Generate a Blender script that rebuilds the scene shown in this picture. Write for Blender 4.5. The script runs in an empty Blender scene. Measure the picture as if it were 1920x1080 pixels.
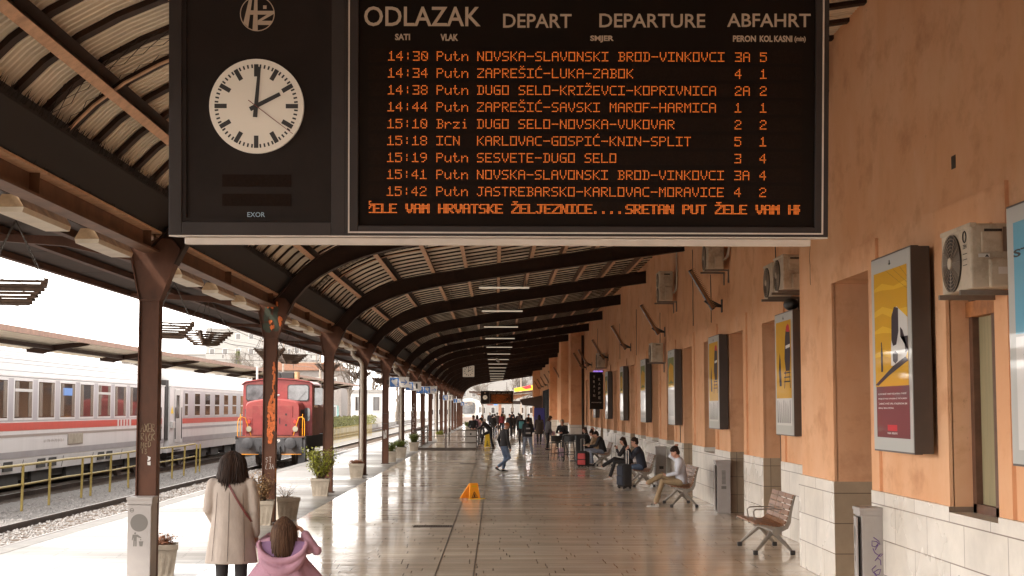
import bpy, bmesh, math, random
from mathutils import Vector, Matrix, Euler
random.seed(7)
R = math.radians
C = bpy.context.scene.collection
scene = bpy.context.scene

# ------------------------------------------------------------------ camera
CAM_H = 2.15
PITCH = math.atan(226 / 2800)
YAW = -math.atan(30 / 2800)
cam_d = bpy.data.cameras.new('camera')
cam_d.sensor_width = 36
cam_d.lens = 52.5
cam_d.clip_start = 0.1
cam_d.clip_end = 3000
cam = bpy.data.objects.new('camera', cam_d)
C.objects.link(cam)
cam.location = (0, 0, CAM_H)
cam.rotation_euler = (math.pi / 2 + PITCH, 0, YAW)
scene.camera = cam

# ------------------------------------------------------------------ light
SUN_DIR = Vector((-0.60, -0.42, 0.82)).normalized()       # towards the sun
world = bpy.data.worlds.new('World')
scene.world = world
world.use_nodes = True
wn, wl = world.node_tree.nodes, world.node_tree.links
bg = wn['Background']
sky = wn.new('ShaderNodeTexSky')
sky.sky_type = 'NISHITA'
sky.sun_disc = False
sky.sun_elevation = math.asin(SUN_DIR.z)
sky.sun_rotation = math.atan2(SUN_DIR.x, SUN_DIR.y)
sky.air_density = 1.0
sky.dust_density = 2.0
sky.ozone_density = 1.0
hs = wn.new('ShaderNodeHueSaturation')
hs.inputs['Saturation'].default_value = 0.22
wl.new(sky.outputs[0], hs.inputs['Color'])
tint = wn.new('ShaderNodeMix'); tint.data_type = 'RGBA'; tint.blend_type = 'MULTIPLY'
tint.inputs[0].default_value = 1.0
tint.inputs[7].default_value = (1.0, 0.955, 0.90, 1)
wl.new(hs.outputs[0], tint.inputs[6])
# thin bright overcast: the clear sky shows through an even veil of white cloud
veil = wn.new('ShaderNodeMix'); veil.data_type = 'RGBA'
veil.inputs[0].default_value = 0.75
wtc = wn.new('ShaderNodeTexCoord'); wsep = wn.new('ShaderNodeSeparateXYZ'); wl.new(wtc.outputs['Generated'], wsep.inputs[0])
wmr = wn.new('ShaderNodeMapRange'); wmr.inputs[1].default_value = 0.12; wmr.inputs[2].default_value = 0.75
wl.new(wsep.outputs[2], wmr.inputs[0])
haze = wn.new('ShaderNodeMix'); haze.data_type = 'RGBA'                    # hazy sky: bright low down, darker overhead
haze.inputs[6].default_value = (7.9, 7.45, 7.0, 1); haze.inputs[7].default_value = (1.7, 1.65, 1.6, 1)
wl.new(wmr.outputs[0], haze.inputs[0]); wl.new(haze.outputs[2], veil.inputs[7])
wl.new(tint.outputs[2], veil.inputs[6])
wl.new(veil.outputs[2], bg.inputs['Color'])
bg.inputs['Strength'].default_value = 0.15
sun_d = bpy.data.lights.new('sun', 'SUN')
sun_d.energy = 0.8
sun_d.angle = R(5.0)
sun_d.color = (1.0, 0.93, 0.84)
sun = bpy.data.objects.new('sun', sun_d)
C.objects.link(sun)
sun.rotation_euler = SUN_DIR.to_track_quat('Z', 'Y').to_euler()

vs = scene.view_settings
vs.view_transform = 'Standard'
vs.look = 'None'
vs.exposure = 2.75
vs.gamma = 1
vs.use_curve_mapping = False
scene.cycles.use_denoising = True
scene.cycles.max_bounces = 10
scene.cycles.diffuse_bounces = 6
scene.cycles.glossy_bounces = 4
scene.cycles.transparent_max_bounces = 16
scene.cycles.sample_clamp_indirect = 6
scene.cycles.caustics_reflective = False
scene.cycles.caustics_refractive = False

# ------------------------------------------------------------------ helpers
class MB:
    def __init__(s):
        s.v = []; s.f = []; s.mi = []; s.cur = 0
    def add(s, vs_, fs):
        o = len(s.v)
        s.v += [tuple(p) for p in vs_]
        s.f += [tuple(i + o for i in f) for f in fs]
        s.mi += [s.cur] * len(fs)
        return s
    def box(s, x0, x1, y0, y1, z0, z1, M=None):
        p = [(x, y, z) for z in (z0, z1) for x, y in ((x0, y0), (x1, y0), (x1, y1), (x0, y1))]
        if M is not None: p = [M @ Vector(q) for q in p]
        return s.add(p, [(3, 2, 1, 0), (4, 5, 6, 7), (0, 1, 5, 4), (1, 2, 6, 5), (2, 3, 7, 6), (3, 0, 4, 7)])
    def bar(s, a, b, w, h, up=(0, 0, 1)):
        a = Vector(a); b = Vector(b); d = (b - a).normalized(); up = Vector(up)
        if abs(d.dot(up)) > .98: up = Vector((0, 1, 0))
        x = d.cross(up).normalized() * w / 2; z = x.cross(d).normalized() * h / 2
        p = [a - x - z, a + x - z, a + x + z, a - x + z, b - x - z, b + x - z, b + x + z, b - x + z]
        return s.add(p, [(3, 2, 1, 0), (4, 5, 6, 7), (0, 1, 5, 4), (1, 2, 6, 5), (2, 3, 7, 6), (3, 0, 4, 7)])
    def loft(s, rings, caps=True, closed=False):
        n = len(rings[0]); vs_ = [p for r in rings for p in r]; fs = []
        m = len(rings)
        for i in range(m if closed else m - 1):
            for j in range(n):
                a = i * n + j; b = i * n + (j + 1) % n
                c = ((i + 1) % m) * n + (j + 1) % n; d = ((i + 1) % m) * n + j
                fs.append((a, b, c, d))
        if caps and not closed:
            fs.append(tuple(reversed(range(n)))); fs.append(tuple((m - 1) * n + j for j in range(n)))
        return s.add(vs_, fs)
    def tube(s, pts, r, n=8, caps=True, closed=False):
        pts = [Vector(p) for p in pts]; k = len(pts)
        rs = r if isinstance(r, (list, tuple)) else [r] * k
        rings = []; px = None
        for i, p in enumerate(pts):
            if closed: t = pts[(i + 1) % k] - pts[i - 1]
            else: t = pts[min(i + 1, k - 1)] - pts[max(i - 1, 0)]
            if t.length < 1e-9: t = Vector((0, 0, 1))
            t.normalize()
            if px is None:
                u = Vector((0, 0, 1)) if abs(t.z) < .9 else Vector((1, 0, 0))
                px = t.cross(u).normalized()
            px = (px - t * px.dot(t))
            if px.length < 1e-6: px = t.orthogonal()
            px.normalize(); py = t.cross(px)
            rings.append([p + (px * math.cos(2 * math.pi * j / n) + py * math.sin(2 * math.pi * j / n)) * rs[i] for j in range(n)])
        return s.loft(rings, caps, closed)
    def cyl(s, a, b, r0, r1=None, n=16):
        return s.tube([a, b], [r0, r0 if r1 is None else r1], n)
    def ball(s, c, rx, ry=None, rz=None, n=12, m=8, M=None):
        ry = rx if ry is None else ry; rz = rx if rz is None else rz; c = Vector(c)
        rings = []
        for i in range(m + 1):
            t = math.pi * (i + .02) / (m + .04)
            rings.append([Vector((rx * math.sin(t) * math.cos(2 * math.pi * j / n), ry * math.sin(t) * math.sin(2 * math.pi * j / n), -rz * math.cos(t))) for j in range(n)])
        rings = [[c + (M @ p if M is not None else p) for p in r] for r in rings]
        return s.loft(rings)
    def prism(s, poly, a, b, plane='xz'):
        f = {'xz': lambda p, t: (p[0], t, p[1]), 'yz': lambda p, t: (t, p[0], p[1]), 'xy': lambda p, t: (p[0], p[1], t)}[plane]
        return s.loft([[f(p, a) for p in poly], [f(p, b) for p in poly]])
    def strip(s, A, B):
        n = len(A)
        return s.add(list(A) + list(B), [(i, i + 1, n + i + 1, n + i) for i in range(n - 1)])
    def quad(s, a, b, c, d):
        return s.add([a, b, c, d], [(0, 1, 2, 3)])
    def disc(s, c, r, n=32, ax='y', r2=None):
        c = Vector(c)
        def P(rr, j):
            t = 2 * math.pi * j / n
            if ax == 'y': return c + Vector((rr * math.cos(t), 0, rr * math.sin(t)))
            if ax == 'x': return c + Vector((0, rr * math.cos(t), rr * math.sin(t)))
            return c + Vector((rr * math.cos(t), rr * math.sin(t), 0))
        if r2 is None: return s.add([P(r, j) for j in range(n)], [tuple(range(n))])
        return s.add([P(r, j) for j in range(n)] + [P(r2, j) for j in range(n)],
                     [(j, (j + 1) % n, n + (j + 1) % n, n + j) for j in range(n)])
    def mesh(s, name, mats, smooth=False, angle=40, recalc=True):
        me = bpy.data.meshes.new(name)
        me.from_pydata(s.v, [], s.f)
        if not isinstance(mats, (list, tuple)): mats = [mats]
        for m in mats: me.materials.append(m)
        if len(mats) > 1: me.polygons.foreach_set('material_index', s.mi)
        if recalc:
            bm = bmesh.new(); bm.from_mesh(me)
            bmesh.ops.recalc_face_normals(bm, faces=bm.faces)
            bm.to_mesh(me); bm.free()
        if smooth:
            me.polygons.foreach_set('use_smooth', [True] * len(me.polygons))
            me.set_sharp_from_angle(angle=R(angle))
        me.update()
        return me
    def build(s, name, mats, parent=None, smooth=False, bevel=0, angle=40, recalc=True, loc=None):
        o = bpy.data.objects.new(name, s.mesh(name, mats, smooth, angle, recalc))
        C.objects.link(o)
        if parent is not None: o.parent = parent
        if loc is not None: o.location = loc
        if bevel:
            b = o.modifiers.new('bevel', 'BEVEL'); b.width = bevel; b.segments = 2; b.limit_method = 'ANGLE'; b.angle_limit = R(35)
        return o

def thing(name, label, cat, loc=(0, 0, 0), rz=0, group=None):
    o = bpy.data.objects.new(name, None); C.objects.link(o)
    o.empty_display_size = .2
    o.location = loc; o.rotation_euler = (0, 0, rz)
    return tag(o, label, cat, group)
def tag(o, label, cat, group=None):
    o['label'] = label; o['category'] = cat
    if group: o['group'] = group
    return o
def struct(o, kind='structure'):
    o['kind'] = kind; return o
def dup(root, loc=None, rz=None, label=None):
    r = root.copy(); C.objects.link(r)
    if loc is not None: r.location = loc
    if rz is not None: r.rotation_euler = (0, 0, rz)
    if label: r['label'] = label
    for ch in list(root.children):
        c = ch.copy(); C.objects.link(c); c.parent = r
        for g in list(ch.children):
            d = g.copy(); C.objects.link(d); d.parent = c
    return r

def text_mb(mb, s, x0, x1, z0, z1, y, bold=0.0, shear=0, to=None):
    """letters fitted into a rectangle of the x-z plane, facing -y"""
    cu = bpy.data.curves.new('t', 'FONT'); cu.body = s; cu.offset = bold; cu.resolution_u = 3; cu.shear = shear
    o = bpy.data.objects.new('t', cu); C.objects.link(o)
    dg = bpy.context.evaluated_depsgraph_get()
    me = bpy.data.meshes.new_from_object(o.evaluated_get(dg))
    bpy.data.objects.remove(o); bpy.data.curves.remove(cu)
    xs = [v.co.x for v in me.vertices]; ys = [v.co.y for v in me.vertices]
    if not xs: return
    ax, bx, ay, by = min(xs), max(xs), min(ys), max(ys)
    kx = (x1 - x0) / max(bx - ax, 1e-6); kz = (z1 - z0) / max(by - ay, 1e-6)
    if to is None: to = lambda u, v: (u, y, v)
    pts = [to(x0 + (v.co.x - ax) * kx, z0 + (v.co.y - ay) * kz) for v in me.vertices]
    mb.add(pts, [tuple(p.vertices) for p in me.polygons])
    bpy.data.meshes.remove(me)

# ------------------------------------------------------------------ materials
def mat(name, col, rough=.6, metal=0, var=0.0, scale=4.0, bump=0.0, bscale=None, col2=None, dirt=None, dscale=1.5, damt=.5,
        stretch=(1, 1, 1), spec=.5, coat=0, rvar=0.0, emit=None, estr=0, rand=0.0):
    m = bpy.data.materials.new(name); m.use_nodes = True
    nt = m.node_tree; N = nt.nodes; L = nt.links; b = N['Principled BSDF']
    b.inputs['Base Color'].default_value = (*col, 1)
    b.inputs['Roughness'].default_value = rough
    b.inputs['Metallic'].default_value = metal
    b.inputs['Specular IOR Level'].default_value = spec
    b.inputs['Coat Weight'].default_value = coat
    if emit:
        b.inputs['Emission Color'].default_value = (*emit, 1); b.inputs['Emission Strength'].default_value = estr
    if var or bump or dirt or rvar:
        tc = N.new('ShaderNodeTexCoord'); mp = N.new('ShaderNodeMapping'); mp.inputs['Scale'].default_value = stretch
        L.new(tc.outputs['Object'], mp.inputs['Vector'])
        nz = N.new('ShaderNodeTexNoise'); nz.inputs['Scale'].default_value = scale; nz.inputs['Detail'].default_value = 6
        nz.inputs['Roughness'].default_value = .65
        L.new(mp.outputs[0], nz.inputs['Vector'])
        out = None
        if var:
            mx = N.new('ShaderNodeMix'); mx.data_type = 'RGBA'
            c2 = col2 or tuple(max(0, c * (1 - var)) for c in col)
            mx.inputs[6].default_value = (*(tuple(min(1, c * (1 + var * .6)) for c in col) if col2 is None else col), 1)
            mx.inputs[7].default_value = (*c2, 1)
            cr = N.new('ShaderNodeMapRange'); cr.inputs[1].default_value = .32; cr.inputs[2].default_value = .68
            L.new(nz.outputs[0], cr.inputs[0]); L.new(cr.outputs[0], mx.inputs[0]); out = mx.outputs[2]
        if dirt:
            n2 = N.new('ShaderNodeTexNoise'); n2.inputs['Scale'].default_value = dscale; n2.inputs['Detail'].default_value = 8
            n2.inputs['Roughness'].default_value = .7
            L.new(mp.outputs[0], n2.inputs['Vector'])
            r2 = N.new('ShaderNodeMapRange'); r2.inputs[1].default_value = .52; r2.inputs[2].default_value = .72; r2.inputs[4].default_value = damt
            L.new(n2.outputs[0], r2.inputs[0])
            m2 = N.new('ShaderNodeMix'); m2.data_type = 'RGBA'; m2.inputs[7].default_value = (*dirt, 1)
            L.new(r2.outputs[0], m2.inputs[0])
            if out: L.new(out, m2.inputs[6])
            else: m2.inputs[6].default_value = (*col, 1)
            out = m2.outputs[2]
        if out: L.new(out, b.inputs['Base Color'])
        if rvar:
            rr = N.new('ShaderNodeMapRange'); rr.inputs[3].default_value = max(.02, rough - rvar); rr.inputs[4].default_value = rough + rvar
            rr.inputs[1].default_value = .3; rr.inputs[2].default_value = .7
            L.new(nz.outputs[0], rr.inputs[0]); L.new(rr.outputs[0], b.inputs['Roughness'])
        if bump:
            nb = N.new('ShaderNodeTexNoise'); nb.inputs['Scale'].default_value = bscale or scale * 6; nb.inputs['Detail'].default_value = 4
            L.new(mp.outputs[0], nb.inputs['Vector'])
            bu = N.new('ShaderNodeBump'); bu.inputs['Strength'].default_value = bump; bu.inputs['Distance'].default_value = .01
            L.new(nb.outputs[0], bu.inputs['Height']); L.new(bu.outputs[0], b.inputs['Normal'])
    return m

def brick_mat(name, c1, c2, mortar, bw, bh, msize, plane, rough=.3, rvar=.1, noise=.25, bump=.15, offset=.5, wet=False, nstretch=(1, 1, 1), rowshift=False):
    """slabs or tiles; plane picks which object axes run along and across the courses"""
    m = bpy.data.materials.new(name); m.use_nodes = True
    nt = m.node_tree; N = nt.nodes; L = nt.links; b = N['Principled BSDF']
    tc = N.new('ShaderNodeTexCoord'); sep = N.new('ShaderNodeSeparateXYZ'); com = N.new('ShaderNodeCombineXYZ')
    L.new(tc.outputs['Object'], sep.inputs[0])
    L.new(sep.outputs['XYZ'.index(plane[0])], com.inputs[0]); L.new(sep.outputs['XYZ'.index(plane[1])], com.inputs[1])
    rowrand = None
    if rowshift:   # every course starts at its own place
        f1 = N.new('ShaderNodeMath'); f1.operation = 'DIVIDE'; f1.inputs[1].default_value = bh; L.new(sep.outputs['XYZ'.index(plane[1])], f1.inputs[0])
        f2 = N.new('ShaderNodeMath'); f2.operation = 'FLOOR'; L.new(f1.outputs[0], f2.inputs[0])
        wh = N.new('ShaderNodeTexWhiteNoise'); wh.noise_dimensions = '1D'; L.new(f2.outputs[0], wh.inputs['W']); rowrand = wh.outputs['Value']
        f3 = N.new('ShaderNodeMath'); f3.operation = 'MULTIPLY_ADD'; f3.inputs[1].default_value = bw * 3; L.new(rowrand, f3.inputs[0]); L.new(sep.outputs['XYZ'.index(plane[0])], f3.inputs[2])
        L.new(f3.outputs[0], com.inputs[0])
    br = N.new('ShaderNodeTexBrick'); br.inputs['Scale'].default_value = 1; br.inputs['Brick Width'].default_value = bw
    br.inputs['Row Height'].default_value = bh; br.inputs['Mortar Size'].default_value = msize; br.inputs['Mortar Smooth'].default_value = .1
    br.inputs['Bias'].default_value = 0; br.offset = offset
    br.inputs['Color1'].default_value = (*c1, 1); br.inputs['Color2'].default_value = (*c2, 1); br.inputs['Mortar'].default_value = (*mortar, 1)
    L.new(com.outputs[0], br.inputs['Vector'])
    mp = N.new('ShaderNodeMapping'); mp.inputs['Scale'].default_value = nstretch; L.new(tc.outputs['Object'], mp.inputs['Vector'])
    nz = N.new('ShaderNodeTexNoise'); nz.inputs['Scale'].default_value = 1.2; nz.inputs['Detail'].default_value = 8; nz.inputs['Roughness'].default_value = .68
    L.new(mp.outputs[0], nz.inputs['Vector'])
    mr = N.new('ShaderNodeMapRange'); mr.inputs[1].default_value = .3; mr.inputs[2].default_value = .7
    mr.inputs[3].default_value = 1 + noise * .5; mr.inputs[4].default_value = 1 - noise
    L.new(nz.outputs[0], mr.inputs[0])
    mx = N.new('ShaderNodeVectorMath'); mx.operation = 'SCALE'
    L.new(br.outputs['Color'], mx.inputs[0]); L.new(mr.outputs[0], mx.inputs['Scale'])
    L.new(mx.outputs[0], b.inputs['Base Color'])
    rr = N.new('ShaderNodeMapRange'); rr.inputs[1].default_value = .3; rr.inputs[2].default_value = .7
    rr.inputs[3].default_value = max(.03, rough - rvar); rr.inputs[4].default_value = rough + rvar
    n3 = N.new('ShaderNodeTexNoise'); n3.inputs['Scale'].default_value = .35; n3.inputs['Detail'].default_value = 5
    L.new(mp.outputs[0], n3.inputs['Vector']); L.new(n3.outputs[0], rr.inputs[0])
    if rowrand:
        f4 = N.new('ShaderNodeMath'); f4.operation = 'MULTIPLY_ADD'; f4.inputs[1].default_value = .10; f4.use_clamp = True; L.new(rowrand, f4.inputs[0]); L.new(rr.outputs[0], f4.inputs[2]); L.new(f4.outputs[0], b.inputs['Roughness'])
    else: L.new(rr.outputs[0], b.inputs['Roughness'])
    bu = N.new('ShaderNodeBump'); bu.inputs['Strength'].default_value = bump; bu.inputs['Distance'].default_value = .01
    # each slab lies a little differently: joints, a soft unevenness along the course
    ad = N.new('ShaderNodeMath'); ad.operation = 'MULTIPLY_ADD'; ad.inputs[1].default_value = -1.0
    n4 = N.new('ShaderNodeTexNoise'); n4.inputs['Scale'].default_value = 1; n4.inputs['Detail'].default_value = 2
    m4 = N.new('ShaderNodeMapping'); m4.inputs['Scale'].default_value = (1.0, 5.0, 1) if plane == 'XY' else (2, 2, 2)
    L.new(tc.outputs['Object'], m4.inputs['Vector']); L.new(m4.outputs[0], n4.inputs['Vector'])
    L.new(br.outputs['Fac'], ad.inputs[0]); L.new(n4.outputs[0], ad.inputs[2])
    L.new(ad.outputs[0], bu.inputs['Height']); L.new(bu.outputs[0], b.inputs['Normal'])
    if wet:
        b.inputs['Coat Weight'].default_value = .0; b.inputs['IOR'].default_value = 1.45
    return m

M = {}
def plaster_mat():
    m = bpy.data.materials.new('orange_plaster'); m.use_nodes = True
    N, L = m.node_tree.nodes, m.node_tree.links; b = N['Principled BSDF']; b.inputs['Roughness'].default_value = .88; b.inputs['Specular IOR Level'].default_value = .25
    tc = N.new('ShaderNodeTexCoord'); last = None
    def layer(prev, colr, sc, st, lo, hi, amt, det=7, rough=.65, seed=0):
        mp = N.new('ShaderNodeMapping'); mp.inputs['Scale'].default_value = st; mp.inputs['Location'].default_value = (seed, seed * 1.7, seed * .6); L.new(tc.outputs['Object'], mp.inputs['Vector'])
        nz = N.new('ShaderNodeTexNoise'); nz.inputs['Scale'].default_value = sc; nz.inputs['Detail'].default_value = det; nz.inputs['Roughness'].default_value = rough
        L.new(mp.outputs[0], nz.inputs['Vector'])
        r = N.new('ShaderNodeMapRange'); r.inputs[1].default_value = lo; r.inputs[2].default_value = hi; r.inputs[4].default_value = amt; L.new(nz.outputs[0], r.inputs[0])
        x = N.new('ShaderNodeMix'); x.data_type = 'RGBA'; x.inputs[7].default_value = (*colr, 1); L.new(r.outputs[0], x.inputs[0])
        if prev is None: x.inputs[6].default_value = (.72, .385, .210, 1)
        else: L.new(prev, x.inputs[6])
        return x.outputs[2]
    o = layer(None, (.78, .475, .29), .8, (1, 1, .7), .42, .68, .9, seed=1)
    o = layer(o, (.46, .20, .095), 1.6, (1, .9, 1.2), .52, .72, .55, seed=5)
    o = layer(o, (.50, .24, .12), 3, (1, 1, .35), .56, .76, .3, seed=9)
    o = layer(o, (.26, .11, .055), 3.2, (1, 1, .8), .66, .74, .7, 9, .75, seed=14)
    o = layer(o, (.80, .58, .42), 2.3, (1, 1, .5), .66, .76, .6, 9, .72, seed=21)
    L.new(o, b.inputs['Base Color'])
    nb = N.new('ShaderNodeTexNoise'); nb.inputs['Scale'].default_value = 7; nb.inputs['Detail'].default_value = 8; L.new(tc.outputs['Object'], nb.inputs['Vector'])
    bu = N.new('ShaderNodeBump'); bu.inputs['Strength'].default_value = .35; bu.inputs['Distance'].default_value = .012; L.new(nb.outputs[0], bu.inputs['Height']); L.new(bu.outputs[0], b.inputs['Normal'])
    return m
M['plaster'] = plaster_mat()
M['plinth'] = brick_mat('stone_slab_cladding', (.78, .73, .66), (.70, .64, .56), (.20, .14, .10), 1.15, .37, .006, 'YZ', rough=.32, rvar=.12, noise=.22, bump=.1, offset=.37)
M['reveal_stone'] = brick_mat('shaded_reveal_slabs', (.42, .32, .22), (.36, .27, .18), (.14, .10, .07), 1.0, .37, .006, 'XZ', rough=.45, noise=.3, bump=.1, offset=.0)  # shadowed copy of the plinth slabs, its dimness put into the colour
M['floor'] = brick_mat('wet_stone_tiles', (.85, .75, .62), (.77, .66, .53), (.09, .06, .04), .95, .30, .006, 'XY', rough=.09, rvar=.055, noise=.22, bump=.06, wet=True, nstretch=(.5, 1.6, 1), offset=0, rowshift=True)
M['dry_floor'] = brick_mat('dry_stone_tiles', (.235, .218, .20), (.20, .185, .168), (.08, .068, .058), .95, .30, .006, 'XY', rough=.38, rvar=.15, noise=.25, bump=.12, nstretch=(.4, 1.2, 1), offset=0, rowshift=True)
M['edge_stone'] = mat('edge_stone', (.22, .208, .195), .7, var=.2, scale=3, bump=.2, dirt=(.3, .27, .22), dscale=2)
M['gravel'] = mat('gravel', (.27, .25, .23), .95, var=.55, scale=18, bump=1.0, bscale=30, dirt=(.20, .16, .12), dscale=.6, damt=.5)
M['stone'] = mat('ballast_stone', (.30, .28, .265), .9, var=.5, scale=5)
M['ground'] = mat('ground', (.22, .20, .17), .95, var=.3, scale=.5, bump=.4)
M['rail'] = mat('rusty_rail', (.07, .045, .035), .55, var=.4, scale=8)
M['railtop'] = mat('rail_head', (.30, .27, .25), .3, metal=.8, var=.2)
M['sleeper'] = mat('sleeper_wood', (.14, .10, .075), .9, var=.4, scale=5, bump=.5)
M['steel'] = mat('brown_painted_steel', (.105, .045, .026), .5, spec=.18, var=.3, scale=3, bump=.15, dirt=(.05, .03, .02), dscale=2.5, damt=.6, stretch=(1, 1, .4))
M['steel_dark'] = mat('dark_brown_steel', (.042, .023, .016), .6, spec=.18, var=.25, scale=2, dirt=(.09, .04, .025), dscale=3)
M['steel_lit'] = mat('lit_worn_beam', (.17, .088, .052), .5, spec=.18, var=.35, scale=2.5, dirt=(.08, .04, .025), dscale=2, damt=.7, bump=.1)  # lighter copy of the brown steel, with falling light put into its colour
M['purlin'] = mat('lit_ochre_purlin', (.62, .37, .225), .6, var=.25, scale=6, dirt=(.30, .15, .08), dscale=5, damt=.4, bump=.2)  # light bounced from the floor is put into this ochre
M['fascia'] = mat('orange_fascia', (.21, .11, .07), .7, var=.25, scale=3, dirt=(.14, .07, .04), dscale=2)
M['stain'] = mat('plaster_stain', (.60, .30, .155), .9, var=.25, scale=6)
M['net'] = mat('dark_netting', (.018, .011, .008), .9)
M['sheet'] = mat('cream_roof_sheet', (.80, .70, .56), .6, var=.18, scale=1.5, dirt=(.55, .43, .31), dscale=1.2, damt=.5, stretch=(.5, 2, .5))
M['orange_paint'] = mat('flaking_orange_primer', (.70, .17, .04), .7, var=.35, scale=14, bump=.6)
M['green_paint'] = mat('old_green_paint', (.035, .042, .022), .6, var=.3, scale=9)
M['black'] = mat('black_metal', (.018, .015, .014), .45, var=.2)
M['board'] = mat('board_black', (.020, .014, .012), .75, var=.2, scale=3, spec=.2)
M['board_frame'] = mat('board_frame_brown', (.034, .026, .024), .6, var=.15, scale=5, spec=.3)
M['board_panel'] = mat('board_panel_dark', (.016, .0115, .0095), .9, spec=.03)
M['white_trim'] = mat('white_trim', (.62, .56, .50), .45, var=.1)
M['cream_print'] = mat('cream_print', (.50, .40, .31), .6)
M['led'] = mat('orange_led', (.5, .12, .02), .5, emit=(1.0, .20, .022), estr=.095)
M['led_far'] = mat('orange_led_far', (.5, .10, .02), .5, emit=(1.0, .14, .02), estr=.22)
M['led_off'] = mat('dim_led_matrix', (.020, .013, .010), .9, var=.2, scale=90, spec=.03)
M['led_blue'] = mat('pale_blue_print', (.32, .45, .55), .6)
M['clock'] = mat('clock_face', (.62, .55, .46), .4, emit=(1, .86, .68), estr=.02)
M['dial'] = mat('dial_black', (.018, .014, .012), .5)
M['red'] = mat('red_hand', (.16, .03, .02), .5)
M['lamp'] = mat('lamp_diffuser', (.58, .49, .37), .4, var=.15)
M['tube'] = mat('tube_lamp_cream', (.62, .53, .42), .4, emit=(1, .85, .65), estr=.055)
M['lamp_body'] = mat('aged_lamp_housing', (.42, .27, .14), .6, var=.4, scale=5, dirt=(.16, .08, .04), dscale=6)
M['white'] = mat('white_paint', (.45, .43, .415), .4, var=.05, scale=3)
M['sign_white'] = mat('sign_white', (.70, .66, .62), .45)
M['sign_blue'] = mat('sign_blue', (.06, .19, .52), .45)
M['concrete'] = mat('planter_concrete', (.36, .305, .24), .9, var=.2, scale=6, bump=.4, dirt=(.18, .14, .10), dscale=2.5)
M['soil'] = mat('soil', (.06, .04, .028), .95, var=.4, scale=20, bump=1)
M['yellow'] = mat('yellow_rail_paint', (.34, .25, .06), .55, var=.25, scale=10, dirt=(.16, .08, .03), dscale=6, damt=.9)
M['amber'] = mat('amber_plastic', (.95, .36, .02), .4, var=.1)
M['yellow_plastic'] = mat('yellow_plastic', (.85, .58, .03), .4)
M['coach'] = mat('coach_white', (.58, .552, .548), .32, var=.08, scale=1, dirt=(.36, .325, .315), dscale=.8, damt=.35, stretch=(1, 2, .15))
M['coach_roof'] = mat('coach_roof', (.25, .235, .225), .45, var=.1, scale=1, dirt=(.5, .45, .4), dscale=.7)
M['coach_grey'] = mat('coach_grey', (.27, .25, .26), .45, var=.15, scale=1.2, dirt=(.25, .22, .21), dscale=1)
M['coach_band'] = mat('coach_band_lilac', (.34, .315, .335), .35, var=.08, scale=1.2)
M['coach_red'] = mat('coach_red', (.45, .04, .022), .4, var=.1)
M['coach_brown'] = mat('coach_brown_line', (.25, .20, .175), .5)
M['under'] = mat('underframe_dark', (.022, .018, .016), .8, var=.4)
M['glass'] = mat('window_glass', (.045, .036, .032), .06, var=.5, scale=1.3, spec=.8)
M['curtain'] = mat('curtain_behind_glass', (.17, .14, .11), .25, var=.5, scale=6, stretch=(1, 4, .3))
M['loco'] = mat('faded_red_paint', (.25, .032, .030), .45, var=.22, scale=2, dirt=(.28, .09, .06), dscale=1.8, damt=.6, bump=.05)
M['loco_pink'] = mat('bleached_red_paint', (.29, .048, .042), .5, var=.2, scale=2, dirt=(.22, .05, .04), dscale=2)
M['loco_rust'] = mat('rusty_red_side', (.25, .075, .035), .6, var=.4, scale=4, dirt=(.2, .07, .03), dscale=3)
M['loco_grey'] = mat('grey_buffer_beam', (.065, .062, .066), .6, var=.3, scale=5, bump=.2)
M['windscreen'] = mat('windscreen', (.12, .12, .125), .08, var=.5, scale=2.5, spec=.8)
M['wood'] = mat('weathered_slats', (.12, .075, .05), .8, var=.4, scale=8, bump=.3)
M['bench_wood'] = mat('bench_slats', (.27, .125, .062), .4, var=.35, scale=10, bump=.2, stretch=(1, .3, 1))
M['bench_steel'] = mat('bench_grey_steel', (.27, .235, .20), .45, metal=.3, var=.2)
M['bin'] = mat('bin_grey', (.37, .335, .315), .5, var=.08, scale=4, dirt=(.32, .27, .23), dscale=3)
M['bin_dark'] = mat('bin_hole_grey', (.16, .145, .13), .6)
M['purple'] = mat('purple_marker', (.12, .05, .22), .6)
M['ac'] = mat('aged_cream_casing', (.56, .47, .36), .55, var=.12, scale=4, dirt=(.25, .16, .09), dscale=4, damt=.6, bump=.05)
M['ac_dark'] = mat('fan_dark', (.035, .025, .018), .6)
M['ac_grille'] = mat('fan_grille', (.28, .22, .17), .5, metal=.3)
M['bracket'] = mat('grey_bracket', (.22, .18, .15), .5, metal=.4, var=.2)
M['pipe'] = mat('pale_pipe', (.52, .45, .37), .5, var=.2)
M['spike'] = mat('rusty_spikes', (.30, .14, .055), .6, var=.3)
M['poster_frame'] = mat('dark_bronze_frame', (.075, .056, .046), .45, var=.1)
M['poster_pale'] = mat('poster_pale_border', (.50, .50, .48), .5, spec=.2, coat=.3)
M['p_yellow'] = mat('print_yellow', (.68, .36, .012), .6, spec=.2, coat=.45)
M['p_gold'] = mat('print_light_yellow', (.80, .47, .03), .6, spec=.2, coat=.45)
M['p_maroon'] = mat('print_maroon', (.15, .032, .038), .6, spec=.2, coat=.45)
M['p_white'] = mat('print_white', (.70, .68, .66), .6, spec=.2, coat=.45)
M['p_dark'] = mat('print_dark', (.040, .026, .034), .6, spec=.2, coat=.45)
M['p_red'] = mat('print_red', (.55, .03, .04), .6, spec=.2, coat=.45)
M['p_blue'] = mat('print_blue', (.16, .42, .58), .6, spec=.2, coat=.45)
M['p_green'] = mat('print_olive', (.18, .20, .05), .6, spec=.2, coat=.45)
M['inox'] = mat('railing_steel', (.075, .055, .043), .5, metal=.2, var=.2)
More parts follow.
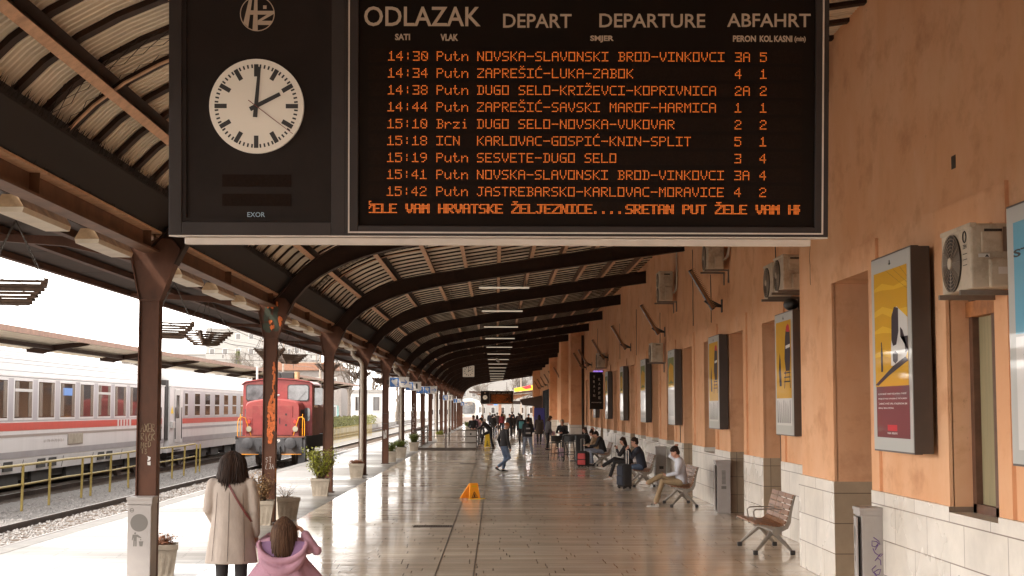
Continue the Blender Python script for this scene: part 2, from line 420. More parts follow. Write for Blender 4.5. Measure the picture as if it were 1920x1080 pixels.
M['panel_grey'] = mat('grey_panel', (.40, .36, .32), .5, var=.1)
M['chalk'] = mat('pale_scrawl', (.40, .31, .20), .8)
M['chalk_white'] = mat('white_scrawl', (.68, .64, .60), .8)
M['leaf'] = mat('leaf_green', (.16, .19, .035), .55, var=.4, scale=12)
M['leaf_bright'] = mat('leaf_yellow_green', (.30, .31, .035), .55, var=.4, scale=12)
M['leaf_dry'] = mat('leaf_dry', (.36, .22, .10), .7, var=.4, scale=12)
M['leaf_red'] = mat('leaf_russet', (.30, .12, .06), .7, var=.4, scale=12)
M['stem'] = mat('stem', (.10, .06, .035), .8)
M['bark'] = mat('bark_pale', (.13, .105, .085), .9, var=.3)
M['skin'] = mat('skin', (.52, .27, .185), .5, var=.06, scale=20)
M['hair_dark'] = mat('hair_dark', (.040, .020, .012), .6, spec=.2, var=.4, col2=(.010, .005, .004), scale=50, stretch=(1, 1, .05))
M['hair_brown'] = mat('hair_brown', (.115, .060, .034), .6, spec=.2, var=.4, col2=(.035, .016, .009), scale=50, stretch=(1, 1, .05))
M['coat_beige'] = mat('wool_beige', (.40, .335, .29), .9, var=.10, scale=14, bump=.6, bscale=16, stretch=(1, 1, .45))
M['pink'] = mat('pink_cloth', (.40, .215, .275), .85, var=.12, scale=10, bump=.6, bscale=20, stretch=(1, 1, .6))
M['pink_lining'] = mat('lilac_lining', (.24, .135, .25), .85, var=.1)
M['jeans'] = mat('blue_denim', (.10, .135, .21), .85, var=.25, scale=12)
M['jeans_pale'] = mat('pale_denim', (.21, .23, .285), .85, var=.25, scale=12)
M['dark_cloth'] = mat('dark_cloth', (.022, .019, .020), .85, var=.25, scale=10)
M['navy'] = mat('navy_cloth', (.028, .030, .045), .85, var=.2, scale=10)
M['khaki'] = mat('khaki_cloth', (.33, .235, .135), .85, var=.15, scale=8)
M['shirt_blue'] = mat('pale_blue_shirt', (.55, .56, .62), .85, var=.1, scale=8)
M['tan'] = mat('tan_cloth', (.36, .25, .15), .85, var=.2, scale=8)
M['grey_cloth'] = mat('grey_cloth', (.12, .105, .11), .85, var=.2, scale=8)
M['brown_cloth'] = mat('brown_cloth', (.075, .052, .042), .85, var=.2, scale=8)
M['teal'] = mat('teal_cloth', (.10, .33, .36), .8, var=.2)
M['red_cloth'] = mat('red_cloth', (.28, .035, .04), .8, var=.2)
M['burgundy'] = mat('burgundy_leather', (.13, .025, .022), .5)
M['orange_beanie'] = mat('orange_knit', (.42, .14, .06), .9, var=.2)
M['shoe_white'] = mat('shoe_white', (.62, .59, .55), .6, var=.1)
M['red_case'] = mat('red_case', (.50, .045, .04), .5, var=.15)
M['pink_case'] = mat('pale_pink_bag', (.46, .30, .36), .7)
M['violet'] = mat('violet_panel', (.055, .045, .22), .5)
M['facade'] = mat('pale_facade', (.27, .255, .24), .9, var=.08)
M['facade_dark'] = mat('grey_render', (.22, .195, .18), .9, var=.2, dirt=(.13, .11, .10), dscale=.5)
M['far_roof'] = mat('tile_roof', (.22, .11, .07), .9, var=.2)
M['wire'] = mat('wire', (.05, .045, .04), .6)
M['chain'] = mat('chain', (.10, .085, .07), .5)
M['teal_paint'] = mat('mural_teal', (.16, .27, .26), .8, var=.5, scale=1.2)
M['shop_dark'] = mat('shopfront_dark', (.02, .019, .018), .3)
M['hedge'] = mat('hedge_yellow_green', (.17, .17, .06), .8, var=.5, scale=3)
M['lens'] = mat('headlamp_lens', (.36, .32, .23), .15)
M['door_wood'] = mat('brown_wood_door', (.13, .062, .036), .55, var=.3, scale=6)
M['transom'] = mat('worn_orange_wood', (.42, .16, .05), .6, var=.4, scale=7)
M['blind'] = mat('olive_curtain', (.30, .25, .14), .8, var=.15, scale=4, stretch=(4, 4, .3))
# ================================================================== ground, platform, tracks
Y0, Y1 = -62.0, 190.0
COLS = [8.7 + 10 * k for k in range(0, 19)]
XC = -4.32
m = MB(); m.quad((-400, -160, -.46), (400, -160, -.46), (400, 1500, -.46), (-400, 1500, -.46))
struct(m.build('ground', M['ground']))
m = MB(); m.quad((-26, -30, -.44), (-7.2, -30, -.44), (-7.2, 420, -.44), (-26, 420, -.44))
struct(m.build('gravel_bed', M['gravel']))
m = MB(); m.box(-3.86, 16, Y0, 260, -.6, 0)
struct(m.build('platform_floor', M['floor']))
m = MB(); m.box(-7.32, -3.86, Y0, 260, -.6, .002)
struct(m.build('platform_outer_paving', M['dry_floor']))
m = MB()
y = Y0
while y < 258:
    m.box(-7.68, -7.325, y, y + 1.96, -.6, .004 + random.uniform(-.004, .004)); y += 1.98
struct(m.build('platform_edge', M['edge_stone'], bevel=.012))
m = MB()
for x in (-.29, -.785): m.box(x - .0065, x + .0065, Y0, 258, -.02, .003)
struct(m.build('floor_joint', M['black']))
def rail_pair(xc, z=-.30):
    for s in (-1, 1):
        x = xc + s * .7525
        m = MB(); m.cur = 0
        m.box(x - .065, x + .065, -25, 330, z - .15, z - .135)
        m.box(x - .012, x + .012, -25, 330, z - .135, z - .035)
        m.box(x - .035, x + .035, -25, 330, z - .035, z)
        m.cur = 1; m.box(x - .028, x + .028, -25, 330, z, z + .004)
        struct(m.build('rail', [M['rail'], M['railtop']]))
    m = MB()
    y = -10
    while y < 200:
        m.box(xc - 1.3, xc + 1.3, y, y + .25, z - .2, z - .125); y += .62
    struct(m.build('sleepers', M['sleeper']))
rail_pair(-9.55); rail_pair(-14.7)
m = MB(); m.box(-22.5, -16.55, 20, 420, -.5, .02)
struct(m.build('far_platform', M['dry_floor']))
# loose ballast near the camera side of the tracks
m = MB(); rr = random.Random(3)
def pebble(x, y, z, s):
    a = rr.random() * 6.3; ca, sa = math.cos(a) * s, math.sin(a) * s
    k = [rr.uniform(.6, 1.2) for _ in range(6)]
    m.add([(x + ca * k[0], y + sa * k[0], z), (x - sa * k[1], y + ca * k[1], z), (x - ca * k[2], y - sa * k[2], z), (x + sa * k[3], y - ca * k[3], z), (x, y, z + s * .8 * k[4]), ],
          [(0, 1, 4), (1, 2, 4), (2, 3, 4), (3, 0, 4)])
for _ in range(11000):
    t = rr.random() ** 1.6
    y = 22 + 75 * t
    x = rr.choice([rr.uniform(-10.2, -8.3), rr.uniform(-12.9, -10.4), rr.uniform(-12.6, -10.4), rr.uniform(-10.2, -9.0)])
    pebble(x, y, -.44 + rr.uniform(0, .03), rr.uniform(.025, .06))
o = m.build('ballast', M['stone']); struct(o, 'stuff'); tag(o, 'grey ballast stones lying loose between the tracks', 'gravel')

def grate(x0, x1, y0, y1, label):
    t = thing('drain_grate', label, 'drain grate', ((x0 + x1) / 2, (y0 + y1) / 2, 0), 0, 'floor drain grates')
    w, d = (x1 - x0) / 2, (y1 - y0) / 2
    m = MB(); m.box(-w, w, -d, d, -.01, .004); m.build('pit', M['black'], t)
    m = MB()
    n = 16
    for i in range(n + 1):
        x = -w + 2 * w * i / n; m.box(x - .008, x + .008, -d, d, .004, .014)
    m.box(-w, w, -d, -d + .02, .004, .015); m.box(-w, w, d - .02, d, .004, .015); m.box(-w, w, -.012, .012, .004, .015)
    m.build('bars', M['inox'], t)
grate(-1.50, -.80, 27.4, 27.75, 'dark metal drain grate set in the floor nearest the camera')
grate(-1.40, -.80, 58.7, 59.0, 'distant drain grate near the walking man in the floor')

# ================================================================== station building
bld = thing('station_building', 'long orange plastered station building with pale stone base on the right', 'building', (4.91, 20.6, 0))
def P(o): # parts are modelled in world coordinates
    o.location = (-4.91, -20.6, 0); return o
H_WALL = 7.6; PL = 1.25
NX, MX = 4.21, 4.91
near_open = [(12.45, 13.8, 1.2, 3.72, .26, 'win'), (16.65, 18.5, -1, 3.70, .48, 'niche'), (4.5, 6.0, 1.2, 3.72, .26, 'win'), (8.4, 9.9, -1, 3.7, .48, 'niche')]
main_open = []
for k in range(0, 15):
    yf = 27.3 + 3.85 * k
    kind = 'niche' if k in (0, 1, 3) else ('door' if k in (7, 11) else 'win')
    main_open.append((yf - 1.7, yf, -1 if kind != 'win' else 1.15, 3.70, .30, kind))
for yf in (90.5, 94.6, 103.6, 107.6, 111, 152, 156, 160, 164, 175, 179, 184):
    main_open.append((yf - 1.6, yf, 1.15, 3.7, .3, 'win'))
def wall_faces(m, X, y0, y1, z0, z1, ops, depth_extra=0):
    ys = sorted({y0, y1, *[min(max(o[0], y0), y1) for o in ops], *[min(max(o[1], y0), y1) for o in ops]})
    for a, b in zip(ys, ys[1:]):
        mid = (a + b) / 2
        op = [o for o in ops if o[0] < mid < o[1]]
        if not op: m.quad((X, a, z0), (X, b, z0), (X, b, z1), (X, a, z1)); continue
        o = op[0]; lo, hi = max(o[2], z0), min(o[3], z1)
        if lo > z0: m.quad((X, a, z0), (X, b, z0), (X, b, lo), (X, a, lo))
        if hi < z1: m.quad((X, a, hi), (X, b, hi), (X, b, z1), (X, a, z1))
        D = X + o[4] + depth_extra
        if hi > lo:
            m.quad((X, a, lo), (X, a, hi), (D, a, hi), (D, a, lo)); m.quad((X, b, hi), (X, b, lo), (D, b, lo), (D, b, hi))
            if hi < z1: m.quad((X, a, hi), (X, b, hi), (D, b, hi), (D, a, hi))
            if lo > z0: m.quad((X, b, lo), (X, a, lo), (D, a, lo), (D, b, lo))
def body(m, ya, yb, X, z0, z1):
    # thickness behind the face so that no light leaks through
    m.quad((X + .9, ya, z0), (X + .9, yb, z0), (X + .9, yb, z1), (X + .9, ya, z1))
m = MB()
wall_faces(m, NX, Y0, 20.6, PL, H_WALL, near_open)
m.quad((NX, 20.6, PL), (MX, 20.6, PL), (MX, 20.6, H_WALL), (NX, 20.6, H_WALL))
wall_faces(m, MX, 20.6, 195, PL, H_WALL, main_open)
m.quad((MX, 195, 0), (MX + 10, 195, 0), (MX + 10, 195, H_WALL + 2), (MX, 195, H_WALL + 2))
m.quad((NX, Y0, H_WALL), (NX + 12, Y0, H_WALL), (NX + 12, 195, H_WALL), (NX, 195, H_WALL))
body(m, Y0, 20.6, NX, 0, H_WALL); body(m, 20.6, 195, MX, 0, H_WALL)
P(m.build('wall', M['plaster'], bld, recalc=False))
m = MB(); m.cur = 0
wall_faces(m, NX - .045, Y0, 20.645, 0, PL, near_open, .045)
m.quad((NX - .045, 20.645, 0), (MX - .045, 20.645, 0), (MX - .045, 20.645, PL), (NX - .045, 20.645, PL))
wall_faces(m, MX - .045, 20.645, 195, 0, PL, main_open, .045)
for X, ya, yb, ops in ((NX, Y0, 20.645, near_open), (MX, 20.645, 195, main_open)):
    ys = sorted({ya, yb, *[o[0] for o in ops if o[2] < PL], *[o[1] for o in ops if o[2] < PL]})
    for a, b in zip(ys, ys[1:]):
        if not any(o[0] < (a + b) / 2 < o[1] and o[2] < PL for o in ops):
            m.quad((X - .045, a, PL), (X - .045, b, PL), (X + .02, b, PL), (X + .02, a, PL))
P(m.build('plinth', M['plinth'], bld, recalc=False))
# stone lining of the jambs in the deep niches, door leaves and windows at their backs
for X, ops in ((NX, near_open), (MX, main_open)):
    for (a, b, z0, z1, D, kind) in ops:
        if b < 10: continue
        if kind in ('niche', 'door'):
            for q in (a, b):
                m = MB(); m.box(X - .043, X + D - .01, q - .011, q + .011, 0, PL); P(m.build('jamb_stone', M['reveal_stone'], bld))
            m = MB(); m.box(X + D - .03, X + D + .04, a, b, 0, z1)
            dd = P(m.build('door', M['door_wood'], bld))
            m = MB()
            for q in (.06, .52):
                w_ = b - a
                for zz, zh in ((.2, 1.0), (1.2, 2.2), (2.4, z1 - .2)):
                    m.box(X + D - .045, X + D - .028, a + w_ * q, a + w_ * (q + .42), zz, zh)
            m.build('door_panel', M['door_wood'], dd)
            if kind == 'door':
                m = MB(); m.box(X + D - .06, X + D - .046, a + .2, b - .2, 1.3, 2.2); m.build('paper_notice', M['sign_white'], dd)
        else:
            near = X == NX
            m = MB(); m.box(X + D - .02, X + D + .03, a, b, z0, z1)
            w_ = P(m.build('window', M['blind'] if near else M['glass'], bld))
            m = MB(); xf = X + D - .08
            for yy in (a + .05, (a + b) / 2, b - .05): m.box(xf, xf + .07, yy - .05, yy + .05, z0, z1)
            for zz in (z0 + .04, z1 - .04): m.box(xf, xf + .065, a, b, zz - .04, zz + .04)
            m.build('frame', M['door_wood'], w_)
            m = MB(); m.box(xf - .03, xf + .06, a, b, z0 + (z1 - z0) * .71, z0 + (z1 - z0) * .71 + .14)
            m.build('transom', M['transom'] if near else M['door_wood'], w_)
            m = MB(); m.box(X - .04, X + D, a - .02, b + .02, z0 - .035, z0 - .002)
            m.build('sill', M['shop_dark'], w_)
        # raised plaster surround
        m = MB(); s = .33; e = .035
        zl = PL + .002
        m.box(X - e, X + .01, a - s, a, zl, 4.02); m.box(X - e, X + .01, b, b + s, zl, 4.02); m.box(X - e, X + .01, a, b, z1, 4.02)
        P(m.build('window_surround', M['plaster'], bld))
for (a, b, X) in ((83.2, 85.6, 4.16), (96.0, 98.4, 4.16), (167, 170, 4.16), (120, 121.2, 4.3)):
    m = MB(); m.box(X, MX + .05, a, b, PL, H_WALL); P(m.build('pilaster', M['plaster'], bld))
    m = MB(); m.box(X - .05, MX + .02, a - .05, b + .05, 0, PL - .003); P(m.build('pilaster_base', M['plinth'], bld))
m = MB(); m.box(MX - .12, MX + .02, 122, 149, 0, 3.9)
sf = P(m.build('shopfront', M['shop_dark'], bld))
for i in range(10):
    m = MB(); y = 122.2 + i * 2.7; m.box(MX - .135, MX - .121, y, y + 2.2, .3, 3.2); m.build('shop_pane', M['glass'] if i % 3 else M['windscreen'], sf)
for i in range(8):
    m = MB(); y = 122 + i * 3.8; m.box(MX - .25, MX - .122, y, y + .25, 0, 3.9); m.build('shop_post', M['black'], sf)
m = MB(); m.box(NX - .004, NX + .03, 13.5, 13.62, 4.35, 4.47); P(m.build('vent_hole', M['shop_dark'], bld))
m = MB(); m.box(NX - .03, NX + .03, 10.55, 10.75, 4.15, 4.34); P(m.build('junction_box', M['spike'], bld))
m = MB(); m.tube([(MX - .10, 82.8, 0), (MX - .10, 82.8, 6.2)], .075, 10); P(m.build('downpipe', M['steel_dark'], bld))
m = MB(); m.box(MX - .07, MX - .046, 31.7, 32.35, .08, .78); vg = P(m.build('vent_grille', M['bin_dark'], bld)); vg2 = MB()
for q in range(8): vg2.box(MX - .08, MX - .0705, 31.75, 32.3, .13 + q * .08, .155 + q * .08)
vg2.build('louvre', M['black'], vg)
rcb = random.Random(31)
for (y, z0, z1) in ((22.3, 3.6, 4.9), (26.0, 4.1, 5.9), (33.9, 4.1, 5.2), (37.0, 4.2, 6.1), (39.8, 1.2, 1.75), (44.5, 3.8, 5.0), (52.0, 4.0, 5.6), (59.0, 4.1, 5.5), (72, 3.9, 6.0)):
    m = MB(); m.tube([(MX - .012, y + rcb.uniform(-.03, .03), z0 + (z1 - z0) * q / 9) for q in range(10)], .009, 5); P(m.build('cable', M['wire'], bld))
for (X, y, z, w_, h_) in ((MX, 23.9, 3.9, .5, .8), (MX, 31.6, 4.9, .4, .9), (MX, 40.7, 4.9, .4, 1.0), (MX, 36, 5.9, .7, 1.1), (MX, 46, 5.8, .6, 1.0), (MX, 26, 5.8, .7, 1.2), (MX, 56, 5.7, .7, 1.2)):
    m = MB()
    for q in range(9):      # run marks below fixings and the roof edge
        ya = y + rcb.uniform(-w_, w_); l = h_ * rcb.uniform(.35, 1); ww = rcb.uniform(.008, .03); z0 = z - rcb.uniform(0, .12)
        m.add([(X - .0016 - q * .0002, ya - ww * .3, z0), (X - .0016 - q * .0002, ya + ww * .3, z0), (X - .0016 - q * .0002, ya + ww + rcb.uniform(-.01, .01), z0 - l * .35), (X - .0016 - q * .0002, ya + ww * .3, z0 - l), (X - .0016 - q * .0002, ya - ww * .2, z0 - l * .95), (X - .0016 - q * .0002, ya - ww, z0 - l * .4)], [(0, 1, 2, 3, 4, 5)])
    P(m.build('run_stains', M['stain'], bld, recalc=False))
for (y, z, s) in ((18.9, 4.9, .3), (19.9, 4.4, .6)):      # hairline cracks
    m = MB(); pts = [(NX - .002, y + rcb.gauss(0, .02) * (q > 0), z - s * q / 7) for q in range(8)]; m.tube(pts, .0032, 3); P(m.build('crack', M['brown_cloth'], bld))
# ================================================================== canopy
can = thing('platform_canopy', 'arched brown steel platform canopy with cream corrugated roof sheets', 'canopy', (0, 18.7, 4))
def PC(o):
    o.location = (0, -18.7, -4); return o
LOW = [(-4.02, 3.95), (-3.9, 4.2), (-3.73, 4.42), (-3.45, 4.66), (-3.1, 4.86), (-2.7, 5.03), (-2.2, 5.18), (-1.44, 5.34), (0, 5.57), (2.4, 5.91), (4.95, 6.27)]
UP = [(-4.34, 4.12), (-4.17, 4.28), (-3.88, 4.65), (-3.55, 4.96), (-3.15, 5.21), (-2.56, 5.45), (-2.0, 5.57), (-1.4, 5.665), (0, 5.885), (2.4, 6.24), (4.95, 6.62)]
def interp(poly, n):
    # smooth resample by arc length
    pts = [Vector((p[0], p[1])) for p in poly]; out = []
    L = [0]
    for a, b in zip(pts, pts[1:]): L.append(L[-1] + (b - a).length)
    def cr(i, t):
        p0 = pts[max(i - 1, 0)]; p1 = pts[i]; p2 = pts[i + 1]; p3 = pts[min(i + 2, len(pts) - 1)]
        return .5 * ((2 * p1) + (p2 - p0) * t + (2 * p0 - 5 * p1 + 4 * p2 - p3) * t * t + (3 * p1 - p0 - 3 * p2 + p3) * t ** 3)
    for k in range(n):
        s = L[-1] * k / (n - 1); i = 0
        while i < len(L) - 2 and L[i + 1] < s: i += 1
        out.append(cr(i, (s - L[i]) / (L[i + 1] - L[i])))
    return out
LOWS, UPS = interp(LOW, 30), interp(UP, 30)
def offset(pts, d):
    out = []
    for i, p in enumerate(pts):
        t = (pts[min(i + 1, len(pts) - 1)] - pts[max(i - 1, 0)]).normalized()
        out.append(p + Vector((-t.y, t.x)) * d)
    return out
SHEET = offset(UPS, .285)
def arc_plate(m, A, B, y0, y1):
    n = len(A)
    rings = [[(A[i].x, y0, A[i].y), (A[i].x, y1, A[i].y), (B[i].x, y1, B[i].y), (B[i].x, y0, B[i].y)] for i in range(n)]
    m.loft(rings)
for k, y in enumerate(COLS):
    m = MB(); m.cur = 0
    arc_plate(m, LOWS, UPS, y - .03, y + .03)                    # web
    m.cur = 1
    arc_plate(m, offset(LOWS, -.02), LOWS, y - .12, y + .12)       # lower flange
    m.cur = 0
    arc_plate(m, UPS, offset(UPS, .02), y - .12, y + .12)
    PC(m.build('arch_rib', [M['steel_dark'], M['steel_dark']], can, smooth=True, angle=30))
TB = offset(UPS, .0); TB2 = offset(UPS, .20)
for k in range(-1, 18):
    y = 13.7 + 10 * k
    m = MB(); arc_plate(m, offset(UPS, .10)[1:], offset(UPS, .114)[1:], y - .028, y + .028); m.cur = 1; arc_plate(m, offset(UPS, .115)[1:], offset(UPS, .15)[1:], y - .006, y + .006)
    PC(m.build('middle_arch', [M['purlin'], M['steel_dark']], can, smooth=True, angle=30))
def at_s(x):
    for i in range(len(UPS) - 1):
        if UPS[i].x <= x <= UPS[i + 1].x:
            t = (x - UPS[i].x) / (UPS[i + 1].x - UPS[i].x); p = UPS[i].lerp(UPS[i + 1], t); d = (UPS[i + 1] - UPS[i]).normalized(); return p, d
PURL = [-3.5, -2.6, -1.62, -.77, .08, .93, 1.77, 2.62, 3.47, 4.3]
for x in PURL:
    p, d = at_s(x); nrm = Vector((-d.y, d.x))
    m = MB(); m.cur = 0
    def pr(u, v): q = p + d * u + nrm * v; return (q.x, q.y)
    m.prism([pr(-.045, .022), pr(.045, .022), pr(.045, .045), pr(-.045, .045)], Y0 + 2, 189, 'xz')
    m.cur = 1
    m.prism([pr(-.03, .045), pr(.03, .045), pr(.03, .22), pr(-.03, .22)], Y0 + 2, 189, 'xz')
    if x < -2: m.prism([pr(.031, .19), pr(.12, .19), pr(.12, .198), pr(.031, .198)], Y0 + 2, 189, 'xz')
    PC(m.build('purlin', [M['purlin'], M['steel_dark'] if x < -2 else M['steel_lit']], can))  # flange colour carries the light, the left webs carry the shadow
# battens between purlins and sheets, one every 0.83 m
B0, B1 = offset(UPS, .256), offset(UPS, .283)
rest = MB(); cnt = 0
for i in range(0, 226):
    y = 5.0 + .8333 * i
    if y > 188: break
    if cnt < 98:
        w = .065 if y < 22 else .045; m = MB(); arc_plate(m, offset(UPS, .235) if y < 22 else B0, B1, y - w, y + w); PC(m.build('batten', M['steel_dark'], can)); cnt += 1
    else: arc_plate(rest, B0, B1, y - .045, y + .045)
o = PC(rest.build('distant_battens', M['steel_dark'], can)); o['kind'] = 'stuff'
for k in range(-7, 18):
    ya, yb = 8.7 + 10 * k, 18.7 + 10 * k
    per = .106 if k < 4 else .2128
    dep = .042 if k < 1 else .010
    if k < -1: per = .5
    n = int(round(10 / per)); prof = []
    for i in range(n):
        for f, h in ((0, 0), (.36, 0), (.5, dep), (.86, dep)):
            prof.append((ya + (i + f) * per, h))
    prof.append((yb + (.004), 0))
    S = SHEET if k < 6 else SHEET[::1]
    m = MB(); n2 = len(prof)
    vs_ = []; fs = []
    OFF = [offset(SHEET, h) for h in (0, dep)]
    for yy, h in prof:
        for q in OFF[0 if h == 0 else 1]: vs_.append((q.x, yy, q.y))
    ns = len(SHEET)
    for a in range(n2 - 1):
        for b in range(ns - 1): fs.append((a * ns + b, a * ns + b + 1, (a + 1) * ns + b + 1, (a + 1) * ns + b))
    m.add(vs_, fs)
    PC(m.build('roof_sheet', M['sheet'], can, recalc=False))
    # opaque felt above the sheets
m = MB(); F = offset(SHEET, .07)
m.strip([(q.x, Y0 + 2, q.y) for q in F], [(q.x, 189, q.y) for q in F]); PC(m.build('roof_cover', M['steel_dark'], can, recalc=False))
# beams along the column line
for y in [-51.3, -41.3, -31.3, -21.3, -11.3, -1.3] + COLS[:-1]:
    m = MB(); m.cur = 0
    a, b = y + .13, y + 9.87
    m.box(-4.335, -4.305, a, b, 4.10, 4.42); m.box(-4.40, -4.20, a, b, 4.09, 4.115); m.cur = 1; m.box(-4.40, -4.17, a, b, 4.32, 4.345); m.cur = 0
    for yy in (a + .4, (a + b) / 2, b - .4): m.box(-4.305, -4.21, yy - .006, yy + .006, 4.115, 4.32)
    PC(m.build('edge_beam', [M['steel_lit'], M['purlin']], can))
m = MB(); m.prism([(-4.30, 4.36), (-4.18, 4.36), (-3.95, 4.66), (-3.95, 4.76), (-4.06, 4.76)], Y0 + 2, 189); PC(m.build('gutter_purlin', M['net'], can))
rsp = random.Random(21)
for k in range(-1, 6):
    m = MB()
    for i in range(420):
        y = 8.7 + 10 * k + i * 10 / 420; x = rsp.uniform(-4.24, -4.17); h = rsp.uniform(.04, .13)
        m.add([(x - .004, y - .004, 4.345), (x + .004, y + .004, 4.345), (x + rsp.uniform(-.03, .03), y + rsp.uniform(-.04, .04), 4.345 + h)], [(0, 1, 2)])
        x = rsp.uniform(-3.99, -3.93); m.add([(x - .006, y - .006, 4.68), (x + .006, y + .006, 4.68), (x + rsp.uniform(.02, .10), y + rsp.uniform(-.05, .05), 4.68 + rsp.uniform(.05, .16))], [(0, 1, 2)])
    PC(m.build('bird_spikes', M['net'], can, recalc=False))
# outer wing over the platform edge
OUT = [(-4.62, 4.18), (-5.2, 4.34), (-5.8, 4.43), (-6.5, 4.44), (-7.25, 4.42)]
rw = random.Random(5)
y = -58.0
while y < 188:
    ln = rw.choice([3.3, 4.2, 5.0]); ex = rw.choice([-.05, .0, .08, .22])
    P_ = OUT[:-1] + [(OUT[-1][0] - ex, OUT[-1][1])]
    m = MB(); A = [Vector(p) for p in P_]; B = offset(A, -.05)
    m.loft([[(A[i].x, y, A[i].y), (A[i].x, y + ln - .02, A[i].y), (B[i].x, y + ln - .02, A[i].y + .05), (B[i].x, y, A[i].y + .05)] for i in range(len(A))])
    PC(m.build('wing_sheet', M['steel_dark'], can)); y += ln
for x, z in ((-5.2, 4.27), (-6.2, 4.37), (-7.1, 4.36)):
    m = MB(); m.box(x - .05, x + .05, -3, 188, z - .04, z + .05); PC(m.build('wing_purlin', M['steel'], can))
for y in COLS:
    m = MB(); m.prism([(-4.5, 3.98), (-5.4, 4.18), (-7.0, 4.30), (-7.0, 4.36), (-5.4, 4.30), (-4.5, 4.16)], y - .05, y + .05); PC(m.build('wing_bracket', M['steel'], can))
# bird netting strips below the sheets either side of the middle arches
NET = offset(UPS, .22); NL = [0]
for p, q in zip(NET, NET[1:]): NL.append(NL[-1] + (q - p).length)
def net_pt(s):
    i = 0
    while i < len(NL) - 2 and NL[i + 1] < s: i += 1
    return NET[i].lerp(NET[i + 1], (s - NL[i]) / (NL[i + 1] - NL[i]))
for k in range(0, 4):
    for da, db in ((-.62, -.14), (.10, .34)):
        m = MB(); y = 13.7 + 10 * k; st = .10; nx = int(NL[-1] / st)
        r = .0045 if k == 0 else .007
        for i in range(nx):
            a, b = net_pt(i * st), net_pt((i + 1) * st)
            ny = max(2, int((db - da) / .09))
            for j in range(ny):
                y0_, y1_ = y + da + (db - da) * j / ny, y + da + (db - da) * (j + 1) / ny
                if (i + j) % 2: y0_, y1_ = y1_, y0_
                m.bar((a.x, y0_, a.y), (b.x, y1_, b.y), r, r)
        PC(m.build('bird_netting', M['net'], can, recalc=False))
# ================================================================== columns
CAPP = [(-4.445, 3.50), (-4.195, 3.50), (-4.03, 3.92), (-3.95, 4.14), (-4.05, 4.26), (-4.22, 4.28), (-4.58, 4.14)]
def make_column():
    t = thing('steel_column', '', 'column', (XC, COLS[0], 0), 0, 'brown steel columns of the canopy')
    loc = lambda pts: [(x - XC, z) for x, z in pts]
    m = MB(); m.box(-.11, .11, -.07, .07, 0, 3.5); 
    m.build('web', M['steel'], t)
    m = MB(); m.box(-.125, -.1105, -.105, .105, 0, 3.5); m.build('flange', M['steel'], t)
    m = MB(); m.box(.1105, .125, -.105, .105, 0, 3.5); m.build('flange', M['steel'], t)
    m = MB(); m.prism(loc(CAPP), -.075, .075)
    for a, b in ((0, 6), (1, 2), (2, 3)):
        p, q = loc(CAPP)[a], loc(CAPP)[b]; m.bar((p[0], 0, p[1]), (q[0], 0, q[1]), .22, .016, up=(1, 0, 0) if abs(p[1] - q[1]) > .3 else (0, 0, 1))
    m.box(-.13, .13, -.11, .11, 3.49, 3.512)
    m.build('capital', M['steel'], t)
    m = MB(); m.box(-.16, .16, -.15, .15, 0, .025); m.build('base_plate', M['steel_dark'], t)
    return t
# little stroke alphabet for the scrawls
STK = {'A': [[(0, 0), (.5, 1), (1, 0)], [(.2, .4), (.8, .4)]], 'X': [[(0, 0), (1, 1)], [(0, 1), (1, 0)]], 'E': [[(.9, 1), (0, 1), (0, 0), (.9, 0)], [(0, .5), (.7, .5)]],
       'R': [[(0, 0), (0, 1), (.8, .9), (.8, .6), (0, .5), (.9, 0)]], 'I': [[(.5, 0), (.5, 1)]], 'C': [[(.9, .85), (.4, 1), (0, .5), (.4, 0), (.9, .15)]],
       'K': [[(0, 0), (0, 1)], [(.9, 1), (0, .45), (.9, 0)]], 'M': [[(0, 0), (.1, 1), (.5, .4), (.9, 1), (1, 0)]], 'D': [[(0, 0), (0, 1), (.7, .8), (.8, .3), (0, 0)]],
       'c': [[(.8, .6), (.3, .65), (.1, .3), (.4, 0), (.8, .1)]], '1': [[(.2, .8), (.5, 1), (.5, 0)]], '3': [[(.1, .9), (.7, 1), (.4, .55), (.8, .3), (.4, 0), (.1, .1)]],
       'S': [[(.9, .9), (.3, 1), (.1, .7), (.8, .35), (.6, 0), (.05, .1)]], 'T': [[(0, 1), (1, 1)], [(.5, 1), (.5, 0)]], 'L': [[(.4, 1), (0, 0), (.8, 0)]], 'J': [[(.2, 1), (.9, 1), (.6, 0), (.2, .1)]]}
def scrawl(m, word, x, z, h, w, y, r=.006, rnd=None):
    for i, ch in enumerate(word):
        for st in STK[ch]:
            jz = rnd.uniform(-.1, .1) * h if rnd else 0
            m.tube([(x + (i * 1.25 + p[0]) * w, y, z + p[1] * h + jz) for p in st], r, 4)
ords = ['nearest', 'second', 'third', 'fourth', 'fifth', 'sixth', 'seventh', 'eighth', 'ninth', 'tenth', 'eleventh', 'twelfth', 'thirteenth', 'fourteenth', 'fifteenth', 'sixteenth', 'seventeenth', 'farthest']
col = make_column()
spec_lab = {1: 'nearest brown steel column, pale scrawled words above the litter bin', 2: 'brown steel column with peeling orange paint between two planters',
            3: 'brown steel column behind the bushy green shrub planter', 4: 'brown steel column with a pale drainpipe running down it, nearest of its kind',
            5: 'brown steel column carrying the nearest blue and white sign', 6: 'brown steel column with drainpipe behind the second blue sign', 7: 'brown steel column at the corner of the stair railing'}
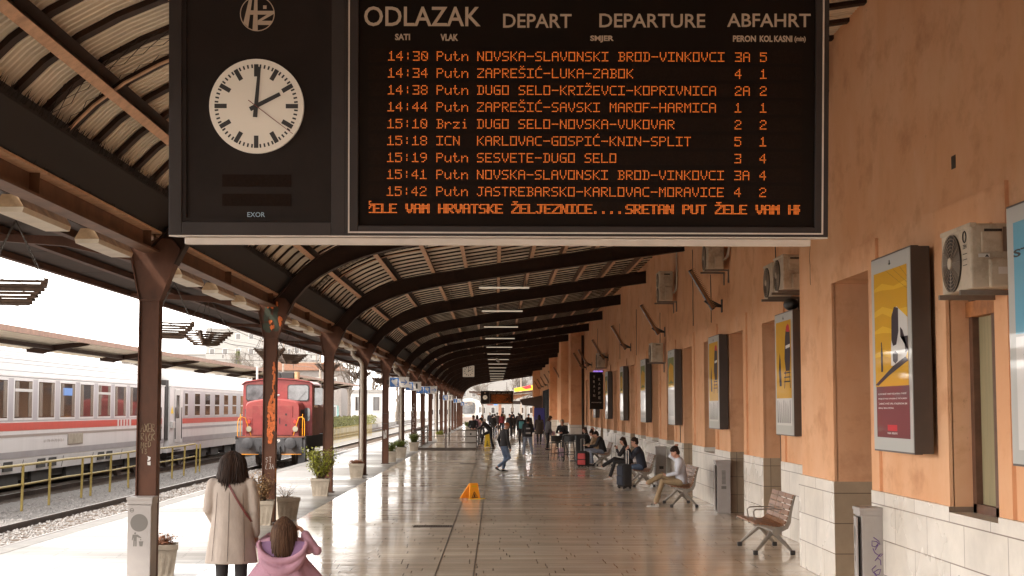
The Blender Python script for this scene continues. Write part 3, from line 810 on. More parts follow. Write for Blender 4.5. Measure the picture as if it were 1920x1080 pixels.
for k, y in enumerate(COLS):
    c = col if k == 0 else dup(col)
    c.location = (XC, y, 0)
    if k == 0: c['label'] = 'brown steel column outside the frame beside the departure board'
    else: c['label'] = spec_lab.get(k, '%s brown steel column of the row counted from the camera' % (ords[k - 1] if k < 18 else 'farthest'))
    cols = [col] if k == 0 else cols + [c]
rs = random.Random(11)
m = MB()
for w_, z, h in (('AXER', 1.86, .10), ('RICK', 1.755, .09), ('McD', 1.665, .075), ('13', 1.595, .06)):
    scrawl(m, w_, -.085 + rs.uniform(0, .02), z, h, .036, -.0725, .0042, rs)
m.build('scrawled_words', M['chalk'], cols[1])
m = MB(); m.prism([(.01, 1.565), (.05, 1.55), (.045, 1.515), (.01, 1.50), (.02, 1.54)], -.076, -.0705); m.prism([(.01, 1.49), (.05, 1.50), (.05, 1.45), (.015, 1.455)], -.076, -.0705)
m.build('torn_sticker', M['p_white'], cols[1])
m = MB(); scrawl(m, 'ST', -.06, 1.14, .09, .05, -.074, .005, rs); scrawl(m, 'LJA', -.06, 1.01, .10, .045, -.074, .005, rs)
m.build('scrawled_letters', M['chalk_white'], cols[2])
def flake(m, pts, y, rnd, n=26):
    # ragged patch made of overlapping irregular flakes
    for (x, z, r) in pts:
        k = 9; poly = []
        for j in range(k):
            a = 6.283 * j / k; q = r * rnd.uniform(.55, 1.1); poly.append((x + q * math.cos(a) * .6, z + q * math.sin(a)))
        m.prism(poly, y - rnd.uniform(0, .005), y + .006 + rnd.uniform(0, .003))
m = MB()
pts = [(.075 + rs.uniform(-.018, .02), 3.0 - .018 * i + rs.uniform(-.01, .01), rs.uniform(.025, .05)) for i in range(0, 40, 2)]
for i in range(46):
    z = 2.36 - .85 * i / 46; w = .03 + .05 * math.sin(min(1, i / 46 * 1.1) * math.pi) ** .5
    for q in range(3): pts.append((.055 + rs.uniform(-w, w * .8) - (.03 if i > 32 else 0), z + rs.uniform(-.02, .02), rs.uniform(.02, .05)))
flake(m, pts, -.082, rs); m.build('orange_paint_patch', M['orange_paint'], cols[2])
m = MB(); flake(m, [(.0 + rs.uniform(-.12, .12), 3.85 + rs.uniform(-.2, .22), .09) for i in range(22)], -.082, rs); m.build('green_paint_patch', M['green_paint'], cols[2])
m = MB(); flake(m, [(.03 + rs.uniform(-.1, .1), 4.12 + rs.uniform(-.04, .04), .05) for i in range(6)] + [(.02 + rs.uniform(-.07, .08), 3.72 + rs.uniform(-.12, .12), .04) for i in range(10)] + [(.17 + rs.uniform(-.02, .03), 3.8 + rs.uniform(-.1, .1), .05) for i in range(5)], -.087, rs)
m.build('orange_primer_patch', M['orange_paint'], cols[2])
m = MB(); m.box(.127, .131, -.06, .02, .75, 1.02); m.build('orange_stripe', M['amber'], cols[2])
m = MB(); scrawl(m, 'SAKI', -.08, 1.0, .3, .03, -.079, .01, rs); m.build('scrawled_letters', M['chalk_white'], cols[5])
m = MB()
for i in range(9): scrawl(m, rs.choice('AEKSRM'), -.06 + rs.uniform(0, .03), 2.3 - i * .2, .15, .09, -.079, .01, rs)
m.build('scrawled_letters', M['chalk_white'], cols[7])
for k in (5,):
    for z in (1.95, 1.55):
        m = MB(); m.box(-.135, .135, -.115, .115, z, z + .018); m.build('clamp_band', M['chain'], cols[k])
for k, lab in ((4, 'pale metal drainpipe on the fourth column with an elbow at the top'), (6, 'pale metal drainpipe on the column behind the second blue sign'), (10, 'pale drainpipe on a distant column behind the stair railing'), (13, 'farthest pale drainpipe standing among the distant columns')):
    t = thing('drainpipe', lab, 'drainpipe', (XC, COLS[k] - .2, 0), 0, 'drainpipes on the columns')
    m = MB(); m.tube([(-.02, 0, .0), (-.02, 0, 3.5), (-.04, 0, 3.62), (-.12, 0, 3.74), (-.26, 0, 3.80), (-.33, 0, 3.9), (-.34, 0, 4.12)], .062, 12); m.build('pipe', M['pipe'], t, smooth=True)
    m = MB()
    for z in (.7, 1.9, 3.1): m.cyl((-.02, 0, z), (-.02, 0, z + .05), .07, n=12); m.box(-.05, .01, .03, .14, z, z + .05)
    m.build('pipe_clamp', M['pipe'], t, smooth=True)
# ================================================================== departure boards
GL = {
'0': '0E11191513110E', '1': '040C040404041F', '2': '0E11010608101F', '3': '1F01010E01011F', '4': '02060A121F0202', '5': '1F101E0101111E', '6': '0608101E11110E',
'7': '1F010204080808', '8': '0E11110E11110E', '9': '0E11110F01020C', ':': '00040400040400', '-': '0000001F000000', '.': '00000000000C0C', ' ': '00000000000000',
'A': '0E11111F111111', 'B': '1E09090E09091E', 'C': '0F10101010100F', 'D': '1E09090909091E', 'E': '1F10101E10101F', 'F': '1F10101E101010', 'G': '0F10101711110F', 'H': '1111111F111111',
'I': '1F04040404041F', 'J': '0F02020202120C', 'K': '1112141814121 1'.replace(' ', ''), 'L': '1010101010101F', 'M': '111B1515111111', 'N': '11191915131311', 'O': '1F11111111111F', 'P': '1E11111E101010',
'R': '1E11111E141211', 'S': '0F10100E01011E', 'T': '1F040404040404', 'U': '11111111111 10E'.replace(' ', ''), 'V': '111111110A0A04', 'Z': '1F01020408101F',
'u': '0000111111130D', 't': '08081C08080906', 'n': '00001619111111', 'r': '00001619101010', 'z': '00001F0204081F', 'i': '04000C0404040E'}
def glyph(ch):
    acc = None
    if ch == 'Š': ch, acc = 'S', (0x0A, 0x04)
    elif ch == 'Ž': ch, acc = 'Z', (0x0A, 0x04)
    elif ch == 'Ć': ch, acc = 'C', (0x02, 0x04)
    g = GL[ch]; rows = [int(g[i:i + 2], 16) for i in range(0, 14, 2)]
    dots = [(c, 6 - r) for r, v in enumerate(rows) for c in range(5) if v >> (4 - c) & 1]
    if acc: dots += [(c, 8 - r) for r, v in enumerate(acc) for c in range(5) if v >> (4 - c) & 1]
    return dots
K = 308.7
def bu(px): return (px - 934) / K
def bv(py): return (443 - py) / K
ROWS = [('14:30', 'Putn', 'NOVSKA-SLAVONSKI BROD-VINKOVCI', '3A', '5'), ('14:34', 'Putn', 'ZAPREŠIĆ-LUKA-ZABOK', '4', '1'), ('14:38', 'Putn', 'DUGO SELO-KRIŽEVCI-KOPRIVNICA', '2A', '2'),
        ('14:44', 'Putn', 'ZAPREŠIĆ-SAVSKI MAROF-HARMICA', '1', '1'), ('15:10', 'Brzi', 'DUGO SELO-NOVSKA-VUKOVAR', '2', '2'), ('15:18', 'ICN', 'KARLOVAC-GOSPIĆ-KNIN-SPLIT', '5', '1'),
        ('15:19', 'Putn', 'SESVETE-DUGO SELO', '3', '4'), ('15:41', 'Putn', 'NOVSKA-SLAVONSKI BROD-VINKOVCI', '3A', '4'), ('15:42', 'Putn', 'JASTREBARSKO-KARLOVAC-MORAVICE', '4', '2')]
fwd = Vector((math.sin(-YAW) * math.cos(PITCH), math.cos(YAW) * math.cos(PITCH), math.sin(PITCH)))
rgt = Vector((math.cos(YAW), math.sin(YAW), 0)); upv = rgt.cross(fwd)
BP = Vector((0, 0, CAM_H)) + fwd * 9.07 + rgt * ((934 - 960) / K) + upv * ((540 - 443) / K)
def make_board(loc, rot, label):
    t = thing('departure_board', label, 'departure board', loc, 0, 'station departure boards')
    t.rotation_euler = rot
    def rect(m, x0, x1, y0, y1, d0, d1): m.box(bu(x0), bu(x1), d0, d1, bv(y1), bv(y0))
    T, B = -46, 443
    m = MB(); rect(m, 318, 1551, T, B, .0, .24); cs = m.build('case', M['board'], t, bevel=.004)
    m = MB()
    for (a, b, c, d) in ((318, 342, T, B), (622, 648, T, B), (342, 622, 418, B), (342, 622, T, T + 20)): rect(m, a, b, c, d, -.025, -.001)
    m.build('clock_frame', M['board_frame'], t, bevel=.004)
    m = MB()
    for (a, b, c, d) in ((342, 350, T + 20, 410), (606, 622, T + 20, 410), (342, 622, 410, 418)): rect(m, a, b, c, d, -.016, -.001)
    m.build('inner_frame', M['board'], t)
    m = MB()
    for (a, b, c, d) in ((648, 672, T, B), (1526, 1551, T, B), (672, 1526, 424, B), (672, 1526, T, T + 22)): rect(m, a, b, c, d, -.025, -.001)
    m.build('panel_frame', M['board_frame'], t, bevel=.004)
    m = MB()
    for (a, b, c, d) in ((653.5, 656, T + 4, 438), (1538.5, 1541.5, T + 4, 438), (656, 1538.5, 435.2, 438), (656, 1538.5, T + 4, T + 7)): rect(m, a, b, c, d, -.030, -.0255)
    m.build('white_edging', M['white_trim'], t)
    m = MB(); rect(m, 318, 1551, 442.9, 445.5, -.022, .2); m.build('bottom_edging', M['white_trim'], t)
    m = MB(); rect(m, 345, 1521, 446, 460, .015, .17); m.build('light_trough', M['white_trim'], t, bevel=.006)
    m = MB(); rect(m, 672, 1526, -20, 424, -.004, -.001); m.build('display_glass', M['board_panel'], t)
    m = MB()
    for i in range(10):
        yc = 105.5 + 31.75 * i if i < 9 else 390.5
        rect(m, 690, 1502, yc - 12.5, yc + 12.5, -.0065, -.0045)
    m.build('led_matrix', M['led_off'], t)
    m = MB()
    for (s, x0, x1, y0, y1, bo) in (('ODLAZAK', 682, 900, 14, 51, .012), ('DEPART', 942, 1070, 27, 53, .012), ('DEPARTURE', 1122, 1320, 26, 52, .012), ('ABFAHRT', 1361, 1517, 25, 50, .012)):
        text_mb(m, s, bu(x0), bu(x1), bv(y1), bv(y0), -.007, bo)
    m.build('title_lettering', M['cream_print'], t)
    m = MB()
    for (s, x0, x1, y0, y1) in (('SATI', 740, 768, 65, 77), ('VLAK', 825, 858, 65, 78), ('SMJER', 1105, 1149, 67, 80), ('PERON', 1372, 1415, 66, 78), ('KOL', 1422, 1446, 66, 78), ('KASNI', 1449, 1483, 66, 78), ('(min)', 1487, 1508, 67, 79)):
        text_mb(m, s, bu(x0), bu(x1), bv(y1), bv(y0), -.007, .035)
    m.build('column_headings', M['cream_print'], t)
    p = 2.585 / K
    def led(m, s, px, yc, step=6, bold=False, pp=p, clip=None):
        for i, ch in enumerate(s):
            ds = set(glyph(ch))
            if bold and ch != '.': ds |= {(c + 1, r) for c, r in ds}
            for c, r in ds:
                x = bu(px) + (i * step + c) * pp; z = bv(yc) + (r - 3) * p
                if clip and not (clip[0] <= x <= clip[1]): continue
                h = p * .34
                m.quad((x - h, -.008, z - h), (x + h, -.008, z - h), (x + h, -.008, z + h), (x - h, -.008, z + h))
    for i, (a, b, c, d, e) in enumerate(ROWS):
        m = MB(); yc = 106.5 + 31.6 * i
        led(m, a, 728 - i * .25, yc); led(m, b, 819, yc); led(m, c, 895, yc); led(m, d, 1377, yc); led(m, e, 1424, yc)
        m.build('departure_row', M['led'], t, recalc=False)
    m = MB(); led(m, 'ŽELE VAM HRVATSKE ŽELJEZNICE....SRETAN PUT ŽELE VAM HRV', 685, 391.5, 6, True, 15.25 / 6 / K, (bu(692), bu(1500)))
    m.build('running_text', M['led'], t, recalc=False)
    # emblem
    m = MB(); cx, cz = bu(482), bv(28.5)
    m.disc((cx, -.003, cz), 32.5 / K, 48, 'y', 30.8 / K)
    e = lambda pts: m.add([(bu(430 + x / 15.43), -.003, bv(y / 15.43)) for x, y in pts], [tuple(range(len(pts)))])
    e([(575, -40), (665, -40), (540, 830), (400, 700)]); e([(722, -50), (805, -50), (815, 935), (665, 895)]); e([(612, 340), (722, 340), (690, 465), (585, 465)])
    e([(805, 352), (1285, 352), (1280, 440), (1080, 462), (805, 462)]); e([(1080, 462), (1280, 440), (930, 640), (815, 720), (815, 630)]); e([(815, 640), (1250, 640), (1165, 760), (815, 760)]); e([(970, 198), (1068, 198), (1068, 298), (970, 298)])
    m.build('railway_emblem', M['cream_print'], t, recalc=False)
    # clock
    cx, cz = bu(482), bv(202)
    def ring(r0, d0, d1): m.tube([(cx, d0, cz), (cx, d1, cz)], r0, 64)
    m = MB(); ring(88 / K, -.035, -.001); ck = m.build('clock', M['clock'], t, smooth=True)
    m = MB()
    for i in range(60):
        a = i * 6.2832 / 60; big = i % 5 == 0
        r0, r1, w = (56, 78, 4.2) if big else (71, 78, 1.6)
        if i % 15 == 0: r0 = 55
        u = Vector((math.sin(a), 0, math.cos(a))); v = Vector((math.cos(a), 0, -math.sin(a))); c = Vector((cx, -.0365, cz))
        m.quad(c + u * r0 / K - v * w / K, c + u * r0 / K + v * w / K, c + u * r1 / K + v * w / K, c + u * r1 / K - v * w / K)
    m.build('minute_marks', M['dial'], ck, recalc=False)
    def hand(name, ang, back, ln, w0, w1, d, mt):
        m = MB(); a = R(ang); u = Vector((math.sin(a), 0, math.cos(a))); v = Vector((math.cos(a), 0, -math.sin(a))); c = Vector((cx, d, cz))
        m.loft([[c + u * s / K - v * w / K, c + u * s / K + v * w / K, c + u * s / K + v * w / K + Vector((0, .002, 0)), c + u * s / K - v * w / K + Vector((0, .002, 0))] for s, w in ((-back, w0), (ln, w1))])
        m.build(name, mt, ck)
    hand('hour_hand', 63, 13, 50, 4.2, 3.6, -.041, M['dial']); hand('minute_hand', 5, 21, 73, 4.2, 2.6, -.045, M['dial']); hand('second_hand', 127, 18, 86, .8, .5, -.049, M['red'])
    for a, b in ((329, 352), (365, 388)):
        m = MB(); rect(m, 417, 546, a, b, -.006, -.001); m.build('date_display', M['led_off'], t)
    m = MB(); text_mb(m, 'EXOR', bu(464), bu(497), bv(408.5), bv(399.5), -.005, .01); m.build('maker_name', M['led_blue'], t)
    for px in (560, 1300):
        m = MB(); m.cyl((bu(px), .12, bv(T) - .001), (bu(px), .12, bv(T) + 1.05), .022, n=8); m.build('hanger_rod', M['steel_dark'], t)
    return t
nb = make_board(BP, (PITCH + .012, .0035, YAW), 'large black departure board close overhead with orange lit train times and round clock')
fb = dup(nb, (.13, 183, 2.72), None, 'tiny far departure board hanging at the end of the platform above the crowd')
fb.rotation_euler = (.03, 0, 0)

# ================================================================== canopy lights
def edge_light():
    t = thing('strip_light', '', 'light', (0, 0, 0), 0, 'strip lights under the edge beam')
    m = MB(); m.loft([[(-.14, y, .0), (.14, y, .0), (.07, y, .12), (-.07, y, .12)] for y in (-.8, .8)]); m.build('housing', M['lamp_body'], t)
    m = MB(); m.loft([[(-.125, y, -.05), (.125, y, -.05), (.139, y, -.001), (-.139, y, -.001)] for y in (-.79, .79)]); m.build('diffuser', M['lamp'], t)
    m = MB()
    for q in range(24):
        y = -.8 + 1.6 * q / 23; a = .05 * (1 if q % 2 else -1); m.tube([(0, y, .12), (a, y + .02, .20)], .004, 3)
    m.bar((0, -.8, .13), (0, .8, .13), .06, .015); m.build('bird_spikes', M['black'], t)
    return t
el = edge_light(); first = True
bays = ['beside the board', 'between the first and second columns', 'between the second and third columns', 'between the third and fourth columns', 'between the fourth and fifth columns', 'between the fifth and sixth columns']
for k in range(0, 16):
    for q, dy in enumerate((3.4, 6.2, 8.9)):
        y = COLS[k] + dy
        o = el if first else dup(el); first = False
        o.location = (-4.62, y, 4.06)
        w_ = ('near', 'middle', 'far')[q]
        o['label'] = '%s strip light of the edge row %s' % (w_, bays[k] if k < 6 else 'in bay %s along the columns' % ords[k])
def tube_lamp():
    t = thing('tube_lamp', '', 'lamp', (0, 0, 0), 0, 'tube lamps across the middle of the canopy')
    m = MB(); m.box(-.71, .71, -.05, .05, 0, .045); m.build('fitting', M['tube'], t, bevel=.008)
    for x in (-.6, .6):
        m = MB(); m.tube([(x, 0, .045), (x, 0, .42)], .008, 6); m.build('suspension_rod', M['black'], t)
    m = MB()
    for q in range(60):
        x = -.7 + 1.4 * q / 59; a = .06 * (1 if q % 2 else -1); m.tube([(x, 0, .05), (x + .02, a, .24)], .004, 3)
    m.build('bird_spikes', M['black'], t)
    return t
tl = tube_lamp()
for k in range(0, 14):
    o = tl if k == 0 else dup(tl)
    o.location = (.23 - .012 * k, 42.2 + 10 * k, 5.54 - .012 * k)
    o['label'] = '%s tube lamp hanging across the canopy, counted from the board' % (ords[k] if k else 'nearest, widest looking')
t = thing('hanging_oval', 'small white tilted oval object hanging below the tube lamps', 'lamp', (.07, 62.5, 4.16))  # unidentified pale oval, built as a solid hung on an added cord
m = MB(); m.ball((0, 0, 0), .055, .055, .115, 14, 9, Matrix.Rotation(R(-38), 3, 'Y')); m.build('oval_shell', M['white'], t, smooth=True)
m = MB(); m.tube([(-.06, 0, .09), (-.06, 0, 1.3)], .004, 4); m.build('cord', M['black'], t)
# square clock
t = thing('square_clock', 'square white clock hanging from the canopy over the platform', 'clock', (-2.0, 109, 4.45))
m = MB(); m.box(-.42, .42, -.06, .06, 0, .82); m.build('case', M['clock'], t, bevel=.02)
m = MB()
for i in range(12):
    a = R(30 * i); u = Vector((math.sin(a), 0, math.cos(a))); v = Vector((math.cos(a), 0, -math.sin(a))); c = Vector((0, -.062, .41)); r0, r1, w = .25, .34, .02
    m.quad(c + u * r0 - v * w, c + u * r0 + v * w, c + u * r1 + v * w, c + u * r1 - v * w)
m.build('hour_marks', M['dial'], t, recalc=False)
for nm, ang, ln in (('hour_hand', 62, .2), ('minute_hand', 5, .3)):
    m = MB(); a = R(ang); m.bar((-.06 * math.sin(a), -.07, .41 - .06 * math.cos(a)), (ln * math.sin(a), -.07, .41 + ln * math.cos(a)), .012, .035, up=(0, 1, 0) if False else (math.cos(a), 0, -math.sin(a))); m.build(nm, M['dial'], t)
m = MB(); m.cyl((0, 0, .82), (0, 0, 1.4), .02, n=8); m.build('hanger_rod', M['black'], t)

# ================================================================== platform signs
def sign(y, x0, x1, z0, z1, parts, label):
    t = thing('platform_sign', label, 'sign', (x0, y, z0), 0, 'blue and white platform signs')
    w, h = x1 - x0, z1 - z0
    m = MB(); m.box(0, w, -.04, .04, 0, h); m.build('panel', M['sign_white'], t, bevel=.006)
    x = .03
    for p in parts:
        s = h - .06
        if p in ('train', 'wc', 'stairs', 'info', 'lift'):
            m = MB(); m.box(x, x + s, -.044, -.041, .03, h - .03); bx = m.build('blue_square', M['sign_blue'], t)
            m = MB(); q = lambda pts: m.add([(x + a * s, -.046, .03 + b * s) for a, b in pts], [tuple(range(len(pts)))])
            if p == 'train':
                q([(.15, .62), (.30, .85), (.38, .7), (.62, .85), (.85, .85), (.85, .3), (.7, .15), (.4, .3)]); q([(.5, .15), (.7, .05), (.9, .12), (.9, .2)])
            elif p == 'wc':
                q([(.2, .75), (.35, .9), (.7, .85), (.85, .6), (.7, .5), (.75, .3), (.55, .3), (.5, .5), (.3, .45)]); q([(.15, .1), (.3, .25), (.3, .08)]); q([(.62, .08), (.8, .25), (.85, .1)])
            elif p == 'stairs': q([(.15, .2), (.4, .2), (.4, .4), (.6, .4), (.6, .6), (.85, .6), (.85, .75), (.5, .75), (.15, .35)])
            elif p == 'info': q([(.42, .1), (.58, .1), (.58, .6), (.42, .6)]); q([(.42, .7), (.58, .7), (.58, .86), (.42, .86)])
            else: q([(.25, .2), (.75, .2), (.75, .6), (.5, .85), (.25, .6)])
            m.build('pictogram', M['p_white'], bx, recalc=False)
            x += s + .03
        elif p == 'arrow':
            m = MB(); c = h / 2; l = h * .65; x += h * .1
            m.add([(x, -.043, c - .02), (x + l * .8, -.043, c - .02), (x + l * .8, -.043, c + .02), (x, -.043, c + .02)], [(0, 1, 2, 3)])
            for sg in (1, -1): m.add([(x + l, -.0432, c), (x + l * .62, -.0432, c + sg * h * .25), (x + l * .48, -.0432, c + sg * h * .25), (x + l * .85, -.0432, c)], [(0, 1, 2, 3)])
            m.build('arrow', M['sign_blue'], t, recalc=False); x += l + .05
        elif p == 'one':
            m = MB(); text_mb(m, '1', w - h * .62, w - h * .42, h * .2, h * .82, -.043, .02); m.build('number', M['dial'], t)
    m = MB(); m.box(-.1, 0, -.02, .02, h * .3, h * .7); m.build('mount', M['steel_dark'], t)
sign(58.6, -4.18, -3.40, 2.97, 3.38, ['train', 'arrow'], 'nearest and largest blue and white sign, train symbol and arrow')
sign(68.6, -4.16, -3.42, 2.97, 3.37, ['train', 'one'], 'second blue and white sign, bearing the number 1, partly behind the nearest')
sign(78.6, -4.19, -3.09, 2.92, 3.32, ['stairs', 'wc', 'arrow'], 'long sign with two blue squares and an arrow, third from the camera')
sign(118.6, -4.22, -3.42, 2.80, 3.22, ['train', 'one'], 'small distant blue and white sign with number 1')
sign(148.6, -4.22, -3.42, 2.72, 3.12, ['info', 'arrow'], 'small distant sign with upright blue symbol and pale arrow')
sign(178.6, -4.2, -2.8, 2.5, 2.95, ['lift', 'arrow'], 'farthest platform sign of all, near the white train')

# ================================================================== hanging slatted baskets
def make_basket():
    t = thing('hanging_basket', '', 'hanging basket', (0, 0, 0), 0, 'wooden slat baskets hung on chains')
    rb = random.Random(2)
    for lv in range(6):
        h = .17 + lv * .038; z = lv * .044
        for ax in (0, 1):
            for sgn in (-1, 1):
                m = MB()
                j = rb.uniform(-.012, .012)
                if ax == 0: m.box(-h - .03 + j, h + .03 + j, sgn * h - .026, sgn * h + .026, z - .006, z + .0235)
                else: m.box(sgn * h - .026, sgn * h + .026, -h - .03 + j, h + .03 + j, z + .024, z + .0375 + .008)
                m.build('slat', M['wood'], t)
    m = MB()
    for i in range(5): m.box(-.18, .18, -.16 + i * .07, -.11 + i * .07, -.02, 0)
    m.build('basket_floor', M['wood'], t)
    for sx in (-1, 1):
        for sy in (-1, 1):
            m = MB(); n = 26; a = Vector((sx * .34, sy * .34, .26)); b = Vector((0, 0, 1.0))
            m.tube([a, b], .005, 4)
            for i in range(n):
                p = a.lerp(b, (i + .2) / n); q = a.lerp(b, (i + .8) / n); m.bar(p, q, .016 if i % 2 else .006, .006 if i % 2 else .016)
            m.build('chain', M['chain'], t)
    return t
bk = make_basket()
for i, (y, x, rz) in enumerate(((18.0, -5.8, .3), (26.8, -5.8, .2), (29.9, -5.8, .75), (38.4, -5.8, .1), (42.0, -5.8, .5), (51.5, -5.8, .25), (63.4, -5.8, .6), (74.8, -5.8, .2), (84.6, -5.8, .4), (96, -5.8, .1), (108, -5.8, .3))):
    o = bk if i == 0 else dup(bk)
    o.location = (x, y, 3.42); o.rotation_euler = (R(random.uniform(-2, 2)), R(random.uniform(-2, 2)), rz)
    o['label'] = ['dark wooden slat basket on chains at the left edge of the picture', 'slat basket half hidden behind the nearest column', 'slat basket on chains just right of the nearest column', 'slat basket hidden mostly behind the second column',
                  'slat basket hanging above the red locomotive cab', 'slat basket cut by the third column', 'slat basket beside the column with the nearest drainpipe', 'slat basket left of the column with the nearest sign',
                  'small slat basket beyond the nearest blue sign', 'very small distant slat basket over the stair railing', 'farthest slat basket of the hanging row'][i]

# ================================================================== concrete planters
def planter(loc, s, label, rz=0, fill='leaf', hgt=.4, n=160, spread=.28, leaf=.03, seed=1, top=1.0):
    rp = random.Random(seed)
    t = thing('planter', label, 'planter', loc, rz, 'concrete planters by the columns')
    m = MB(); rings = []
    for z, w in ((0, .36), (.03, .365), (.36, .45), (.365, .47), (.43, .47), (.43, .41), (.34, .40)):
        w *= s; pts = []; nn = 9
        for side in range(4):
            for i in range(nn):
                u = -1 + 2 * i / nn; fl = (1 if (i % 2) else .975) if .02 < z < .36 else 1
                a = (u * w / 2, -w / 2 * fl); c_, s_ = math.cos(side * math.pi / 2), math.sin(side * math.pi / 2)
                pts.append((a[0] * c_ - a[1] * s_, a[0] * s_ + a[1] * c_, z * s))
        rings.append(pts)
    m.loft(rings); m.build('pot', M['concrete'], t)
    m = MB(); w = .2 * s; m.box(-w, w, -w, w, .33 * s, .37 * s); m.build('soil', M['soil'], t)
    st = MB(); lf = MB()
    base = .36 * s
    for b in range(max(7, n // 6)):
        a = rp.uniform(0, 6.28); tip = Vector((math.cos(a) * spread * rp.uniform(.2, 1), math.sin(a) * spread * rp.uniform(.2, 1), base + hgt * rp.uniform(.45, 1.0)))
        p0 = Vector((rp.uniform(-.08, .08), rp.uniform(-.08, .08), base)); mid = p0.lerp(tip, .5) + Vector((rp.uniform(-.05, .05), rp.uniform(-.05, .05), .04))
        st.tube([p0, mid, tip], [.006, .004, .002], 4)
        for q in range(26):
            f = rp.uniform(.25, 1.05); p = (p0.lerp(mid, f * 2) if f < .5 else mid.lerp(tip, f * 2 - 1)) + Vector((rp.gauss(0, .035), rp.gauss(0, .035), rp.gauss(0, .03)))
            d = Vector((rp.uniform(-1, 1), rp.uniform(-1, 1), rp.uniform(-.3, .8))).normalized(); sdir = d.cross(Vector((rp.uniform(-1, 1), rp.uniform(-1, 1), 1))).normalized()
            l = leaf * rp.uniform(.9, 1.7)
            lf.add([p, p + d * l * .5 + sdir * l * .32, p + d * l, p + d * l * .5 - sdir * l * .32], [(0, 1, 2, 3)])
    st.build('stems', M['stem'], t)
    lf.build('foliage', M[fill], t, recalc=False)
    return t
planter((-4.34, 19.6, 0), .94, 'tall tapered planter with short dry reddish twigs behind the nearest column', .2, 'leaf_red', .14, 200, .2, .022, 3)
planter((-4.36, 28.0, 0), 1.05, 'planter with dry brown bush before the second column', .1, 'leaf_dry', .55, 330, .25, .03, 4)
planter((-4.10, 29.4, 0), 1.0, 'weathered planter with few bare twigs behind the second column', .4, 'leaf_dry', .35, 70, .3, .015, 5)
planter((-4.33, 37.2, 0), 1.0, 'planter with tall bright green bushy shrub by the third column', .05, 'leaf_bright', .82, 560, .42, .04, 6)
planter((-4.36, 47.1, 0), 1.02, 'planter with low pinkish dry plants at the fourth column', .05, 'leaf_red', .14, 260, .26, .03, 7)
planter((-4.22, 60.6, 0), 1.0, 'small planter with green plant behind the fifth column', .1, 'leaf', .45, 260, .25, .045, 8)
planter((-4.15, 65.5, 0), 1.1, 'planter with wide leafy green plant before the sixth column', .1, 'leaf', .35, 360, .34, .05, 9)
planter((-4.15, 76.0, 0), 1.05, 'planter with green bush beside the stair railing corner', .1, 'leaf', .5, 360, .34, .05, 10)
planter((-3.6, 97.0, 0), 1.1, 'far planter with yellow flowers seen through the stair railing', .1, 'leaf_bright', .3, 200, .3, .06, 12)
planter((-2.6, 140.0, 0), 1.1, 'farthest planter with a small green plant beyond the railing', .1, 'leaf', .5, 200, .3, .08, 13)

# ================================================================== litter bins
def litter_bin(loc, rz, label, deco=None, ajar=0):
    t = thing('litter_bin', label, 'litter bin', loc, rz, 'grey steel litter bins')
    m = MB(); m.box(-.145, .145, -.13, .15, .02, 1.0); m.box(-.13, .13, -.11, .13, 0, .02); m.build('body', M['bin'], t, bevel=.006)
    m = MB(); m.box(-.152, .152, -.152, .156, 1.0, 1.075); m.box(-.158, .158, -.16, .162, 1.05, 1.085); m.build('lid', M['bin'], t, bevel=.006)
    Mx = Matrix.Translation((-.14, -.132, 0)) @ Matrix.Rotation(R(-ajar), 4, 'Z') @ Matrix.Translation((.14, .132, 0))
    m = MB(); m.box(-.14, .14, -.152, -.132, .06, .985, Mx); d = m.build('door', M['bin'], t, bevel=.004)
    m = MB(); m.disc((0, -.1535, .78), .105, 36); m.v = [tuple(Mx @ Vector(v)) for v in m.v]; m.build('round_hole', M['bin_dark'], d, recalc=False)
    m = MB(); m.disc((-.09, -.1535, .93), .026, 20, 'y', .018); m.add([(-.108, -.1535, .925), (-.072, -.1535, .925), (-.072, -.1535, .935), (-.108, -.1535, .935)], [(0, 1, 2, 3)])
    # person dropping litter into a bin
    g = lambda pts: m.add([(x, -.1536, z) for x, z in pts], [tuple(range(len(pts)))])
    m.disc((-.045, -.1536, .655), .012, 14)
    g([(-.075, .64), (-.015, .64), (.03, .605), (.025, .595), (-.025, .612), (-.025, .50), (-.042, .50), (-.043, .565), (-.048, .565), (-.049, .50), (-.066, .50), (-.064, .61), (-.075, .57), (-.085, .575)])
    g([(.0, .56), (.055, .56), (.045, .50), (.01, .50)]); g([(.015, .585), (.03, .585), (.03, .572), (.015, .572)])
    m.v = [tuple(Mx @ Vector(v)) for v in m.v]; m.build('pictogram', M['bin_dark'], d, recalc=False)
    if deco: deco(t)
    return t
litter_bin((-4.29, 18.33, 0), 0, 'grey litter bin with round hole and litter symbol fixed to the nearest column')
def purple(t):
    m = MB(); rs_ = random.Random(4)
    for (a, b) in (((0, .74), (.05, .66)), ((.03, .62), (-.02, .50)), ((.01, .44), (.03, .36))):
        pts = [(.1465 + .001, a[0] + .06 * math.sin(i * 1.1 + b[1] * 9) * (1 - i / 16) + .01, a[1] + (b[1] - a[1]) * i / 9 + .03 * math.cos(i * 1.7)) for i in range(10)]
        m.tube(pts, .0045, 4)
    m.build('purple_scrawl', M['purple'], t)
litter_bin((4.07, 16.33, 0), R(-90), 'large grey litter bin with purple scrawl, door ajar, at the right foreground', purple, 8)
def bars(t):
    m = MB()
    for i in range(11): m.box(.1455, .148, -.03, .05, .86 - i * .026, .876 - i * .026)
    m.box(.1455, .148, -.04, .06, .50, .56)
    m.build('dark_marks', M['bin_dark'], t)
litter_bin((4.68, 31.05, 0), R(-90), 'grey litter bin with dark striped marks against the stone base', bars, 6)
def stick(t):
    m = MB(); m.box(.1455, .148, -.05, .07, .45, .53); m.build('dark_sticker', M['dial'], t)
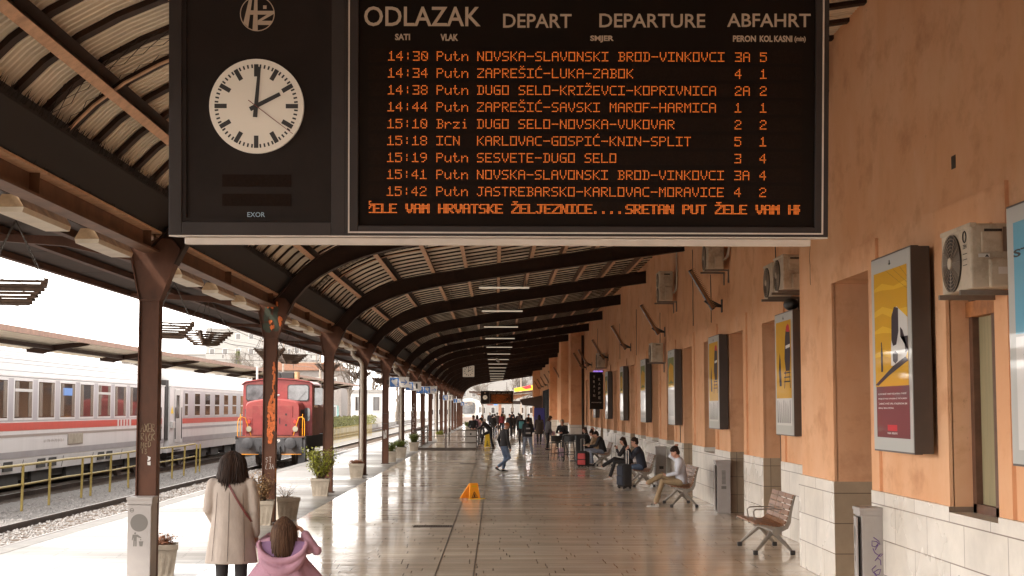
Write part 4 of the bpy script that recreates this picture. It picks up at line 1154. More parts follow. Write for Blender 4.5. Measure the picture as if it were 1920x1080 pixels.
litter_bin((4.66, 42.5, 0), R(-90), 'distant litter bin behind the seated man with glasses', stick)

# ================================================================== benches
def make_bench():
    t = thing('bench', '', 'bench', (0, 0, 0), 0, 'wooden slat benches along the wall')
    PR = [(-.30, .462), (-.235, .462), (-.17, .455), (-.105, .444), (-.04, .432), (.025, .424), (.09, .424), (.145, .445), (.18, .50), (.20, .57), (.222, .65), (.244, .73), (.266, .81), (.29, .885)]
    for s in (-1, 0, 1):
        m = MB(); b = MB()
        for i in range(len(PR) - 1):
            p, q = Vector((PR[i][0], 0, PR[i][1])), Vector((PR[i + 1][0], 0, PR[i + 1][1])); d = (q - p).normalized()
            tgt = m if i < 7 else b
            y0, y1 = s * .55 - .262, s * .55 + .262
            c = (p + q) / 2; hw = (q - p).length / 2 - .006; n = Vector((-d.z, 0, d.x)) * .011
            A = [c - d * hw - n, c + d * hw - n, c + d * hw + n, c - d * hw + n]
            tgt.loft([[(v.x, y0, v.z) for v in A], [(v.x, y1, v.z) for v in A]])
        m.build('seat', M['bench_wood'], t); b.build('backrest', M['bench_wood'], t)
    for s in (-1.5, -.5, .5, 1.5):
        m = MB(); O = [Vector((p[0], p[1])) for p in PR]; off = []
        for i, p in enumerate(O):
            d = (O[min(i + 1, len(O) - 1)] - O[max(i - 1, 0)]).normalized(); off.append(p - Vector((-d.y, d.x)) * (.03 + .05 * math.exp(-((i - 6) / 3) ** 2)))
        y = s * .55; m.loft([[(O[i].x, y - .012, O[i].y - .012), (O[i].x, y + .012, O[i].y - .012), (off[i].x, y + .012, off[i].y), (off[i].x, y - .012, off[i].y)] for i in range(len(O))])
        m.build('side_casting', M['bench_steel'], t)
    m = MB(); m.cyl((.02, -.84, .345), (.02, .84, .345), .038, n=14); m.cyl((.02, -.85, .345), (.02, -.79, .345), .06, n=16); m.cyl((.02, .79, .345), (.02, .85, .345), .06, n=16); m.build('beam', M['bench_steel'], t, smooth=True)
    for sy in (-1, 1):
        for x in (-.27, .28):
            m = MB(); m.tube([(.02, sy * .55, .33), (x * .93, sy * .72, .06)], [.04, .022], 6); lg = m.build('leg', M['bench_steel'], t)
            m = MB(); m.box(x - .035, x + .035, sy * .72 - .03, sy * .72 + .03, 0, .065); m.build('foot', M['black'], lg, bevel=.008)
    for s in (-.5, .5):
        m = MB(); y = s * .55; m.tube([(-.2, y, .47), (-.22, y, .60), (-.18, y, .635), (.1, y, .645), (.2, y, .63)], .011, 6); m.build('armrest', M['bench_steel'], t)
    return t
bn = make_bench()
for i, (y, lab) in enumerate(((22.95, 'empty bench with wooden slat seats and grey splayed legs, nearest the camera'), (33.5, 'bench where the young man in pale shirt sits'), (42.0, 'bench under the man in dark jacket and glasses'), (46.2, 'bench under the woman in black with white shoes'), (57.0, 'bench under the man in black jacket beside the red suitcase'), (62.5, 'bench behind the row of seated people near the tan coat'))):
    o = bn if i == 0 else dup(bn)
    o.location = (4.1 + (0 if i < 2 else -.03), y, 0); o['label'] = lab

# ================================================================== air conditioners
def ac(loc, w, d, h, label, detail=True, big=False):
    """front faces -x, width along y; loc is the bottom middle at the wall"""
    t = thing('air_conditioner', label, 'air conditioner', loc, 0, 'outdoor air conditioner units on the wall')
    g = .12
    m = MB(); m.box(-g - d, -g, -w / 2, w / 2, .04, h); m.build('casing', M['ac'], t, bevel=.018)
    m = MB(); m.box(-g - d - .008, -g - d + .05, -w / 2 - .006, w / 2 + .006, h - .03, h + .006); m.build('top_edge', M['ac'], t, bevel=.006)
    x = -g - d - .002
    fans = [(w * .10, h * .5)] if not big else [(0, h * .27), (0, h * .74)]
    for fy, fz in fans:
        r = h * .42 if not big else h * .22
        m = MB(); m.tube([(x + .001, fy, fz), (x - .012, fy, fz)], r, 40); f = m.build('fan_opening', M['ac_dark'], t)
        m = MB()
        for q in range(1, 9): 
            rr_ = r * q / 8; m.tube([(x - .018, fy + rr_ * math.cos(a * 6.2832 / 36), fz + rr_ * math.sin(a * 6.2832 / 36)) for a in range(36)], .0035, 4, closed=True)
        for q in range(12): a = q * 6.2832 / 12; m.tube([(x - .02, fy, fz), (x - .02, fy + r * math.cos(a), fz + r * math.sin(a))], .0025, 3)
        m.build('grille', M['ac_grille'], f)
        m = MB(); m.tube([(x - .02, fy, fz), (x - .03, fy, fz)], r * .2, 16); m.build('hub', M['ac'], f)
    # covers on the side that faces the camera
    ys = -w / 2 - .001
    xa, xb = -g - d * .75, -g - d * .22
    m = MB(); m.box(xa, xb, ys - .03, ys, h * .58, h * .88); m.build('service_cover', M['ac'], t, bevel=.012)
    m = MB(); m.box(xa + .03, xb, ys - .012, ys, h * .88, h * .92); m.build('handle_recess', M['ac_dark'], t)
    m = MB(); m.box(xa + .05, xb + .05, ys - .05, ys, h * .08, h * .5); m.build('valve_cover', M['ac'], t, bevel=.02)
    if detail:
        m = MB(); m.box(xb - .05, xb + .03, ys - .052, ys - .0505, h * .27, h * .37); m.build('paper_label', M['sign_white'], t)
        m = MB(); m.box(xb + .01, xb + .07, ys - .004, ys - .001, h * .60, h * .95); m.build('rating_plate', M['ac_grille'], t)
        m = MB(); m.box(xa - .02, xa + .07, ys - .004, ys - .001, h * .515, h * .565); m.build('warning_label', M['sign_white'], t)
        m = MB()
        m.add([(xa + .03, ys - .005, h * .52), (xa + .065, ys - .005, h * .52), (xa + .047, ys - .005, h * .56)], [(0, 1, 2)]); m.build('warning_triangle', M['dial'], t, recalc=False)
        m = MB(); yb = -w * .32
        m.tube([(x - .002, yb + .04 * math.cos(a * .3142), h * .83 + .045 * math.sin(a * .3142)) for a in range(20)], .006, 4, closed=True)
        text_mb(m, 'ZEN', 0, .10, h * .66, h * .72, 0, .02, to=lambda u, v: (x - .002, yb + .05 - u, v))
        for zz in (.42, .5, .58): m.box(x - .003, x, yb - .05, yb + .05, h * zz, h * zz + .006)
        m.build('emblem', M['dial'], t)
    for s in (-1, 1):
        m = MB(); y = s * w * .36; m.box(-g - d - .06, 0, y - .02, y + .02, -.005, .035); m.box(-.03, 0, y - .02, y + .02, -.25, -.005); m.build('bracket_arm', M['bracket'], t)
    return t
ac((4.21, 12.15, 3.06), .78, .32, .56, 'large weathered air conditioner over the tall window, nearest the camera')
ac((4.91, 23.45, 3.96), .78, .33, .58, 'paired air conditioner nearer the pilaster, under the board', False)
ac((4.91, 24.35, 3.92), .80, .33, .58, 'paired air conditioner on the far side, left of its twin', False)
ac((4.91, 31.6, 5.04), .85, .34, .62, 'air conditioner whose top is hidden by the departure board', False)
ac((4.91, 40.7, 5.02), .90, .36, .84, 'tall air conditioner with pipes rising to the roof', False, True)
ac((4.91, 43.2, 3.45), .8, .32, .58, 'air conditioner low on the wall just above a lightbox', False)
ac((4.91, 66.0, 3.92), .85, .34, .66, 'small far air conditioner above the black cafe sign', False)
for (x, y, z, lab) in ((4.87, 31.05, 5.3, 'bundle of pale hoses beside the air conditioner under the board'), (4.87, 40.1, 5.3, 'bundle of pale hoses from the tall air conditioner up to the roof')):
    t = thing('coolant_pipes', lab, 'pipes', (x, y, z))
    for q in range(3):
        m = MB(); m.tube([(-.12 + q * .03, .03 * q, -.05), (-.02, -.05 + .03 * q, .02 + .04 * q), (0, -.08 + .035 * q, .2), (0, -.08 + .035 * q, 1.15)], .018, 8); m.build('hose', M['pipe'], t, smooth=True)

# ================================================================== light boxes with posters
def lightbox(X, y0, y1, kind, label, z0=1.72, z1=3.70):
    """box on the wall whose lit face looks towards -x"""
    t = thing('lightbox', label, 'poster box', (X, y0, z0), 0, 'poster light boxes on the wall')
    w, h = y1 - y0, z1 - z0; d = .2
    m = MB(); m.box(-d, -.02, 0, w, 0, h); m.box(-.02, 0, .2, w - .2, .2, h - .2); m.build('case', M['poster_frame'], t, bevel=.008)
    m = MB(); m.box(-d - .004, -d + .07, -.005, w + .005, -.005, h + .005); m.build('rim', M['poster_frame'], t)
    m = MB(); m.box(-d - .010, -d - .004, .012, w - .012, .012, h - .012); m.build('face', M['poster_pale'], t)
    x = -d - .0125
    def patch(name, mt, pts, dx=0, par=t):
        mm = MB(); mm.add([(x - dx, w * (1 - a), h * b) for a, b in pts], [tuple(range(len(pts)))]); return mm.build(name, M[mt], par, recalc=False)
    R4 = lambda a, b, c, e: [(a, b), (c, b), (c, e), (a, e)]
    if kind == 'train':
        b = patch('picture', 'p_yellow', R4(.08, .33, .92, .92))
        for (z, s) in ((.72, .1), (.62, .05), (.50, .06), (.84, .05)):
            patch('light_band', 'p_gold', [(.08, z), (.3, z + .02), (.6, z - .01), (.92, z + .02 - s * .3), (.92, z - s * .5), (.6, z - s * .55), (.3, z - .015), (.08, z - s * .3)], .0006, b)
        patch('train_body', 'p_white', [(.50, .43), (.50, .50), (.55, .70), (.66, .725), (.92, .66), (.92, .50), (.8, .44)], .0012, b)
        patch('train_nose', 'p_dark', [(.52, .56), (.53, .68), (.60, .725), (.70, .715), (.70, .60), (.64, .535), (.56, .53)], .0018, b)
        patch('train_side', 'p_dark', [(.74, .57), (.92, .57), (.92, .50), (.86, .49), (.80, .60), (.74, .62)], .0018, b)
        patch('train_lamp', 'p_dark', [(.55, .455), (.55, .49), (.61, .505), (.67, .49), (.67, .455), (.61, .44)], .0018, b)
        patch('track', 'p_dark', [(.08, .34), (.5, .42), (.92, .49), (.92, .45), (.6, .395), (.3, .34), (.08, .335)] if False else [(.08, .34), (.55, .43), (.85, .47), (.92, .45), (.45, .385), (.16, .335)], .0018, b)
        patch('waiting_figure', 'p_dark', [(.24, .405), (.235, .50), (.25, .53), (.245, .555), (.27, .56), (.275, .53), (.29, .50), (.285, .405)], .0018, b)
        for q in range(3): patch('overhead_wire', 'p_dark', [(.4 + q * .17, .92), (.405 + q * .17, .92), (.925, .80 + q * .03), (.92, .80 + q * .03)], .0012, b)
        c = patch('caption_panel', 'p_maroon', R4(.1, .07, .93, .33), .0003)
        m = MB()
        for q, s in enumerate(('ILI JE NE MOŽEŠ OKRET SVOJ VATRALA. TI MOŽEŠ', 'STROJE IZ TVORA UPORNEM AČ TRIČ KOMZEN', 'ŠLABINGŠA PRIČ UPRL AŠINLERRONA SIM', 'BERGAJ ŠEBNA ZVEZTINA.')):
            text_mb(m, s, 0, w * (.72 if q < 3 else .4), h * (.297 - q * .024) - h * .0115, h * (.297 - q * .024), 0, .03, to=lambda u, v: (x - .002, w * .85 - u, v))
        m.build('caption_text', M['p_white'], c)
        patch('red_mark', 'p_red', R4(.38, .105, .62, .135), .0015, c)
        m = MB(); text_mb(m, 'NA KRIVI', 0, w * .24, h * .088, h * .098, 0, .02, to=lambda u, v: (x - .002, w * .62 - u, v)); m.build('small_text', M['p_white'], c)
    elif kind == 'blue':
        b = patch('picture', 'p_blue', R4(.1, .50, .92, .93)); patch('lower_picture', 'p_white', R4(.1, .06, .92, .49), .0005)
        m = MB(); text_mb(m, 'STANI', 0, w * .6, h * .795, h * .825, 0, .03, to=lambda u, v: (x - .002, w * .9 - u, v)); m.build('heading', M['dial'], b)
        patch('thin_wire', 'p_dark', [(.25, .8), (.26, .8), (.32, .52), (.31, .52)], .001, b)
        patch('dark_shape', 'p_dark', [(.2, .42), (.3, .46), (.4, .42), (.3, .38)], .001)
    elif kind == 'figure':
        b = patch('picture', 'p_yellow', R4(.08, .30, .92, .93))
        patch('dark_figure', 'p_dark', [(.62, .52), (.55, .62), (.6, .80), (.64, .86), (.76, .88), (.86, .84), (.88, .66), (.84, .52)], .001, b)
        patch('red_cap', 'p_red', [(.64, .84), (.66, .88), (.76, .90), (.82, .88), (.85, .83)], .0015, b)
        patch('pale_stripe', 'p_white', [(.62, .70), (.86, .71), (.86, .735), (.62, .725)], .0015, b)
        for q in range(3): patch('chair_bar', 'p_dark', R4(.52, .43 + q * .035, .86, .44 + q * .035), .001, b)
        patch('chair_leg', 'p_dark', [(.52, .38), (.55, .38), (.62, .52), (.59, .52)], .001, b); patch('chair_leg', 'p_dark', [(.84, .38), (.87, .38), (.82, .52), (.79, .52)], .001, b)
        patch('thin_figure', 'p_dark', [(.26, .40), (.22, .52), (.28, .68), (.33, .62), (.38, .40)], .001, b)
        c = patch('lower_picture', 'p_white', R4(.08, .08, .92, .30), .0005)
        for q in range(7): patch('dark_streak', 'p_dark', [(.12 + q * .11, .1), (.17 + q * .11, .1), (.15 + q * .115, .29 - (q % 3) * .04), (.13 + q * .115, .28)], .001, c)
    else:
        b = patch('picture', 'p_green', R4(.08, .52, .92, .9)); patch('bright_patch', 'p_yellow', [(.12, .55), (.5, .6), (.9, .55), (.85, .78), (.4, .83), (.15, .75)], .001, b)
        patch('lower_picture', 'p_white', R4(.08, .07, .92, .52), .0005)
        patch('yellow_band', 'p_gold', R4(.08, .5, .92, .55), .001)
        for q in range(5): patch('dark_streak', 'p_dark', [(.15 + q * .15, .12), (.2 + q * .15, .12), (.19 + q * .15, .42 - (q % 2) * .1), (.16 + q * .15, .4)], .001)
    m = MB()
    c0 = Vector((x - .001, w * .5, h * .955))
    m.tube([c0 + Vector((0, .035 * math.cos(a * .3142), .02 * math.sin(a * .3142))) for a in range(11, 20)], .003, 4); m.bar(c0 + Vector((0, 0, -.02)), c0 + Vector((0, 0, .025)), .006, .006)
    m.build('top_emblem', M['dial'], t)
    return t
lightbox(4.16, 9.85, 11.45, 'blue', 'blue and white poster box cut by the right edge of the picture')
lightbox(4.16, 14.14, 15.63, 'train', 'nearest whole yellow poster box, white train picture above a maroon caption')
lightbox(4.87, 23.4, 24.9, 'figure', 'yellow poster box with red capped dark figure beside the pilaster')
lightbox(4.87, 31.2, 32.75, 'figure', 'yellow figure poster box third along the wall above the grey bin')
lightbox(4.87, 39.0, 40.5, 'city', 'green and white poster box above the seated young man')
lightbox(4.87, 46.6, 48.2, 'city', 'narrow looking green poster box above the man with glasses')
lightbox(4.87, 54.8, 56.2, 'city', 'poster box beside the dark wooden doorway above the woman in black')
lightbox(4.87, 62.4, 63.9, 'city', 'small poster box just right of the black cafe sign')
lightbox(4.87, 70.2, 71.7, 'city', 'distant poster box hidden partly behind the cafe sign')
lightbox(4.87, 87.2, 88.8, 'city', 'dark narrow poster box between the two big pilasters')
t = thing('speaker', 'small round black loudspeaker atop the poster box by the pilaster', 'loudspeaker', (4.74, 23.9, 3.72))
m = MB(); m.ball((0, 0, .10), .12, .22, .1); m.build('shell', M['black'], t, smooth=True)
m = MB(); m.box(-.03, .03, -.05, .05, -.01, .04); m.build('foot', M['black'], t)

# ================================================================== tilted lamps with bird spikes
def wall_lamp():
    t = thing('wall_lamp', '', 'wall lamp', (0, 0, 0), 0, 'tilted wall lamps with bird spikes')
    a, b = Vector((-.70, 0, .78)), Vector((-.20, 0, -.08)); d = (b - a).normalized(); n = Vector((d.z, 0, -d.x))
    m = MB(); m.bar(a, b, .14, .07, up=n); m.build('housing', M['black'], t, bevel=.01)
    m = MB(); k = 26
    for i in range(k):
        p = a.lerp(b, (i + .5) / k) - n * .0; 
        for sy in (-.06, 0, .06):
            m.add([p + Vector((0, sy - .012, 0)) - n * .03 + d * .012, p + Vector((0, sy + .012, 0)) - n * .03 - d * .012, p - n * .115 + Vector((0, sy, 0))], [(0, 1, 2)])
        m.add([p + d * .014 - n * .036 + Vector((0, -.078, 0)), p - d * .014 - n * .036 + Vector((0, -.078, 0)), p - n * .1 + Vector((0, -.078, 0))], [(0, 1, 2)])
    m.build('bird_spikes', M['spike'], t, recalc=False)
    m = MB(); m.bar(a - n * .038 + Vector((0, 0, 0)), b - n * .038, .12, .004, up=n); m.build('glass', M['spike'], t)
    m = MB(); q0, q1 = a + d * .03, b - d * .03; m.bar(q0 + Vector((0, -.0735, 0)), q1 + Vector((0, -.0735, 0)), .004, .05, up=n); m.build('side_strip', M['spike'], t)
    m = MB(); m.prism([(-.40, .10), (-.30, .16), (-.02, .02), (-.02, -.03), (-.25, -.02)], -.03, .03); m.box(-.02, 0, -.07, .07, -.14, .14); m.build('bracket', M['black'], t)
    return t
wlp = wall_lamp(); i = 0
for k in range(0, 13):
    y = 32.3 + 11.0 * k
    if k in (5,): y = 81
    o = wlp if i == 0 else dup(wlp); i += 1
    o.location = (4.91 if k not in (5,) else 4.91, y, 4.37)
    o['label'] = ['nearest tilted wall lamp with rusty spikes below the board', 'tilted wall lamp under the tall air conditioner', 'tilted wall lamp third from the camera, high on the orange wall'][k] if k < 3 else '%s tilted spiked wall lamp, counted from the board along the wall' % ords[k]

# ================================================================== stair railing
t = thing('stair_railing', 'low brown steel railing around the stairwell with a grey end panel', 'railing', (-2.6, 85, 0))
x0, x1, ya, yb = -1.6, 1.6, -7, 7
for z in (1.03, .70, .38, .06):
    m = MB(); r = .042 if z > 1 else .028
    m.tube([(x0, yb, z), (x0, ya, z), (x1, ya, z), (x1, yb, z)], r, 8); m.build('rail', M['inox'], t)
for (x, y) in ((x0, ya), (0, ya), (x1, ya), (x0, 0), (x0, yb), (x1, 0), (x1, yb), (-.15, 3)):
    m = MB(); m.cyl((x, y, 0), (x, y, 1.03), .035, n=8); m.build('post', M['inox'], t)
m = MB(); m.box(1.0, x1 - .03, ya + .04, ya + .06, .02, 1.0); m.build('end_panel', M['panel_grey'], t)
m = MB()
for q in range(8): m.box(x0 - .01, x0 + .01, ya + .2 + q * .25, ya + .22 + q * .25, .06, 1.0)
m.build('balusters', M['white'], t)
m = MB(); m.box(x0 - .02, x1 + .02, ya - .02, ya + .015, 0, .12); m.build('kick_plate', M['inox'], t)
m = MB(); m.add([(1.25, ya + .035, .78), (1.33, ya + .035, .78), (1.33, ya + .035, .88), (1.25, ya + .035, .88)], [(0, 1, 2, 3)]); m.build('notice', M['dial'], t, recalc=False)

# ================================================================== wet floor signs
def wet_sign(loc, rz, label, mt, spread=.30, h=.36, w=.27, foot=True):
    t = thing('wet_floor_sign', label, 'warning sign', loc, rz, 'wet floor warning signs')
    def leaf(name, top, bot, wt, wb):
        m = MB(); top, bot = Vector(top), Vector(bot); n = Vector((bot.z - top.z, 0, -(bot.x - top.x))).normalized() * .012
        q = []
        for p, ww in ((top, wt), (bot, wb)): q += [[(p + n + Vector((0, -ww / 2, 0))), (p + n + Vector((0, ww / 2, 0))), (p - n + Vector((0, ww / 2, 0))), (p - n + Vector((0, -ww / 2, 0)))]]
        m.loft(q); return m.build(name, M[mt], t, bevel=.006), top, bot
    f, a, b = leaf('front_leaf', (0, 0, h), (.05, 0, .015), w * .72, w)
    leaf('back_leaf', (-.015, 0, h), (-spread, 0, .01), w * .72, w)
    m = MB(); m.box(-.03, .02, -w * .3, w * .3, h - .02, h + .008); m.build('hinge', M[mt], t, bevel=.005)
    d = (b - a).normalized(); n = Vector((-d.z, 0, d.x)); n = n if n.x > 0 else -n
    o = lambda u, v: tuple(a + d * v + n * .0145 + Vector((0, u, 0)))
    m = MB(); q = lambda A, B_: m.add([o(*A[0]), o(*A[1]), o(*A[2]), o(*B_[0]), o(*B_[1]), o(*B_[2])], [(0, 1, 4, 3), (1, 2, 5, 4), (2, 0, 3, 5)])
    q([(-.085, h * .93), (.085, h * .93), (0, h * .52)], [(-.062, h * .885), (.062, h * .885), (0, h * .60)])
    m.add([o(-.03, h * .87), o(.02, h * .87), o(.015, h * .72), o(-.005, h * .68)], [(0, 1, 2, 3)])
    m.build('triangle_symbol', M['dial'], f, recalc=False)
    m = MB(); m.add([o(-.06, h * .24), o(.06, h * .24), o(.06, h * .14), o(-.06, h * .14)], [(0, 1, 2, 3)]); m.build('hand_slot', M['p_gold'], f, recalc=False)
    if foot:
        m = MB(); m.box(.04, .08, -w * .55, w * .9, 0, .016); m.build('foot_bar', M['yellow_plastic'], t, bevel=.004)
    return t
wet_sign((-.53, 35.9, 0), R(-62), 'orange wet floor sign splayed open on the wet floor, nearest the camera', 'amber', .42, .37, .30)
wet_sign((-1.25, 78.9, 0), R(-80), 'narrow orange folded sign leaning by the railing panel', 'amber', .06, .78, .28, False)
wet_sign((-.48, 83.5, 0), R(-90), 'upright yellow wet floor sign behind the leaning man', 'yellow_plastic', .2, .80, .34, False)

# ================================================================== cafe furniture and sign
t = thing('cafe_sign', 'black hanging cafe sign with pale vertical letters on the wall', 'sign', (4.6, 68.3, 2.12))
m = MB(); m.box(-.32, .31, -.07, .07, 0, 1.69); m.build('panel', M['board'], t, bevel=.01)
m = MB()
for w_, x, z1 in (('TRAIN', -.12, 1.52), ('KAFFE', .12, 1.42)):
    for i, ch in enumerate(w_):
        z = z1 - i * .21; wd = .02 if ch == 'I' else .085; text_mb(m, ch, x - wd / 2, x + wd / 2, z - .12, z, -.072, .02)
text_mb(m, 'RESTAURACIJA', -.24, .22, .27, .33, -.072, .02)
m.build('letters', M['cream_print'], t)
m = MB()
for q in range(9): m.box(-.16 + q * .05, -.13 + q * .05, -.075, -.04, 1.692, 1.75 + .02 * (q % 2))
m.box(.31, .325, -.07, .07, 1.35, 1.69)
lm = mat('violet_glow', (.3, .2, .6), .5, emit=(.35, .2, 1.0), estr=.16); m.build('violet_light', lm, t)
m = MB(); m.box(.30, .34, -.02, .02, 1.2, 1.26); m.box(.30, .34, -.02, .02, .4, .46); m.build('wall_mount', M['black'], t)
t = thing('notice_panel', 'tall violet blue panel standing near the far shopfront', 'panel', (3.7, 128, 0))
m = MB(); m.box(-.45, .45, -.05, .05, .35, 2.2); m.build('board', M['violet'], t, bevel=.01)
for x in (-.38, .38):
    m = MB(); m.box(x - .03, x + .03, -.04, .04, 0, .36); m.build('leg', M['black'], t)
def stool():
    t = thing('bar_stool', '', 'bar stool', (0, 0, 0), 0, 'black high stools of the cafe')
    m = MB(); m.box(-.2, .2, -.2, .2, .74, .78); m.build('seat', M['black'], t, bevel=.015)
    m = MB(); m.loft([[(x * .2, -.19 - .03 * abs(x) ** 2 * -1, z) for x in (-1, -.5, 0, .5, 1)] + [(x * .2, -.165 + .03 * abs(x) ** 2, z) for x in (1, .5, 0, -.5, -1)] for z in (.80, .92, 1.04)]); m.build('backrest', M['black'], t)
    for sx in (-1, 1):
        for sy in (-1, 1):
            m = MB(); m.tube([(sx * .17, sy * .17, .75), (sx * .24, sy * .24, 0)], .014, 6); m.build('leg', M['black'], t)
    m = MB(); m.tube([(-.215, -.215, .3), (.215, -.215, .3), (.215, .215, .3), (-.215, .215, .3)], .013, 6, closed=True); m.build('footrest', M['black'], t)
    return t
st = stool()
for i, (x, y, rz, lab) in enumerate(((2.42, 61.5, .2, 'black high stool farthest left in the cafe corner'), (2.98, 60.9, -.1, 'black high stool in front beside the black table'), (2.75, 63.4, 1.2, 'black high stool half hidden behind the two front ones'), (3.2, 64.2, 2.8, 'black high stool behind the black high table'))):
    o = st if i == 0 else dup(st); o.location = (x, y, 0); o.rotation_euler = (0, 0, rz); o['label'] = lab
t = thing('high_table', 'black high cafe table with solid pedestal left of the red suitcase', 'table', (3.38, 61.6, 0))
m = MB(); m.box(-.62, .42, -.35, .35, 1.05, 1.09); m.build('table_top', M['black'], t, bevel=.006)
m = MB(); m.box(-.1, .25, -.15, .15, .03, 1.05); m.build('pedestal', M['black'], t)
m = MB(); m.box(-.35, .35, -.3, .3, 0, .03); m.build('base_plate', M['black'], t)
t = thing('napkin_tray', 'white tray with napkins lying on the black high table', 'tray', (3.0, 61.4, 1.09))
m = MB(); m.box(-.2, .2, -.14, .14, 0, .012); m.build('dish', M['white'], t); m = MB(); m.box(-.05, .08, -.05, .05, .012, .05); m.build('napkins', M['sign_white'], t)

# ================================================================== luggage
def suitcase(loc, rz, label, w, d, h, front, side, handle=.35, rad=.05):
    t = thing('suitcase', label, 'suitcase', loc, rz, 'suitcases beside the benches')
    m = MB(); m.box(-w / 2, w / 2, -d / 2, d / 2, .05, h); m.build('shell', M[side], t, bevel=rad)
    m = MB(); m.box(-w / 2 + .03, w / 2 - .03, -d / 2 - .03, -d / 2 + .02, .10, h * .5); m.build('lower_pocket', M[front], t, bevel=.02)
    m = MB(); m.box(-w / 2 + .03, w / 2 - .03, -d / 2 - .025, -d / 2 + .02, h * .54, h - .05); m.build('upper_pocket', M[front], t, bevel=.02)
    for x in (-w * .35, w * .35):
        for y in (-d * .35, d * .35):
            m = MB(); m.tube([(x - .015, y, .03), (x + .015, y, .03)], .03, 10); m.build('wheel', M['black'], t)
    if handle:
        m = MB(); m.tube([(-.07, d * .3, h - .02), (-.07, d * .3, h + handle), (.07, d * .3, h + handle), (.07, d * .3, h - .02)], .010, 6); m.build('pull_handle', M['sign_white'], t)
    return t
suitcase((3.47, 40.5, 0), R(-70), 'dark suitcase with raised silver handle beside the man in glasses', .42, .27, .66, 'navy', 'dark_cloth', .36)
suitcase((3.22, 55.1, 0), R(-35), 'red fronted black suitcase standing beside the seated man in blue jeans', .38, .30, .56, 'red_case', 'dark_cloth', .0)
suitcase((2.85, 66.0, 0), R(-20), 'small pale pink bag under the cafe stools', .28, .2, .42, 'pink_case', 'pink_case', .0)
suitcase((3.25, 57.0, 0), R(-35), 'black trolley case with raised dark handle behind the red one', .36, .26, .55, 'dark_cloth', 'dark_cloth', .45)
